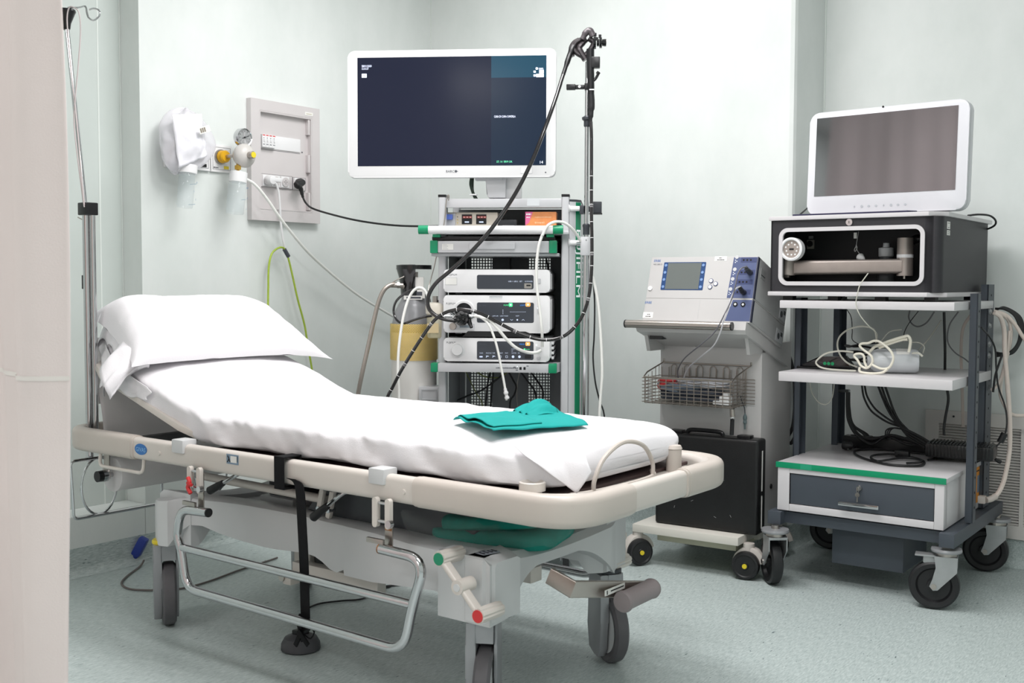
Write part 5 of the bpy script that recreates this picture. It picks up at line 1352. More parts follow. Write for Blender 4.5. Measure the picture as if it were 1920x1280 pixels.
mb = MB(); mb.cyl(at(EC, 845, 583, y=-.07)-b0, at(EC, 851, 588, y=-.06)-b0, .0085, CHROME, n=16); mb.cyl(at(EC, 833, 593, y=-.07)-b0, at(EC, 848, 593, y=-.065)-b0, .006, CHROME, n=16); mb.cyl(at(EC, 880, 592, y=-.07)-b0, at(EC, 890, 593, y=-.07)-b0, .006, CHROME, n=14); mb.cyl(at(EC, 883, 593, y=-.071)-b0, at(EC, 886, 593, y=-.071)-b0, .008, CHROME, n=14); mb.build('metal_coupling', t)

# hoses round the cart
cable('water_bottle_lead', 'thin black lead looping left of the left cart towards the water bottle', 'cable', EC, [(810, 592, -.06), (795, 594, -.05), (775, 600, -.02), (757, 606, .0), (744, 600, .02), (738, 584, .04), (742, 566, .05), (756, 552, .05), (775, 543, .05), (792, 541, .04), (802, 552, .02), (806, 566, .01)], .0045, SH)
cable('silicone_hose', 'translucent hose arching over the gas cylinder and down to the bed', 'hose', EC, [(748, 745, -.04), (746, 700, -.03), (748, 650, -.02), (756, 595, -.01), (767, 558, .0), (780, 541, .0), (793, 541, .0), (801, 553, .0), (803, 566, .0)], .0052, SILIC, drop0=.25)
cable('silicone_hose', 'translucent hose hanging down in front of the lowest device, ending in a joint', 'hose', EC, [(893, 591, -.08), (906, 598, -.10), (916, 608, -.11), (925, 628, -.11), (933, 655, -.11), (940, 690, -.11), (946, 722, -.11), (950, 750, -.11)], .0042, SILIC)
mb = MB(); p = at(EC, 947, 728, y=-.11); q = at(EC, 951, 748, y=-.11); mb.cyl(p, q, .006, WHITEP, n=14); mb.cyl(p.lerp(q, .3), p.lerp(q, .5), .0085, WHITEP, n=14); mb.cyl(p.lerp(q, .75), p.lerp(q, .95), .0085, WHITEP, n=14)
tag(mb.build('hose_joint', frame=EC), 'white ribbed connector at the end of the hose just above the bed', 'connector')
cable('silicone_hose', 'thick translucent hose curving across the lowest device to its right side', 'hose', EC, [(890, 592, -.08), (905, 595, -.09), (920, 602, -.10), (935, 618, -.10), (950, 636, -.09), (968, 652, -.08), (988, 660, -.06), (1004, 661, -.04), (1014, 657, -.02)], .0058, SILIC)
cable('silicone_hose', 'translucent hose dropping down the right front of the white devices', 'hose', EC, [(1017, 440, -.06), (1010, 462, -.06), (1006, 500, -.055), (1007, 540, -.05), (1012, 580, -.05), (1016, 620, -.05), (1017, 650, -.03)], .0052, SILIC)
cable('silicone_hose', 'short translucent hose arching from the green handle end to the pole clamp', 'hose', EC, [(1017, 441, -.065), (1026, 424, -.065), (1040, 416, -.06), (1056, 417, -.04), (1070, 426, -.02), (1082, 440, .01), (1088, 452, .03)], .0052, SILIC)
cable('silicone_hose', 'pale hose hanging to the right of the chrome pole', 'hose', EC, [(1106, 505, .09), (1114, 530, .08), (1122, 575, .07), (1127, 640, .06), (1129, 700, .05), (1126, 745, .05), (1124, 790, .05)], .0055, SILIC, drop=.1)
cable('hanging_black_lead', 'thin black lead hanging to the right of the chrome pole', 'cable', EC, [(1112, 520, .10), (1115, 570, .10), (1114, 630, .09), (1112, 670, .09), (1116, 715, .08), (1124, 750, .08), (1134, 790, .07)], .003, BLACKR, drop=.02)
cable('grey_side_wire', 'thin grey wire behind the left side of the left cart', 'wire', EC, [(819, 476, .12), (814, 500, .12), (806, 530, .10), (803, 545, .08)], .002, STEEL)
# leads inside the cart, above the bed
INB = [('drooping green-yellow lead under the bottom shelf of the left cart', [(893, 696), (905, 704), (920, 708), (940, 706), (952, 697)], mat('olive_cable', '#77803a', .5), .0022),
 ('slanting green-yellow lead inside the left cart, left side', [(873, 696), (882, 715), (892, 735), (905, 760)], mat('olive_cable', '#77803a', .5), .0018),
 ('black lead slanting down left inside the left cart', [(945, 700), (925, 716), (900, 733), (870, 745), (850, 760)], BLACKR, .0035),
 ('pair-like upright black lead inside the left cart, left of centre', [(919, 697), (914, 722), (912, 745), (911, 770)], BLACKR, .0035),
 ('upright black lead inside the left cart at the centre', [(925, 697), (923, 720), (921, 745), (920, 770)], BLACKR, .0035),
 ('black lead bowing right inside the left cart', [(954, 697), (962, 712), (968, 725), (964, 740), (956, 756)], BLACKR, .0035),
 ('left one of two black leads bending down at the right of the left cart', [(976, 697), (990, 715), (1001, 730), (1005, 745), (1005, 770)], BLACKR, .0035),
 ('right one of two black leads bending down at the right of the left cart', [(995, 697), (1008, 715), (1017, 730), (1018, 745), (1013, 770)], BLACKR, .0035),
 ('pale grey lead inside the left cart right of centre', [(974, 697), (970, 720), (969, 745), (971, 770)], STEEL, .0015)]
for k, (lb, pts, m_, r_) in enumerate(INB): cable('cart_lead', lb, 'cable', EC, pts, r_, m_, y=.33, drop=None if k == 0 else .34)
for lb, pts in (('black lead crossing the perforated panel above the top device', [(958, 478), (957, 495), (958, 515)]), ('black lead slanting at the upper right perforations of the left cart', [(1022, 478), (1026, 492), (1028, 515)])): cable('cart_lead', lb, 'cable', EC, pts, .003, BLACKR, y=.34)

# ------------------------------------------------------------------ water bottle and gas cylinder
p = at(EC, 816, 600, y=.06)
t = thing('water_bottle', 'cream-capped clear water bottle clipped left of the middle white device', 'bottle', EC, (p.x, .06, .845))
CRM = mat('cream_plastic', '#e3ddd0', .35)
mb = MB(); mb.lathe([(.0005, 0), (.026, 0), (.030, .006), (.032, .085), (.030, .09)], mat('yellowish_clear', '#e9e2c4', .12, 0, alpha=.45), n=28); mb.build('vessel', t)
mb = MB(); mb.lathe([(.0005, .002), (.028, .002), (.029, .04), (.0005, .04)], mat('water', '#e8e0b8', .05, 0, alpha=.4), n=28); mb.box(-.025, .018, -.0335, -.031, .02, .055, mat('tan_label', '#cdbb93', .5)); mb.build('water', t)
mb = MB(); mb.lathe([(.030, .088), (.035, .09), (.036, .118), (.030, .128), (.012, .132), (.002, .132)], CRM, n=28); mb.cyl((0, 0, .13), (0, 0, .155), .010, STEEL, n=14); mb.cyl((.01, 0, .135), (.035, -.01, .135), .006, BLACKP, n=12); mb.build('cap', t)
t = thing('gas_cylinder', 'gas cylinder with yellow net sleeve and black valve guard left of the cart', 'gas cylinder', EC, (-.144, .2, 0))
CG = mat('cylinder_grey', '#8f9093', .3, .1)
mb = MB(); mb.lathe([(.002, .02), (.07, .0), (.0865, .02), (.0865, .86)], mat('cylinder_white', '#dedcd8', .35), n=40); mb.lathe([(.0865, .858), (.0855, .88), (.078, .93), (.060, .965), (.048, .985), (.046, 1.005), (.002, 1.005)], CG, n=40); mb.box(-.03, .04, -.0495, -.044, .985, 1.0, PAPERL); mb.box(-.02, .035, -.0499, -.049, .989, .996, PRINT)
mb.build('cylinder_body', t)
NET = mat('yellow_net', '#f0cf6a', .6, var=.06, vs=40)
m = NET; nt = m.node_tree; bs_ = nt.nodes['Principled BSDF']; tc = nt.nodes.new('ShaderNodeTexCoord'); 
wv = []
for ax_ in (1, -1):
    mp = nt.nodes.new('ShaderNodeVectorRotate'); mp.inputs['Axis'].default_value = (0, 0, 1)
    cb = nt.nodes.new('ShaderNodeSeparateXYZ'); nt.links.new(tc.outputs['Object'], cb.inputs[0])
    at2 = nt.nodes.new('ShaderNodeMath'); at2.operation = 'ARCTAN2'; nt.links.new(cb.outputs[1], at2.inputs[0]); nt.links.new(cb.outputs[0], at2.inputs[1])
    m1 = nt.nodes.new('ShaderNodeMath'); m1.operation = 'MULTIPLY'; m1.inputs[1].default_value = 60*ax_; nt.links.new(at2.outputs[0], m1.inputs[0])
    m2 = nt.nodes.new('ShaderNodeMath'); m2.operation = 'MULTIPLY_ADD'; m2.inputs[1].default_value = 1000; nt.links.new(cb.outputs[2], m2.inputs[0]); nt.links.new(m1.outputs[0], m2.inputs[2])
    sn_ = nt.nodes.new('ShaderNodeMath'); sn_.operation = 'SINE'; nt.links.new(m2.outputs[0], sn_.inputs[0]); wv.append(sn_)
mxn = nt.nodes.new('ShaderNodeMath'); mxn.operation = 'MAXIMUM'; nt.links.new(wv[0].outputs[0], mxn.inputs[0]); nt.links.new(wv[1].outputs[0], mxn.inputs[1])
gt = nt.nodes.new('ShaderNodeMapRange'); gt.inputs[1].default_value = .35; gt.inputs[2].default_value = .6; gt.inputs[3].default_value = .12; nt.links.new(mxn.outputs[0], gt.inputs[0]); nt.links.new(gt.outputs[0], bs_.inputs['Alpha'])
mb = MB(); mb.lathe([(.0905, .755), (.0915, .76), (.0915, .89), (.0905, .893)], NET, n=48); mb.v = [p for p in mb.v]
bmf = len(mb.f); mb.f = mb.f[:-2]; mb.m = mb.m[:-2]
mb.build('net_sleeve', t)
mb = MB(); mb.lathe([(.05, 1.0), (.052, 1.03), (.058, 1.07), (.067, 1.10), (.067, 1.112), (.055, 1.118), (.002, 1.118)], BLACKG, n=36, a0=110, a1=285); mb.lathe([(.045, 1.0), (.05, 1.0), (.05, 1.02), (.045, 1.02)], BLACKP, n=32); mb.lathe([(.06, 1.10), (.068, 1.10), (.068, 1.116), (.06, 1.116)], BLACKG, n=36); mb.build('valve_guard', t)
mb = MB(); mb.cyl((0, 0, 1.0), (0, 0, 1.09), .016, STEEL, n=18); mb.cyl((-.01, -.02, 1.03), (.03, -.03, 1.03), .012, BR, n=14); mb.cyl((0, 0, 1.06), (.0, -.03, 1.06), .014, STEEL, n=16); mb.box(.01, .045, -.045, -.04, 1.015, 1.07, PAPERL); mb.box(.02, .05, -.047, -.042, .99, 1.02, PAPERL); mb.box(.018, .04, -.0475, -.047, .995, 1.015, PRINT); vv = mb.build('valve', t)
mb = MB(); mb.box(.035, .115, -.10, -.02, .60, .66, CARTG, bev=.004); mb.frame(.045, .105, .61, .65, .004, -.103, -.10, CARTD); mb.build('cylinder_bracket', t)
FLEX = mat('flex_steel_hose', '#a59d96', .38, .75, bump=.12, bs=500)
cable('steel_gas_hose', 'braided steel hose bending from the gas cylinder down to the bed', 'hose', EC, [(757, 538, .16), (738, 533, .14), (722, 541, .12), (711, 562, .11), (701, 600, .10), (690, 650, .09), (680, 695, .08), (672, 735, .08), (668, 770, .08)], .0085, FLEX, drop=.02)
mb = MB(); a, b = at(EC, 733, 534, y=.14), at(EC, 756, 535, y=.15); mb.cyl(a, b, .010, STEEL, n=14); mb.cyl(b.lerp(a, .3), b.lerp(a, .5), .013, STEEL, n=6); mb.tube([a+Vector((0, 0, .005)), at(EC, 745, 524, y=.14), at(EC, 758, 518, y=.15)], .002, STEEL, n=6)
tag(mb.build('hose_union', frame=EC), 'steel union joining the braided hose to the cylinder valve', 'connector')
# ================================================================== ELECTROSURGERY CART
COOLW = mat('cool_white_enamel', '#c4c2c1', .35, 0, var=.02)
t = thing('electrosurgery_cart', 'white pedestal cart with chrome handle and wire basket right of the bed', 'equipment cart', ES, (0, 0, 0)); ET = t
mb = MB(); mb.box(-.438, -.022, -.032, .20, .124, .154, WARMW, bev=.004); mb.box(-.40, -.03, .20, .44, .10, .154, WARMW, bev=.004); mb.box(-.36, -.05, .02, .35, .092, .124, mat('khaki_underside', '#b5b39e', .5), bev=.003); mb.build('base', t)
mb = MB(); mb.box(-.402, .0, .12, .44, .154, .83, COOLW, bev=.005); mb.build('column', t)
TL = Matrix.Translation((0, -.06, .915)) @ Matrix.Rotation(R(-17.5), 4, 'X')
mb = MB(); mb.prism([(-.06, .0), (-.06, -.03), (-.04, -.045), (.18, -.045), (.52, -.045), (.54, -.02), (.54, 0)][::-1] if 0 else [(-.012, 0), (-.012, -.030), (.002, -.042), (.46, -.042), (.46, 0)], -.408, .012, COOLW, 'x', T=TL, bev=.003)
mb.prism([(-.0, .80), (.16, .80), (.16, .878), (-.03, .878)], -.400, -.386, COOLW, 'x'); mb.prism([(-.06+.06, .80), (.16, .80), (.16, .878), (-.03, .878)], -.012, .0, COOLW, 'x')
mb.box(-.38, -.33, -.02, .10, .845, .866, BLACKP); mb.build('tray', t)
mb = MB(); z = .903; mb.cyl((-.432, -.105, z), (-.030, -.105, z), .0145, STEEL, n=24)
for x in (-.355, -.115): mb.cyl((x, -.105, z), (x, -.05, z-.012), .008, STEEL, n=14)
h_ = mb.build('handle', t)
for x, d in ((-.432, -1), (-.030, 1)): mb = MB(); mb.cyl((x, -.105, z), (x+.005*d, -.105, z), .0148, BLACKP, n=24); mb.build('end_cap', h_)
def ecaster(x, y, yaw, wx):
    T = Matrix.Translation((x, y, 0)) @ Matrix.Rotation(R(yaw), 4, 'Z')
    mb = MB(); W = []
    for k in range(0, 13): a = R(10+k*17); W.append((.060*math.cos(a)+.008, .052+.062*math.sin(a)))
    mb.prism([(p[0], p[1]) for p in W]+[(-.05, .03), (.06, .03)][:0], .012, .052, BEIGE, 'y', T=T, bev=.006); mb.cyl((.005, .03, .10), (.005, .03, .126), .020, BEIGE, n=20, T=T)
    c = mb.build('caster', t)
    mb = MB(); mb.lathe([(.002, -.012), (.012, -.012), (.014, -.009), (.036, -.009), (.040, -.012), (.047, -.010), (.050, .0), (.050, .012), (.046, .020), (.002, .02)], BLACKR, n=40, T=T @ Matrix.Translation((0, 0, .051)) @ RX90 @ Matrix.Scale(-1, 4, (0, 0, 1)))
    w_ = mb.build('wheel', c)
    mb = MB(); mb.cyl((0, -.0125, .051), (0, -.016, .051), .0085, YELLOW, n=18, T=T); mb.build('yellow_hub', w_)
ecaster(-.006, .0, 8, 0); ecaster(-.404, -.03, 55, 0); ecaster(-.03, .38, 20, 0); ecaster(-.37, .38, 20, 0)
# wire basket
WR = mat('basket_wire', '#a39b93', .3, .9)
def wire(mb, pts, r=.0016): mb.tube(pts, r, WR, n=6, sm=1)
bx0, bx1, by0, by1, bz = -.398, -.052, -.030, .112, .610
mb = MB()
rim = [(bx0, by0, .706), (bx1, by0, .706), (bx1+.002, by0+.03, .722), (bx1+.012, by1, .752), (bx0+.012, by1, .752), (bx0, by0+.03, .722)]
mb.tube(rim, .0028, WR, n=8, closed=True, sm=1)
for k in range(8):
    z = bz+.005+k*.0125
    wire(mb, [(bx0-.006, by0, z), (bx1+.006, by0, z)]); wire(mb, [(bx0-.006, by1, z), (bx1+.03, by1, z)])
    wire(mb, [(bx0, by0-.006, z), (bx0, by1, z)]); wire(mb, [(bx1, by0-.006, z), (bx1, by1+.0, z)])
n = 12
for k in range(n+1):
    x = bx0+.008+(bx1-bx0-.016)*k/n
    wire(mb, [(x, by0, .704), (x, by0, bz), (x, by1, bz), (x, by1, .735)])
for k in range(5):
    y = by0+.01+(by1-by0-.02)*k/4
    wire(mb, [(bx0, y, .700+.045*k/4), (bx0, y, bz), (bx1, y, bz), (bx1, y, .700+.045*k/4)])
for k in range(6):
    x = bx0+.045+k*.052; wire(mb, [(x, by1, .70), (x, by1, .732)]+[(x+.012-.012*math.cos(R(a)), by1, .732+.014*math.sin(R(a))) for a in range(20, 180, 20)]+[(x+.024, by1, .732), (x+.024, by1, .70)], .0018)
for x in (bx0+.012, bx1+.012): mb.tube([(x, by1, .752), (x, .119, .756), (x, .119, .765)], .003, WR, n=6, sm=1)
mb.build('wire_basket', t)
mb = MB(); 
for z, y in ((.77, .32), (.765, .37)): mb.box(.0002, .0012, y-.014, y+.014, z-.016, z+.012, mat('blue_grey_sticker', '#c2cbd6', .4)); mb.box(.0012, .0016, y-.013, y+.013, z-.004, z-.001, PRINTB)
mb.build('side_sticker', t)
mb = MB(); mb.cyl((0, .23, .30), (.004, .23, .30), .009, BLACKP, n=16); mb.build('black_button', t)

# the two stacked units lying on the tilted tray
TF = Fr3(ES.M @ TL)
BLP = mat('blue_slate_panel', '#555f83', .35); LCD = mat('lcd_grey', '#6d7270', .18, 0, .5, .02); DBL = mat('deep_blue_bezel', '#2a4878', .35)
def unit(name, label, z0, z1, depth):
    o = bpy.data.objects.new(name, None); o.empty_display_size = .05; COL.objects.link(o); o.matrix_world = TF.M @ Matrix.Translation((-.39, 0, z0)); o['label'] = label; o['category'] = 'medical device'
    mb = MB(); w_ = .41; h = z1-z0
    mb.prism([(0, .0), (0, h), (.010, h), (depth, h), (depth, 0)][::-1], 0, w_, COOLW, 'x', bev=.003); mb.box(w_, w_+.0025, .012, depth-.01, .004, h-.004, mat('unit_side', '#aeaeae', .4), bev=.001); mb.box(w_-.001, w_+.003, -.0006, .013, .003, h-.003, mat('edge_navy', '#23283d', .4))
    mb.build('housing', o); return o
def tp(u, v, z0=0): p = at(TF, u, v, y=0); return (p.x+.39, p.z-z0)
zA, zB, zC = .001, .0855, .242
# lower unit
o = unit('argon_unit', 'lower white unit of the tilted pair, with two round sockets on a blue strip', zA, zB-.001, .35)
xb = tp(1368, 575)[0]; 
mb = MB(); a_, b_ = tp(1374.5, 560, zA), tp(1359, 601, zA); mb.prism([(a_[0], .081), (b_[0], .004), (.408, .004), (.408, .081)], -.0008, .001, BLP, 'y')
for u, v in ((1379, 570.5), (1393.5, 571)):
    p = tp(u, v, zA); mb.cyl((p[0], -.003, p[1]), (p[0], -.0008, p[1]), .0085, BLACKP, n=20); mb.cyl((p[0], -.0036, p[1]), (p[0], -.003, p[1]), .004, WPRINT, n=14); mb.cyl((p[0], -.004, p[1]), (p[0], -.0035, p[1]), .0018, PRINTB, n=10)
for u, v in ((1367, 563), (1366.5, 570), (1366, 576)): p = tp(u, v, zA); mb.cyl((p[0], -.0012, p[1]), (p[0], -.0008, p[1]), .0035 if v > 565 else .005, COOLW, n=14)
mb.build('socket_strip', o)
mb = MB(); p = tp(1209, 569, zA); mb.text('ERBE', .013, mat('maker_blue', '#3a6ab0', .5, var=0), frontM(p[0], -.0006, p[1])); p = tp(1210, 572, zA); mb.build('maker_name', o)
mb = MB(); p = tp(1215, 591, zA); mb.box(p[0]-.020, p[0]+.020, -.0008, 0, p[1]-.010, p[1]+.012, PAPERL); scribble(mb, p[0]-.004, -.0010, p[1]+.002, .012, .0035, None, 2); scribble(mb, p[0]-.009, -.0010, p[1]-.006, .021, .004, None, 3); mb.box(p[0]+.195, p[0]+.1955, -.0005, 0, .006, .08, CARTD); mb.cyl((.327, -.001, .060), (.327, 0, .060), .006, CARTG, n=16); mb.build('paper_label', o)
mb = MB(); mb.box(.4125, .4135, .26, .33, .01, .055, CARTG); mb.cyl((.4135, .285, .03), (.414, .285, .03), .012, DARK, n=18); mb.box(.4135, .414, .305, .325, .035, .05, DARK); mb.build('rating_plate', o)
# upper unit
o = unit('electrosurgical_unit', 'upper white unit with a blue-framed grey display and plugged leads', zB, zC, .35); VIO = o
mb = MB(); A, B_, C_, D_ = (tp(u, v, zB) for u, v in ((1247.5, 491.7), (1325, 491.7), (1316.7, 543.3), (1236.7, 543.3)))
x0, x1, z0, z1 = (A[0]+D_[0])/2, (B_[0]+C_[0])/2, D_[1], A[1]
mb.prism(rrpoly(x0, x1, z0, z1, .003, 3), -.0010, .001, DBL, 'y'); mb.box(x0+.017, x1-.017, -.0016, -.0010, z0+.003, z1-.003, LCD)
for xx in (x0+.009, x1-.009):
    for k in range(4): zz = z0+.012+(z1-z0-.024)*k/3; mb.cyl((xx, -.0024, zz), (xx, -.001, zz), .0052, mat('blue_button', '#7f9ccb', .3), n=16)
mb.build('display', o)
mb = MB(); mb.prism([(tp(1377, 479, zB)[0], .153), (tp(1363, 556, zB)[0], .003), (.408, .003), (.408, .153)], -.0008, .001, BLP, 'y')
for k, v in enumerate((487, 510, 528, 547)):
    p = tp(1404-4*k, v, zB); zz = p[1]; mb.box(p[0]-.028, p[0]+.030, -.0012, -.0008, zz-.010, zz+.008, mat('slot_dark_blue', '#39426a', .4)); 
    for j in range(3): mb.cyl((p[0]-.018+.013*j, -.0018, zz-.001), (p[0]-.018+.013*j, -.0012, zz-.001), .0035, BLACKP, n=12)
    q = tp(1382-4*k, v-5, zB); mb.cyl((q[0], -.0018, q[1]), (q[0], -.0008, q[1]), .0068, CARTG, n=18)
    for j in (0, 1, 2): mb.box(q[0]-.005+.005*(j % 2), q[0]-.002+.005*(j % 2), -.0012, -.0008, q[1]-.013-.004*j, q[1]-.010-.004*j, WPRINT)
mb.build('socket_strip', o)
for u, v in ((1333.5, 526.5), (1342, 532), (1331.5, 538)):
    mb = MB(); p = tp(u, v, zB); mb.cyl((p[0], -.002, p[1]), (p[0], 0, p[1]), .0085, mat('ring_blue', '#3c4770', .4), n=20); mb.cyl((p[0], -.0035, p[1]), (p[0], -.002, p[1]), .0065, WHITEP, n=20); mb.build('round_button', o)
mb = MB(); p = tp(1219.5, 540.5, zB); mb.cyl((p[0], -.004, p[1]), (p[0], 0, p[1]), .0085, WHITEP, n=20); mb.build('power_button', o)
mb = MB(); p = tp(1226, 491, zB); mb.text('ERBE', .013, mat('maker_blue', '#3a6ab0', .5, var=0), frontM(p[0], -.0006, p[1])); p = tp(1225, 497, zB); mb.text('VIO 300 D', .008, PRINT, frontM(p[0], -.0006, p[1])); mb.build('maker_name', o)
mb = MB(); p = tp(1351, 485.5, zB); mb.box(p[0]-.022, p[0]+.024, -.0008, 0, p[1]-.008, p[1]+.010, PAPERL); scribble(mb, p[0]-.006, -.0010, p[1]+.002, .012, .0032, None, 5); scribble(mb, p[0]-.012, -.0010, p[1]-.005, .028, .0038, None, 6); mb.build('paper_label', o)
mb = MB(); mb.box(.4125, .4135, .27, .335, .01, .055, CARTG); mb.cyl((.4135, .29, .03), (.414, .29, .03), .012, DARK, n=18); mb.box(.4135, .414, .31, .33, .035, .05, DARK); mb.box(.4125, .4135, .035, .085, .09, .125, mat('unit_side', '#c5c5c6', .4)); mb.box(.4135, .4138, .04, .08, .10, .103, PRINTB); mb.build('rating_plate', o)
# plugged leads
def lead(label, plug, pts, r, m, pm):
    b0 = ES.L(TF.W(at(TF, plug[0], plug[1], y=-.002)))
    t = thing('plugged_lead', label, 'cable', ES, b0); mb = MB()
    e = at(ES, pts[0][0], pts[0][1], y=pts[0][2])-b0
    mb.tube([Vector((0, 0, 0)), Vector((0, -.015, .003)), e*.6+Vector((0, -.012, 0)), e], [.0095, .0095, .008, .005], pm, n=12); mb.build('plug', t)
    mb = MB(); mb.tube([e]+[at(ES, *q[:2], y=q[2])-b0 for q in pts[1:]], r, m, n=8); mb.build('lead', t)
lead('dark grey lead from the upper socket of the tilted unit down to the basket', (1407, 511), [(1399, 500, -.06), (1390, 503, -.08), (1383, 515, -.09), (1379, 535, -.10), (1372, 560, -.105), (1358, 590, -.13), (1340, 622, -.13), (1315, 645, -.10), (1285, 670, -.04), (1272, 690, .02), (1271, 705, .04), (1276, 718, .05)], .0023, mat('lead_grey', '#6b6a70', .4), DARK)
lead('pale grey lead from the lower socket of the tilted unit down to the basket', (1395, 548), [(1388, 537, -.07), (1380, 541, -.09), (1372, 556, -.10), (1364, 580, -.12), (1357, 600, -.135), (1350, 625, -.13), (1338, 648, -.11), (1315, 668, -.06), (1295, 685, 0), (1285, 700, .03), (1282, 712, .04)], .0026, mat('lead_pale', '#c3c2c6', .4), BLACKP)
# basket contents
def coil(name, label, cx, cy, cz, rx, ry, rz, n, r, m, seed, fr=ES, flat=.012, cat='cable'):
    rnd = random.Random(seed); P = []
    for k in range(n*10):
        a = 2*PI*k/10; j = k/(n*10)
        P.append(Vector((cx+rx*(.80+.2*rnd.random())*math.cos(a), cy+ry*(.75+.25*rnd.random())*math.sin(a), cz+rz*j+flat*rnd.random())))
    mb = MB(); mb.tube(P, r, m, n=6, sm=3); o = mb.build(name, frame=fr); tag(o, label, cat); return o
coil('coiled_lead', 'dark blue-grey coiled leads filling the bottom of the wire basket', -.235, .04, .616, .135, .052, .04, 9, .0055, mat('lead_navy', '#363b46', .45), 3)
coil('coiled_lead', 'mid grey coiled leads in the left of the wire basket', -.27, .035, .655, .10, .048, .015, 5, .0048, mat('lead_bluegrey', '#6f7986', .45), 5)
coil('coiled_lead', 'thin silver-grey coiled wires on top of the pile in the wire basket', -.19, .04, .672, .11, .05, .022, 9, .0026, mat('lead_silver', '#b9bac0', .35), 8)
coil('coiled_lead', 'red lead coiled at the left end of the wire basket', -.325, .035, .655, .045, .03, .03, 3, .0048, mat('lead_red', '#c23a3e', .45), 11)
t = thing('white_connector', 'chunky off-white plug hanging through the lower front of the wire basket', 'connector', ES, (-.085, .0, .618))
mb = MB(); mb.box(-.022, .016, -.018, .018, 0, .034, WHITEP, bev=.006); mb.box(-.05, -.02, -.008, .008, .0, .014, WHITEP, bev=.004); mb.box(-.01, .01, -.012, .012, .03, .044, WHITEP, bev=.004); mb.build('plug_body', t)
t = thing('hanging_connector', 'round metal and black connector hanging below the wire basket above the case', 'connector', ES, (-.072, .02, .52))
mb = MB(); mb.cyl((0, 0, .082), (.002, 0, .055), .0085, STEEL, r2=.0095, n=16); mb.cyl((.002, 0, .056), (.002, 0, .050), .006, WHITEP, n=12); mb.build('metal_ring', t)
mb = MB(); mb.tube([(.004, .01, .09), (0, .01, .06), (-.002, .01, .04)], .0022, BLACKR, n=6); mb.cyl((-.002, .01, .045), (-.004, .01, -.012), .0075, BLACKR, n=14); mb.build('black_grip', t)
cable('hanging_lead', 'thin grey lead with a stepped plug hanging from the right of the basket', 'cable', ES, [(1388, 742, .09), (1392, 755, .09), (1396, 765, .09), (1397, 778, .09)], .0018, DARK)
mb = MB(); a = at(ES, 1397, 776, y=.09); mb.lathe([(.002, -.055), (.0035, -.055), (.004, -.035), (.007, -.033), (.007, -.026), (.0055, -.022), (.0075, -.018), (.0075, -.010), (.003, 0), (.002, .001)], mat('teal_grey', '#5c6b6d', .45), n=16, T=Matrix.Translation(a)); tag(mb.build('stepped_plug', frame=ES), 'grey stepped plug dangling right of the black grip under the basket', 'plug')
# black case
t = thing('black_case', 'scuffed black hard case standing on the base of the white pedestal cart', 'case', ES, (-.175, .07, .1545))
CASE = mat('case_black', '#161617', .38, 0, var=.2, vs=14, bump=.05, bs=200)
mb = MB(); mb.box(-.20, .20, -.042, .040, .0, .342, CASE, bev=.012, seg=3); mb.build('shell', t)
mb = MB(); mb.box(.1995, .2015, -.004, .003, .02, .30, PAPERL); mb.box(.2, .203, -.006, .006, .14, .155, BLACKP); mb.build('edge_seam', t)
mb = MB(); mb.tube([(-.09, 0, .342), (-.085, 0, .352), (-.06, 0, .356), (.02, 0, .356), (.045, 0, .352), (.05, 0, .342)], .008, BLACKP, n=10); mb.build('handle', t)
for x in (-.155, .11): mb = MB(); mb.box(x, x+.05, -.018, .02, .340, .352, BLACKP, bev=.003); mb.build('latch', t)
mb = MB()
for x, z in ((-.05, .10), (.04, .05), (.07, .19), (.10, .06), (-.12, .07), (.02, .24)): mb.box(-.005, .005, -.0424, -.042, -.0008, .0008, mat('scuff_grey', '#8b8b8b', .6), T=Matrix.Translation((x, 0, z)) @ Matrix.Rotation(R(15*x*40), 4, 'Y'))
mb.build('scuff_mark', t)
cable('black_side_cable', 'black cable bundle hanging behind the right side of the white pedestal cart', 'cable', ES, [(1478, 660, .46), (1488, 700, .46), (1490, 760, .46), (1486, 800, .46), (1476, 822, .46), (1484, 830, .46), (1494, 805, .46), (1497, 760, .46), (1493, 700, .46)], .007, BLACKR)
# ================================================================== RIGHT TROLLEY
t = thing('equipment_trolley', 'dark-framed trolley with white shelves and a drawer at the right of the room', 'trolley', TR, (0, 0, 0)); TT = t
GV = mat('galvanised', '#a8aaab', .4, .6, var=.06, vs=30)
# base frame
mb = MB()
for x0, x1 in ((.018, .066), (-.56, -.512)): mb.box(x0, x1, -.058, .62, .212, .258, SLATE, bev=.003)
mb.box(-.55, .05, -.02, .02, .215, .255, SLATE, bev=.003); mb.box(-.55, .05, .57, .61, .215, .255, SLATE, bev=.003)
mb.build('base_frame', t)
# posts
HOLE = mat('hole_dark', '#0e0f10', .8)
def post(x0, x1, y0, y1, z0, z1, side, fl=.004):
    mb = MB()
    mb.box(x0, x1, y0, y0+fl, z0, z1, SLATE); mb.box(x0, x0+fl, y0, y1, z0, z1, SLATE) if side < 0 else mb.box(x1-fl, x1, y0, y1, z0, z1, SLATE)
    mb.box(x0, x1, y1-fl, y1, z0, z1, SLATE)
    k = 0; z = z0+.05
    while z < z1-.03:
        xx = x1 if side > 0 else x1
        mb.cyl((x1+.0006, (y0+y1)/2, z), (x1-.0002 if side > 0 else x0+fl+.0006, (y0+y1)/2, z), .0042, HOLE, n=8) if side > 0 else mb.cyl((x0+fl, (y0+y1)/2, z), (x0+fl+.0008, (y0+y1)/2, z), .0042, HOLE, n=8)
        z += .05
    return mb.build('post', t)
post(.050, .075, .132, .170, .262, 1.02, 1); post(.018, .043, .415, .50, .262, 1.05, 1)
post(-.552, -.530, .145, .21, .258, 1.0, -1); post(-.528, -.506, .475, .56, .258, 1.0, -1)
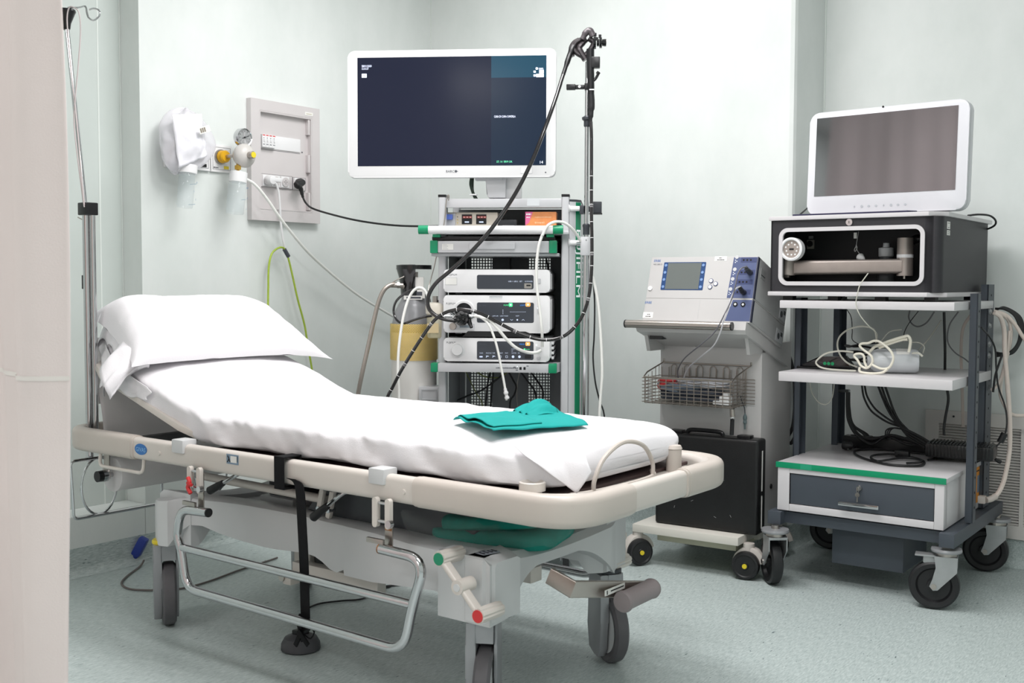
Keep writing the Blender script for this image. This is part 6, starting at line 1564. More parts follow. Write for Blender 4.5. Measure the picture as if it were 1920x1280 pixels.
def bolts(lst):
    for x, y, z in lst: mb = MB(); mb.cyl((x, y, z), (x+.006, y, z), .008, GV, n=6); mb.cyl((x, y, z), (x+.002, y, z), .011, GV, n=14); mb.build('bolt', t)
bolts([(.043, .44, .955), (.043, .44, .905), (.043, .44, .84), (.043, .44, .80)])
mb = MB(); mb.cyl((-.52, .52, .635), (-.47, .50, .64), .006, GV, n=10); mb.build('bolt', t)
for z0, z1, y1 in ((.713, .746, .475), (.966, .993, .485)):
    mb = MB(); mb.box(-.535, .045, -.042, y1, z0, z1, WHITEL, bev=.003); mb.build('shelf', t)
# cabinet with drawer
mb = MB()
mb.box(-.533, .027, .0, .53, .262, .413, WHITEL, bev=.002)
mb.box(-.533, -.490, -.038, .0, .262, .413, WHITEL, bev=.002); mb.box(-.003, .027, -.038, .0, .262, .413, WHITEL, bev=.002)
mb.box(-.490, -.003, -.038, .0, .262, .286, WHITEL, bev=.002); mb.box(-.490, -.003, -.038, .0, .394, .413, WHITEL, bev=.002)
cb = mb.build('cabinet', t)
mb = MB(); mb.box(-.538, .033, -.040, .54, .414, .4295, WHITEL, bev=.002); mb.build('cabinet_top', t)
mb = MB(); mb.box(-.539, .033, -.0425, -.038, .411, .4305, TEAL, bev=.001); mb.box(-.45, -.41, -.0428, -.0425, .412, .430, mat('tape_patch', '#2a9a76', .35)); mb.box(-.535, .030, -.042, -.034, .4292, .4302, TEAL); mb.build('green_edge_tape', t)
mb = MB(); mb.box(-.488, -.005, -.034, -.003, .288, .392, SLATE, bev=.002); dr_ = mb.build('drawer', t)
mb = MB(); a, b = at(TR, 1572, 935, y=-.05), at(TR, 1648, 950, y=-.05)
mb.box(a.x, b.x, -.056, -.048, .306, .320, CHROME, bev=.003); mb.box(a.x+.02, a.x+.03, -.05, -.034, .306, .318, CHROME); mb.box(b.x-.03, b.x-.02, -.05, -.034, .306, .318, CHROME); mb.build('handle', dr_)
c = at(TR, 1611, 915, y=-.035)
mb = MB(); mb.lathe([(.002, .006), (.009, .006), (.011, 0)], CHROME, T=Matrix.Translation((c.x, -.034, c.z)) @ RX90, n=20); mb.build('lock', dr_)
mb = MB(); mb.box(c.x-.001, c.x+.001, -.056, -.038, c.z-.006, c.z+.006, STEEL); mb.tube([(c.x, -.05, c.z+.004), (c.x-.003, -.054, c.z-.006), (c.x, -.052, c.z-.016), (c.x+.003, -.05, c.z-.006)], .0008, STEEL, n=6, closed=True); mb.cyl((c.x, -.052, c.z-.02), (c.x, -.054, c.z-.02), .0075, STEEL, n=16); mb.box(c.x-.002, c.x+.002, -.054, -.052, c.z-.044, c.z-.022, STEEL)
tag(mb.build('drawer_key', frame=TR), 'small steel keys hanging in the lock of the dark drawer', 'key')
mb = MB(); mb.box(.027, .0285, .345, .425, .285, .41, mat('orange_label', '#e3932f', .5, var=.04)); mb.box(.0285, .0290, .385, .415, .32, .38, mat('label_window', '#7b8798', .4)); mb.box(.0285, .0290, .355, .41, .395, .399, PRINTB); mb.build('orange_label', t)
mb = MB(); mb.box(-.37, -.125, .06, .34, .078, .214, SLATE, bev=.003); mb.build('power_box', t)
# casters
def tcaster(x, y, yaw, brake, px=0, py=0, rad=.079):
    T = Matrix.Translation((x, y, 0)) @ Matrix.Rotation(R(yaw), 4, 'Z')     # wheel axis along local y, trail towards -x
    mb = MB(); tx, ty = .035, 0
    mb.lathe([(.002, .189), (.046, .190), (.048, .195), (.046, .202), (.002, .203)], GREYP, T=T @ Matrix.Translation((tx, 0, 0)), n=32); mb.cyl((tx, 0, .176), (tx, 0, .19), .032, STEEL, T=T, n=20)
    mb.box(tx-.035, tx+.035, -.031, .031, .168, .178, GV, T=T, bev=.003)
    for s_ in (-1, 1):
        yy = s_*.031
        mb.prism([(tx-.035, .178), (tx+.035, .178), (tx+.034, .13), (.012, .068), (-.002, .066), (-.013, .079), (-.005, .10), (tx-.03, .14)], yy-.0018, yy+.0018, GV, 'y', T=T)
    mb.cyl((0, -.036, .079), (0, .036, .079), .009, STEEL, T=T, n=12)
    mb.cyl((tx, 0, .20), (tx, 0, .215), .014, STEEL, T=T, n=12)
    c = mb.build('caster', t)
    mb = MB(); mb.lathe([(.012, -.022), (.02, -.022), (.022, -.008), (.050, -.008), (.056, -.018), (.070, -.020), (.077, -.015), (rad, 0), (.077, .015), (.070, .020), (.056, .018), (.050, .008), (.022, .008), (.02, .022), (.012, .022)], BLACKR, n=48, T=T @ Matrix.Translation((0, 0, rad+.0005)) @ RX90); mb.build('wheel', c)
    if brake:
        mb = MB(); mb.box(tx-.095, tx-.03, -.022, .022, .172, .178, GV, T=T @ Matrix.Translation((0, 0, .0)), bev=.002); mb.box(tx-.07, tx-.03, -.016, .016, .150, .172, GV, T=T, bev=.004); mb.build('brake_pedal', c)
tcaster(-.003, -.017, 12, True); tcaster(-.545, -.05, -50, True); tcaster(.02, .577, 8, False); tcaster(-.56, .57, 12, False)

# ------------------------------------------------------------------ black instrument box
BXM = mat('box_charcoal', '#2c2b2f', .5, 0, var=.05, vs=20, bump=.08, bs=400); CAV = mat('cavity_black', '#17171a', .6)
t = thing('instrument_box', 'charcoal box with a white-rimmed front window, standing on top of the right trolley', 'instrument box', TR, (-.29, .25, .9935)); b0 = Vector((-.29, .25, .9935))
def bb(mb, x0, x1, y0, y1, z0, z1, m, bev=0): mb.box(x0-b0.x, x1-b0.x, y0-b0.y, y1-b0.y, z0-b0.z, z1-b0.z, m, bev)
fy = -.036
wx0, wx1, wz0, wz1 = -.531, -.062, 1.056, 1.230
mb = MB()
bb(mb, -.572, wx0, fy, fy+.02, 1.024, 1.267, BXM); bb(mb, wx1, -.030, fy, fy+.02, 1.024, 1.267, BXM); bb(mb, wx0, wx1, fy, fy+.02, 1.024, wz0, BXM); bb(mb, wx0, wx1, fy, fy+.02, wz1, 1.267, BXM)
pr = [(-.030, fy)]+[(-.030+.030*math.sin(R(a)), fy+.030-.030*math.cos(R(a))) for a in range(15, 91, 15)]+[(0, .57), (-.006, .57), (-.006, fy+.03), (-.03, fy+.02)]
mb.prism([(p[0]-b0.x, p[1]-b0.y) for p in pr], 1.024-b0.z, 1.267-b0.z, BXM, 'z')
bb(mb, -.572, -.566, fy, .57, 1.024, 1.267, BXM); bb(mb, -.572, 0, .564, .57, 1.024, 1.267, BXM)
mb.build('shell', t)
mb = MB(); bb(mb, -.56, -.012, .17, .175, 1.024, 1.267, CAV); bb(mb, -.56, -.03, fy+.02, .17, 1.024, 1.034, CAV); bb(mb, -.56, -.03, fy+.02, .17, 1.257, 1.267, CAV); mb.build('cavity', t)
mb = MB(); mb.frame(-.5415-b0.x, -.0515-b0.x, 1.0445-b0.z, 1.2415-b0.z, .0135, fy-.006-b0.y, fy+.004-b0.y, WHITEL, r=.032, n=8); mb.build('window_rim', t)
for z0, z1, nm in ((1.0085, 1.0235, 'bottom_board'), (1.2675, 1.282, 'top_board')):
    mb = MB(); pl_ = [(-.578, -.044), (-.04, -.044), (.008, .01), (.008, .60), (-.578, .60)]; mb.prism([(p[0]-b0.x, p[1]-b0.y) for p in pl_], z0-b0.z, z1-b0.z, WHITEL, 'z', bev=.003); mb.build(nm, t)
for x, y in ((-.54, 0), (-.38, 0), (-.22, 0), (-.06, 0), (-.54, .5), (-.06, .5)): mb = MB(); bb(mb, x, x+.035, y, y+.035, .9935, 1.009, BLACKR); mb.build('foot', t)
c = at(TR, 1593, 416.5, y=fy); mb = MB(); mb.lathe([(.002, .006), (.011, .006), (.0125, .003), (.0125, 0)], CHROME, T=Matrix.Translation((c.x-b0.x, fy-b0.y, c.z-b0.z)) @ RX90, n=24); mb.box(c.x-b0.x-.001, c.x-b0.x+.001, fy-b0.y-.0066, fy-b0.y-.006, c.z-b0.z-.004, c.z-b0.z+.004, BLACKP); mb.build('lock', t)
mb = MB()
for z0, z1 in ((1.228, 1.252), (1.208, 1.224)):
    bb(mb, .0003, .0012, .02, .055, z0, z1, PAPERL); bb(mb, .0012, .0016, .026, .05, z1-.006, z1-.0045, PRINT); bb(mb, .0012, .0016, .026, .045, z0+.004, z0+.0055, PRINT)
mb.build('paper_label', t)
# things in the window
ARM = mat('cast_steel', '#a89e98', .42, .55, var=.05, vs=30, bump=.03, bs=300)
a0 = Vector((-.29, .06, 1.04)); q = lambda u, v, y: at(TR, u, v, y=y)-a0
t = thing('articulated_arm', 'tan-grey steel arm with a round perforated head lying in the window of the box', 'arm', TR, a0)
mb = MB(); A, B_ = q(1483, 502, .03), q(1693, 499, .06)
mb.sweep([A, B_], rr(.035, .050, .010, 3), ARM); mb.build('beam', t)
mb = MB(); c = q(1478, 500, .02); mb.cyl(c+Vector((0, 0, -.030)), c+Vector((0, 0, .03)), .024, ARM, n=28); mb.box(c.x-.006, c.x+.012, c.y-.024, c.y-.01, c.z-.038, c.z-.028, STEEL); mb.build('left_joint', t)
mb = MB(); c = q(1697, 482, .07); mb.cyl(c+Vector((0, 0, -.062)), c+Vector((0, 0, .064)), .026, ARM, n=28); mb.cyl(c+Vector((0, 0, -.072)), c+Vector((0, 0, -.062)), .006, STEEL, n=12); rj = mb.build('right_joint', t)
mb = MB(); mb.cyl(c+Vector((0, 0, -.002)), c+Vector((0, 0, .009)), .0268, WHITEP, n=28); mb.build('white_band', rj)
mb = MB(); mb.tube([c+Vector((.01, .02, .05)), c+Vector((.03, .03, .062)), c+Vector((.05, .03, .06))], .014, BLACKP, n=12); mb.build('hose_stub', t)
mb = MB(); c = q(1485, 467, -.03); T = Matrix.Translation(c) @ RX90; mb.lathe([(.034, -.02), (.040, -.018), (.040, .010), (.034, .012), (.031, .010), (.030, .0)], WHITEP, n=40, T=T); hd = mb.build('round_head', t)
mb = MB(); mb.lathe([(.002, .004), (.031, .004), (.031, 0)], ARM, n=36, T=T); mb.box(c.x-.008, c.x+.008, c.y-.0052, c.y-.004, c.z-.003, c.z+.003, BLACKP)
for k in range(10): a = 2*PI*k/10+.3; r_ = .019 if k % 2 else .022; mb.lathe([(.0012, .0045), (.003, .0045), (.003, .004)], WHITEP, n=10, T=Matrix.Translation(c+Vector((r_*math.cos(a), 0, r_*math.sin(a)))) @ RX90)
mb.build('perforated_face', hd)
p = at(TR, 1661, 500, y=.12)
t = thing('box_bottle', 'clear bottle with white screw cap standing behind the steel arm in the box window', 'bottle', TR, (p.x, .12, 1.0345))
GHOST = mat('smoky_clear', '#6e7074', .15, 0, alpha=.5)
mb = MB(); mb.lathe([(.002, 0), (.028, 0), (.030, .008), (.030, .09), (.022, .105), (.022, .112)], GHOST, n=28); mb.build('vessel', t)
mb = MB(); mb.lathe([(.022, .108), (.025, .110), (.025, .138), (.012, .141), (.010, .155), (.002, .156)], mat('grey_white_cap', '#b9bbbd', .4), n=28); mb.build('cap', t)
t = thing('white_probe', 'small white probe head with thin curled wire hanging inside the box window', 'probe', TR, at(TR, 1616, 484, y=.08)+Vector((0, 0, -.008)))
b1 = at(TR, 1616, 484, y=.08)+Vector((0, 0, -.008))
mb = MB(); mb.cyl((-.006, 0, .012), (.006, -.012, .004), .014, WHITEP, r2=.009, n=20); mb.cyl((.006, -.012, .004), (.012, -.02, 0), .007, WHITEP, n=14); mb.build('probe_head', t)
mb = MB(); mb.tube([at(TR, u, v, y=.09)-b1 for u, v in ((1610, 434), (1608, 445), (1606, 458), (1607, 468), (1613, 478))], .0012, GV, n=6); mb.tube([at(TR, u, v, y=.09)-b1 for u, v in ((1606, 460), (1602, 468), (1604, 471), (1607, 464), (1605, 459))], .0016, GV, n=6); mb.box((at(TR, 1601, 436, y=.09)-b1).x, (at(TR, 1605, 436, y=.09)-b1).x+.003, .009, .010, (at(TR, 1601, 447, y=.09)-b1).z, (at(TR, 1601, 436, y=.09)-b1).z, PAPERL); mb.build('wire', t)
mb = MB(); p = at(TR, 1520, 457, y=.165); mb.box(p.x-.013, p.x+.013, .160, .1695, p.z-.018, p.z+.014, mat('switch_grey', '#8c8880', .4), bev=.002); mb.cyl((p.x, .1595, p.z), (p.x, .155, p.z), .011, BLACKP, n=16); mb.box(p.x-.008, p.x+.008, .165, .1695, p.z+.018, p.z+.028, GV)
tag(mb.build('rotary_switch', frame=TR), 'small grey plate with black knob on the back wall inside the box window', 'switch')
cable('clear_drip_tube', 'thin clear tube dropping from the box window past the top shelf', 'tube', TR, [(1628, 512, -.045), (1622, 520, -.05), (1612, 535, -.055), (1608, 550, -.058), (1605, 570, -.05), (1612, 590, -.045), (1628, 610, -.02), (1642, 622, .04), (1645, 632, .10), (1642, 642, .12)], .0018, TUBEW)

# ------------------------------------------------------------------ all-in-one computer
ang = -3.2
AF = Fr3(TR.M @ Matrix.Translation((-.215, .045, 1.2825)) @ Matrix.Rotation(R(ang), 4, 'Z') @ Matrix.Rotation(R(-3), 4, 'X'))
o = bpy.data.objects.new('panel_computer', None); o.empty_display_size = .05; COL.objects.link(o); o.matrix_world = AF.M; o['label'] = 'white rounded flat-screen computer with a blank grey screen on top of the charcoal box'; o['category'] = 'computer'
a, b, c_, d_ = (at(AF, u, v, y=0) for u, v in ((1516, 215), (1817, 182), (1516, 398), (1813, 395)))
x0, x1 = (a.x+c_.x)/2, (b.x+d_.x)/2; z0, z1 = .006, (a.z+b.z)/2
mb = MB(); mb.prism(rrpoly(x0, x1, z0, z1, .032, 7), 0, .045, mat('bezel_white', '#d8d8dd', .3, var=.01), 'y', bev=.005); mb.frame(x0-.001, x1+.001, z0-.001, z1+.001, .003, .012, .016, CARTD, r=.033); mb.box(x0+.1, x1-.1, .045, .12, 0, .18, WHITEP, bev=.02); mb.build('housing', o)
PCS = mat('pc_screen_glass', '#868588', .05, .9, .5, .0)
a, b, c_, d_ = (at(AF, u, v, y=0) for u, v in ((1529.5, 222), (1795.5, 198), (1529.5, 367), (1793, 357)))
mb = MB(); mb.box((a.x+c_.x)/2, (b.x+d_.x)/2, -.0012, .001, (c_.z+d_.z)/2, (a.z+b.z)/2, PCS); mb.build('screen', o)
mb = MB()
p = at(AF, 1656, 200, y=0); mb.cyl((p.x, -.0014, p.z), (p.x, -.0004, p.z), .0035, BLACKP, n=14); mb.build('camera_dot', o)
mb = MB()
GI = mat('icon_grey', '#b1b4ba', .5)
for k in range(8):
    p = at(AF, 1602+13.7*k, 387.3-.6*k, y=0)
    if k in (1, 5): mb.lathe([(.003, .001), (.0045, .001), (.0045, .0005), (.003, .0005)], GI, n=14, T=Matrix.Translation((p.x, 0, p.z)) @ RX90)
    elif k in (0, 4): mb.box(p.x-.0006, p.x+.0006, -.001, 0, p.z-.004, p.z+.004, GI); mb.box(p.x-.003, p.x+.003, -.001, 0, p.z-.0006, p.z+.0006, GI)
    else: mb.prism([(p.x-.005, p.z-.002), (p.x, p.z-.004), (p.x+.004, p.z), (p.x, p.z+.004), (p.x-.005, p.z+.002)], -.001, 0, GI, 'y')
mb.build('touch_icon', o)
t_ = MB(); a, b = at(TR, 1482, 402, y=-.02), at(TR, 1722, 391, y=.0)
t_.prism([(-.50, -.025), (-.11, -.03), (-.09, .005), (-.48, .02)], 1.2825, 1.2885, mat('tablet_navy', '#2d2c47', .3), 'z', bev=.002)
tag(t_.build('dark_tablet', frame=TR), 'thin dark navy slab lying in front of the flat-screen computer', 'tablet')
cable('loop_cable', 'black cable loop sticking out behind the top right of the charcoal box', 'cable', TR, [(1815, 404, .35), (1835, 402, .40), (1855, 404, .45), (1866, 412, .48), (1866, 421, .50), (1855, 428, .55), (1840, 431, .62)], .0035, BLACKR)
cable('loop_cable', 'short black cable poking up left of the flat-screen computer', 'cable', TR, [(1500, 402, .25), (1507, 396, .22), (1516, 388, .18), (1524, 380, .16)], .003, BLACKR)

# ------------------------------------------------------------------ on the middle shelf
SZ = .7462
t = thing('shelf_bottle', 'translucent white bottle lying on the middle shelf of the right trolley', 'bottle', TR, (-.20, .12, SZ))
BO = mat('translucent_bottle', '#cfd3d6', .25, 0, .5, .02, 8)
mb = MB(); A = Vector((-.066, -.03, .042)); Bq = Vector((.083, .03, .044)); d = (Bq-A).normalized(); T = Matrix.Translation(A) @ d.to_track_quat('Z', 'Y').to_matrix().to_4x4(); L = (Bq-A).length
mb.lathe([(.002, -.004), (.018, -.004), (.022, .004), (.036, .016), (.041, .03), (.041, L-.012), (.036, L), (.002, L)], BO, n=32, T=T); mb.build('vessel', t)
mb = MB()
def lab(i, j): 
    a_ = R(-15+70*i); r_ = .0416; return (r_*math.cos(a_+PI*1.35), r_*math.sin(a_+PI*1.35), .085+.04*j)
vs = []
for i in range(9):
    for j in range(2):
        a_ = R(60+8*i); vs.append(Vector((0, 0, 0)))
def labw(i, j):
    a_ = R(35+62*i); z = .088+.042*j; cen = A+d*z; side = Vector((d.y, -d.x, 0)).normalized(); up = Vector((0, 0, 1)); return cen+side*.0417*math.cos(a_)+up*.0417*math.sin(a_)
mb.grid(9, 2, labw, PAPERL); mb.build('label', t)
t = thing('tubing_set', 'pale flexible tubing set with crossed loops resting on the lying bottle', 'tubing', TR, (-.27, .05, SZ)); b1 = Vector((-.27, .05, SZ)); TB2 = mat('cream_tubing', '#e3dfd0', .3)
k_ = lambda L, y: [at(TR, u, v, y=y)-b1 for u, v in L]
mb = MB()
mb.tube(k_([(1628, 662), (1618, 655), (1612, 648), (1616, 644), (1628, 643), (1638, 639), (1648, 640), (1660, 648), (1670, 658), (1675, 670), (1672, 682), (1665, 690), (1652, 691), (1640, 686), (1634, 682)], .035), .0042, TB2, n=8)
mb.tube(k_([(1628, 662), (1634, 668), (1636, 677), (1632, 685), (1624, 690), (1614, 685), (1608, 675), (1602, 668), (1604, 664), (1614, 663), (1620, 668), (1621, 678), (1625, 688)], .035), .0042, TB2, n=8)
mb.tube(k_([(1630, 660), (1640, 650), (1655, 644), (1675, 637), (1695, 631), (1703, 630), (1707, 638), (1706, 650), (1704, 660)], .06), .005, TB2, n=8)
mb.tube(k_([(1612, 688), (1612, 696), (1622, 699), (1640, 700), (1655, 698), (1664, 692)], .03), .0042, TB2, n=8)
mb.tube(k_([(1648, 652), (1668, 644), (1690, 637), (1702, 636)], .065), .005, TB2, n=8)
mb.build('thick_loop', t)
mb = MB(); mb.tube(k_([(1644, 640), (1640, 620), (1628, 613), (1610, 612), (1590, 618), (1575, 630), (1570, 645), (1573, 660), (1580, 672), (1592, 682), (1608, 688)], .12), .0032, TUBEW, n=8)
mb.tube([Vector((p.x, p.y, max(p.z, .004))) for p in k_([(1600, 660), (1575, 658), (1550, 662), (1535, 672), (1530, 680), (1538, 688), (1555, 692), (1580, 694), (1605, 695)], .06)], .0032, TUBEW, n=8)
mb.tube(k_([(1710, 662), (1722, 662), (1730, 668)], .10), .004, TUBEW, n=8); mb.tube(k_([(1706, 642), (1722, 642), (1733, 650), (1730, 662)], .16), .0022, TUBEW, n=6); mb.tube(k_([(1652, 640), (1668, 622), (1690, 618)], .2), .002, TUBEW, n=6)
mb.build('thin_loop', t)
t = thing('black_handset', 'black tapered device with three green rings on the left of the middle shelf', 'device', TR, (-.43, .16, SZ))
mb = MB(); mb.box(-.11, .095, -.03, .03, .0, .008, BLACKP, bev=.003, T=Matrix.Rotation(R(-6), 4, 'Z')); mb.build('base_plate', t)
mb = MB(); mb.prism([(-.085, .010), (-.03, .045), (.06, .050), (.085, .02), (.09, .008), (-.09, .008)], -.025, .025, BLACKG, 'y', bev=.006); mb.build('body', t)
for k in range(3): mb = MB(); mb.lathe([(.004, .001), (.006, .001), (.006, 0), (.004, 0)], mat('ring_green', '#1fa468', .4), n=16, T=Matrix.Translation((-.005+.014*k, -.025, .022)) @ RX90); mb.build('green_ring', t)
coil('black_shelf_coil', 'black coiled cable behind the tubing on the middle shelf', -.36, .34, SZ+.004, .075, .06, .08, 3, .0042, BLACKR, 21, fr=TR)
cable('translucent_loop', 'faint clear tube loop hanging below the left of the middle shelf', 'tube', TR, [(1518, 715, .2), (1522, 735, .2), (1534, 753, .2), (1548, 758, .2), (1559, 748, .2), (1563, 730, .2), (1564, 715, .2)], .002, TUBEW)

# ------------------------------------------------------------------ on the cabinet
CZ = .4302
t = thing('power_adapter', 'large black ribbed power adapter at the right of the cabinet top', 'power adapter', TR, (-.03, .36, CZ))
mb = MB(); mb.T = Matrix.Rotation(R(6), 4, 'Z'); mb.box(-.105, .12, -.055, .06, .012, .062, BLACKP, bev=.012)
mb.build('housing', t)
for k in range(20):
    if k > 17: break
    mb = MB(); mb.T = Matrix.Rotation(R(6), 4, 'Z'); x = -.092+.0115*k; mb.box(x, x+.005, -.050, .055, .060, .0665, BLACKP, bev=.001); mb.box(x, x+.005, -.0575, -.053, .02, .058, BLACKP); mb.build('cooling_rib', t)
t = thing('power_strip', 'long black power strip at the back of the cabinet top under a tangle of cables', 'power strip', TR, (-.30, .46, CZ))
mb = MB(); mb.box(-.17, .19, -.025, .025, 0, .045, BLACKP, bev=.006); mb.build('housing', t)
for k in range(6): mb = MB(); x = -.13+.05*k; mb.lathe([(.003, .003), (.016, .003), (.018, 0)], BLACKR, n=16, T=Matrix.Translation((x, 0, .045))); mb.build('socket', t)
def floorish(name, label, uv, z, r, m, cat='cable', n=8):
    P = [at(TR, u, v, z=zz if (zz := (w_[0] if (w_ := rest) else z)) else z) for u, v, *rest in uv]; mb = MB(); mb.tube(P, r, m, n=n, sm=6); return tag(mb.build(name, frame=TR), label, cat)
floorish('coiled_power_cord', 'black power cord coiled on the front of the cabinet top with a round plug', [(1590, 842, .442), (1602, 838), (1625, 836), (1655, 838), (1680, 843), (1690, 850), (1700, 855), (1722, 860), (1733, 866), (1728, 872), (1705, 873), (1670, 871), (1640, 865), (1615, 857), (1603, 850), (1605, 844), (1630, 842), (1660, 842), (1690, 838)], .4350, .0042, BLACKR)
floorish('coiled_power_cord', 'inner black cord loop with a blocky plug in the middle of the cabinet top', [(1700, 868), (1722, 867), (1728, 863), (1715, 859), (1690, 858), (1665, 862), (1645, 864), (1633, 858), (1640, 853), (1670, 851), (1690, 855)], .4390, .0042, BLACKR)
floorish('coiled_power_cord', 'black cord loop running right to the post on the cabinet top', [(1740, 862), (1752, 860), (1750, 855), (1730, 850), (1700, 846), (1715, 840), (1745, 843), (1760, 850), (1790, 855), (1820, 861)], .4350, .0035, BLACKR)
p = at(TR, 1589, 844, z=CZ); t_ = MB(); t_.lathe([(.002, 0), (.015, 0), (.018, .012), (.016, .03), (.008, .04), (.002, .04)], BLACKR, n=16, T=Matrix.Translation(p+Vector((-.018, 0, .0185))) @ Matrix.Rotation(PI/2, 4, 'Y')); tag(t_.build('round_plug', frame=TR), 'round black plug at the left end of the coiled cord on the cabinet top', 'plug')
p = at(TR, 1694, 858, z=CZ); t_ = MB(); t_.box(p.x-.03, p.x+.022, p.y-.014, p.y+.014, CZ+.0005, CZ+.026, BLACKR, bev=.008); tag(t_.build('block_plug', frame=TR), 'blocky black plug inside the coiled cord at the front of the cabinet top', 'plug')
p = at(TR, 1771, 858, z=CZ); t_ = MB(); t_.box(p.x-.028, p.x+.028, p.y-.012, p.y+.012, CZ+.0005, CZ+.024, BLACKP, bev=.003); tag(t_.build('cable_coupler', frame=TR), 'square black coupler on the cabinet top just left of the right post', 'connector')
for k, (lb, pts, r_) in enumerate((('outer left black cable sweeping from under the middle shelf to the tangle', [(1616, 722), (1620, 745), (1632, 768), (1650, 783), (1668, 793), (1690, 800)], .0038),
  ('inner left black cable sweeping from under the middle shelf to the tangle', [(1621, 722), (1626, 743), (1640, 765), (1658, 780), (1675, 791), (1694, 800)], .0038),
  ('left cable of the black bundle dropping from under the middle shelf', [(1646, 722), (1656, 748), (1666, 770), (1678, 788), (1692, 802)], .0045),
  ('middle cable of the black bundle dropping from under the middle shelf', [(1652, 722), (1661, 748), (1671, 770), (1683, 790), (1700, 810)], .0045),
  ('right cable of the black bundle dropping from under the middle shelf', [(1659, 722), (1668, 748), (1676, 770), (1687, 790), (1708, 812)], .0045))):
    cable('drop_cable', lb, 'cable', TR, pts, r_, BLACKR, y=.42)
for k in range(7):
    rnd = random.Random(40+k); y = .40+.012*k
    pts = [(1588+.7*k, 735), (1588+.8*k, 765), (1591+1.5*k, 790+k), (1606+4*k, 812+rnd.random()*8), (1635, 820+rnd.random()*14), (1665, 815+rnd.random()*16), (1700, 818+rnd.random()*16), (1735, 825+rnd.random()*14)]
    cable('tangled_cable', 'black cable in the tangle along the back of the cabinet top', 'cable', TR, pts, .0045, BLACKR, y=y, group='tangled black cables on the cabinet top')
for k in range(4):
    cable('tangled_cable', 'black cable in the short crossing bundle left of the power adapter', 'cable', TR, [(1688, 800), (1705, 808+4*k), (1725, 818+5*k), (1745, 830+5*k), (1760, 838+5*k)], .0045, BLACKR, y=.36+.01*k, group='crossing black cables beside the adapter')
for k in range(3):
    cable('tangled_cable', 'thin black cable looping up beside the knot of the tangle', 'cable', TR, [(1660+3*k, 815), (1662+4*k, 806), (1672+3*k, 802), (1690, 804)], .0025, BLACKR, y=.39, group='small black loops at the knot')
mb = MB(); p = at(TR, 1689, 802, y=.415); mb.box(p.x-.009, p.x+.009, p.y-.016, p.y+.014, p.z-.003, p.z+.003, GV, bev=.001, T=None); tag(mb.build('cable_tie', frame=TR), 'pale tie gripping the knot of black cables', 'cable tie')
cable('upright_black_cable', 'straight black cable dropping behind the middle shelf to the power adapter', 'cable', TR, [(1770, 585, .35), (1771, 620, .36), (1772, 660, .37), (1772, 700, .40), (1776, 730, .40), (1778, 750, .40), (1773, 780, .39), (1770, 800, .38), (1770, 815, .37)], .0048, BLACKR)
cable('thin_black_wire', 'thin black wire hanging behind the left of the upper gap of the right trolley', 'wire', TR, [(1588, 580), (1596, 595), (1598, 620), (1598, 636), (1608, 644), (1622, 650)], .0016, BLACKR, y=.42)
cable('thin_black_wire', 'thin black wire slanting down to the lying bottle', 'wire', TR, [(1722, 583), (1705, 605), (1696, 622), (1693, 640)], .0016, BLACKR, y=.4)
cable('grey_loop_wire', 'grey wire loop hanging under the top shelf of the right trolley', 'wire', TR, [(1706, 582), (1704, 595), (1710, 607), (1722, 612), (1738, 604), (1752, 584)], .0028, mat('mid_grey_wire', '#77787a', .4), y=.42)
cable('grey_loop_wire', 'pale grey wire curving behind the right posts of the right trolley', 'wire', TR, [(1797, 584), (1780, 610), (1777, 640), (1790, 660), (1808, 672), (1820, 682)], .0025, mat('mid_grey_wire', '#77787a', .4), y=.45)
cable('slanting_tube', 'faint clear tube slanting down to the tied end of the lying bottle', 'tube', TR, [(1765, 600, .4), (1745, 630, .35), (1728, 650, .3), (1716, 662, .2)], .002, TUBEW)
WC = mat('cream_cable', '#dccfc6', .4); 
cable('cream_cable', 'thick cream cable dropping from the right end of the top shelf to the cabinet plug', 'cable', TR, [(1864, 586, .45), (1876, 595, .47), (1883, 620, .50), (1884, 660, .50), (1889, 720, .50), (1893, 780, .50), (1893, 840, .48), (1886, 885, .44), (1878, 912, .40), (1866, 930, .38), (1850, 936, .36)], .008, WC)
cable('cream_cable', 'second cream cable falling behind the first at the right of the trolley', 'cable', TR, [(1862, 584, .50), (1880, 590, .52), (1893, 605, .55), (1895, 635, .56), (1885, 680, .56), (1877, 715, .56), (1876, 740, .56), (1884, 760, .57), (1895, 775, .58), (1912, 779, .60), (1940, 776, .62)], .0065, WC)
cable('cream_cable', 'cream cable sweeping off to the right edge of the picture', 'cable', TR, [(1862, 583, .52), (1885, 590, .53), (1903, 608, .54), (1917, 630, .55), (1935, 655, .56)], .0065, WC)
cable('cream_cable', 'cream cable bending back under the middle shelf at its right end', 'cable', TR, [(1893, 620, .55), (1888, 660, .54), (1880, 700, .52), (1870, 722, .5), (1860, 730, .46)], .006, WC)
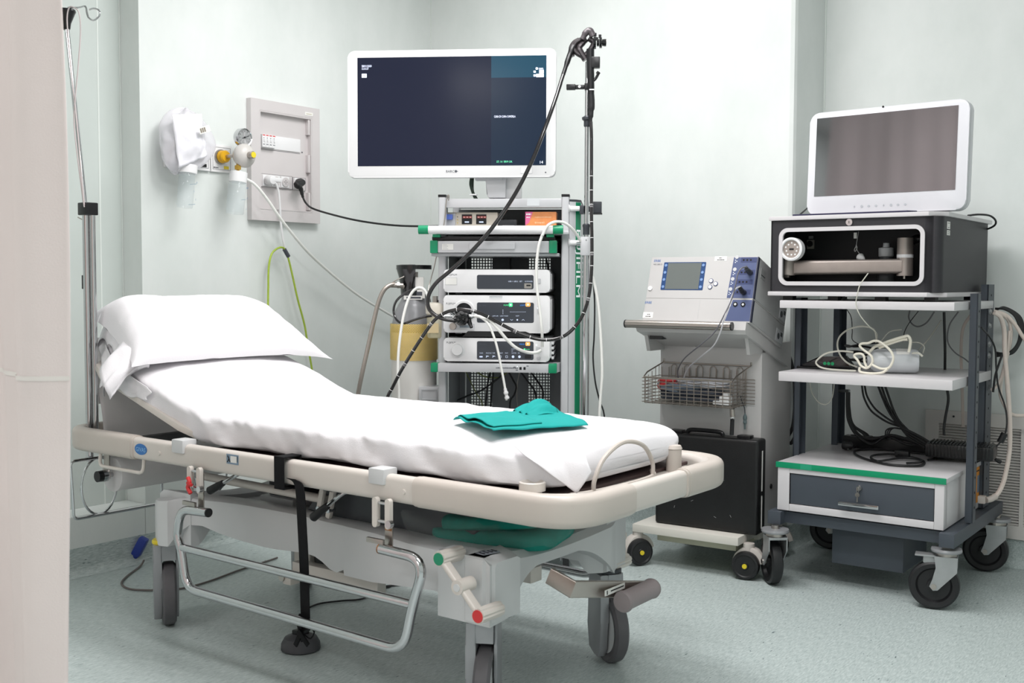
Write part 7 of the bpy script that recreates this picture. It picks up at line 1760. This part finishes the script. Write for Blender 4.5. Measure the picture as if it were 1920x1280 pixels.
cable('cream_cable', 'cream cable seen between the right posts of the trolley', 'cable', TR, [(1822, 588, .5), (1806, 615, .5), (1802, 660, .5), (1804, 720, .5), (1806, 800, .5)], .0055, WC)
mb = MB(); p = at(TR, 1846, 937, y=.36)
mb.tube([at(TR, 1868, 929, y=.38), at(TR, 1858, 935, y=.37), at(TR, 1850, 937, y=.36)], .011, mat('cream_boot', '#c9bfb8', .45), n=12); mb.box(p.x-.02, p.x+.004, p.y-.014, p.y+.014, p.z-.012, p.z+.014, mat('cream_boot', '#c9bfb8', .45), bev=.003)
tag(mb.build('cream_plug', frame=TR), 'grey-cream plug with ribbed boot at the right side of the cabinet', 'plug')
for k in range(5):
    s_ = 4*k
    cable('looped_black_cable', 'black cable in the looped bundle hung at the right end of the top shelf', 'cable', TR, [(1866, 578+k), (1884, 580-k), (1902+s_*.6, 592), (1911+s_*.5, 615), (1909+s_*.3, 640), (1897+s_*.2, 657+k), (1880, 662+k), (1866, 660+2*k)], .0035, BLACKR, y=.56+.008*k, group='looped black cables right of the trolley')
cable('ferrite_cable', 'thin black cable with a ferrite lump hanging in front of the cream cables', 'cable', TR, [(1840, 614, .30), (1856, 632, .38), (1866, 655, .42), (1868, 690, .43), (1872, 725, .44), (1884, 760, .44), (1888, 790, .43), (1884, 815, .42), (1876, 828, .41), (1862, 842, .40), (1848, 846, .38)], .003, BLACKR)
mb = MB(); a, b = at(TR, 1884, 812, y=.42), at(TR, 1875, 829, y=.415); mb.cyl(a, b, .0115, BLACKP, n=14); tag(mb.build('ferrite_core', frame=TR), 'black ferrite lump on the thin cable beside the vent', 'ferrite')
cable('loose_black_plug', 'short black lead with a loose plug end beside the wall vent', 'plug', TR, [(1850, 852, .40), (1862, 856, .42), (1868, 862, .43), (1876, 866, .44)], [.0025, .003, .006, .007], BLACKR)
cable('black_side_lead', 'black lead slanting down behind the front right post of the trolley', 'cable', TR, [(1880, 662, .5), (1872, 685, .48), (1866, 705, .46), (1862, 735, .45)], .004, BLACKR)
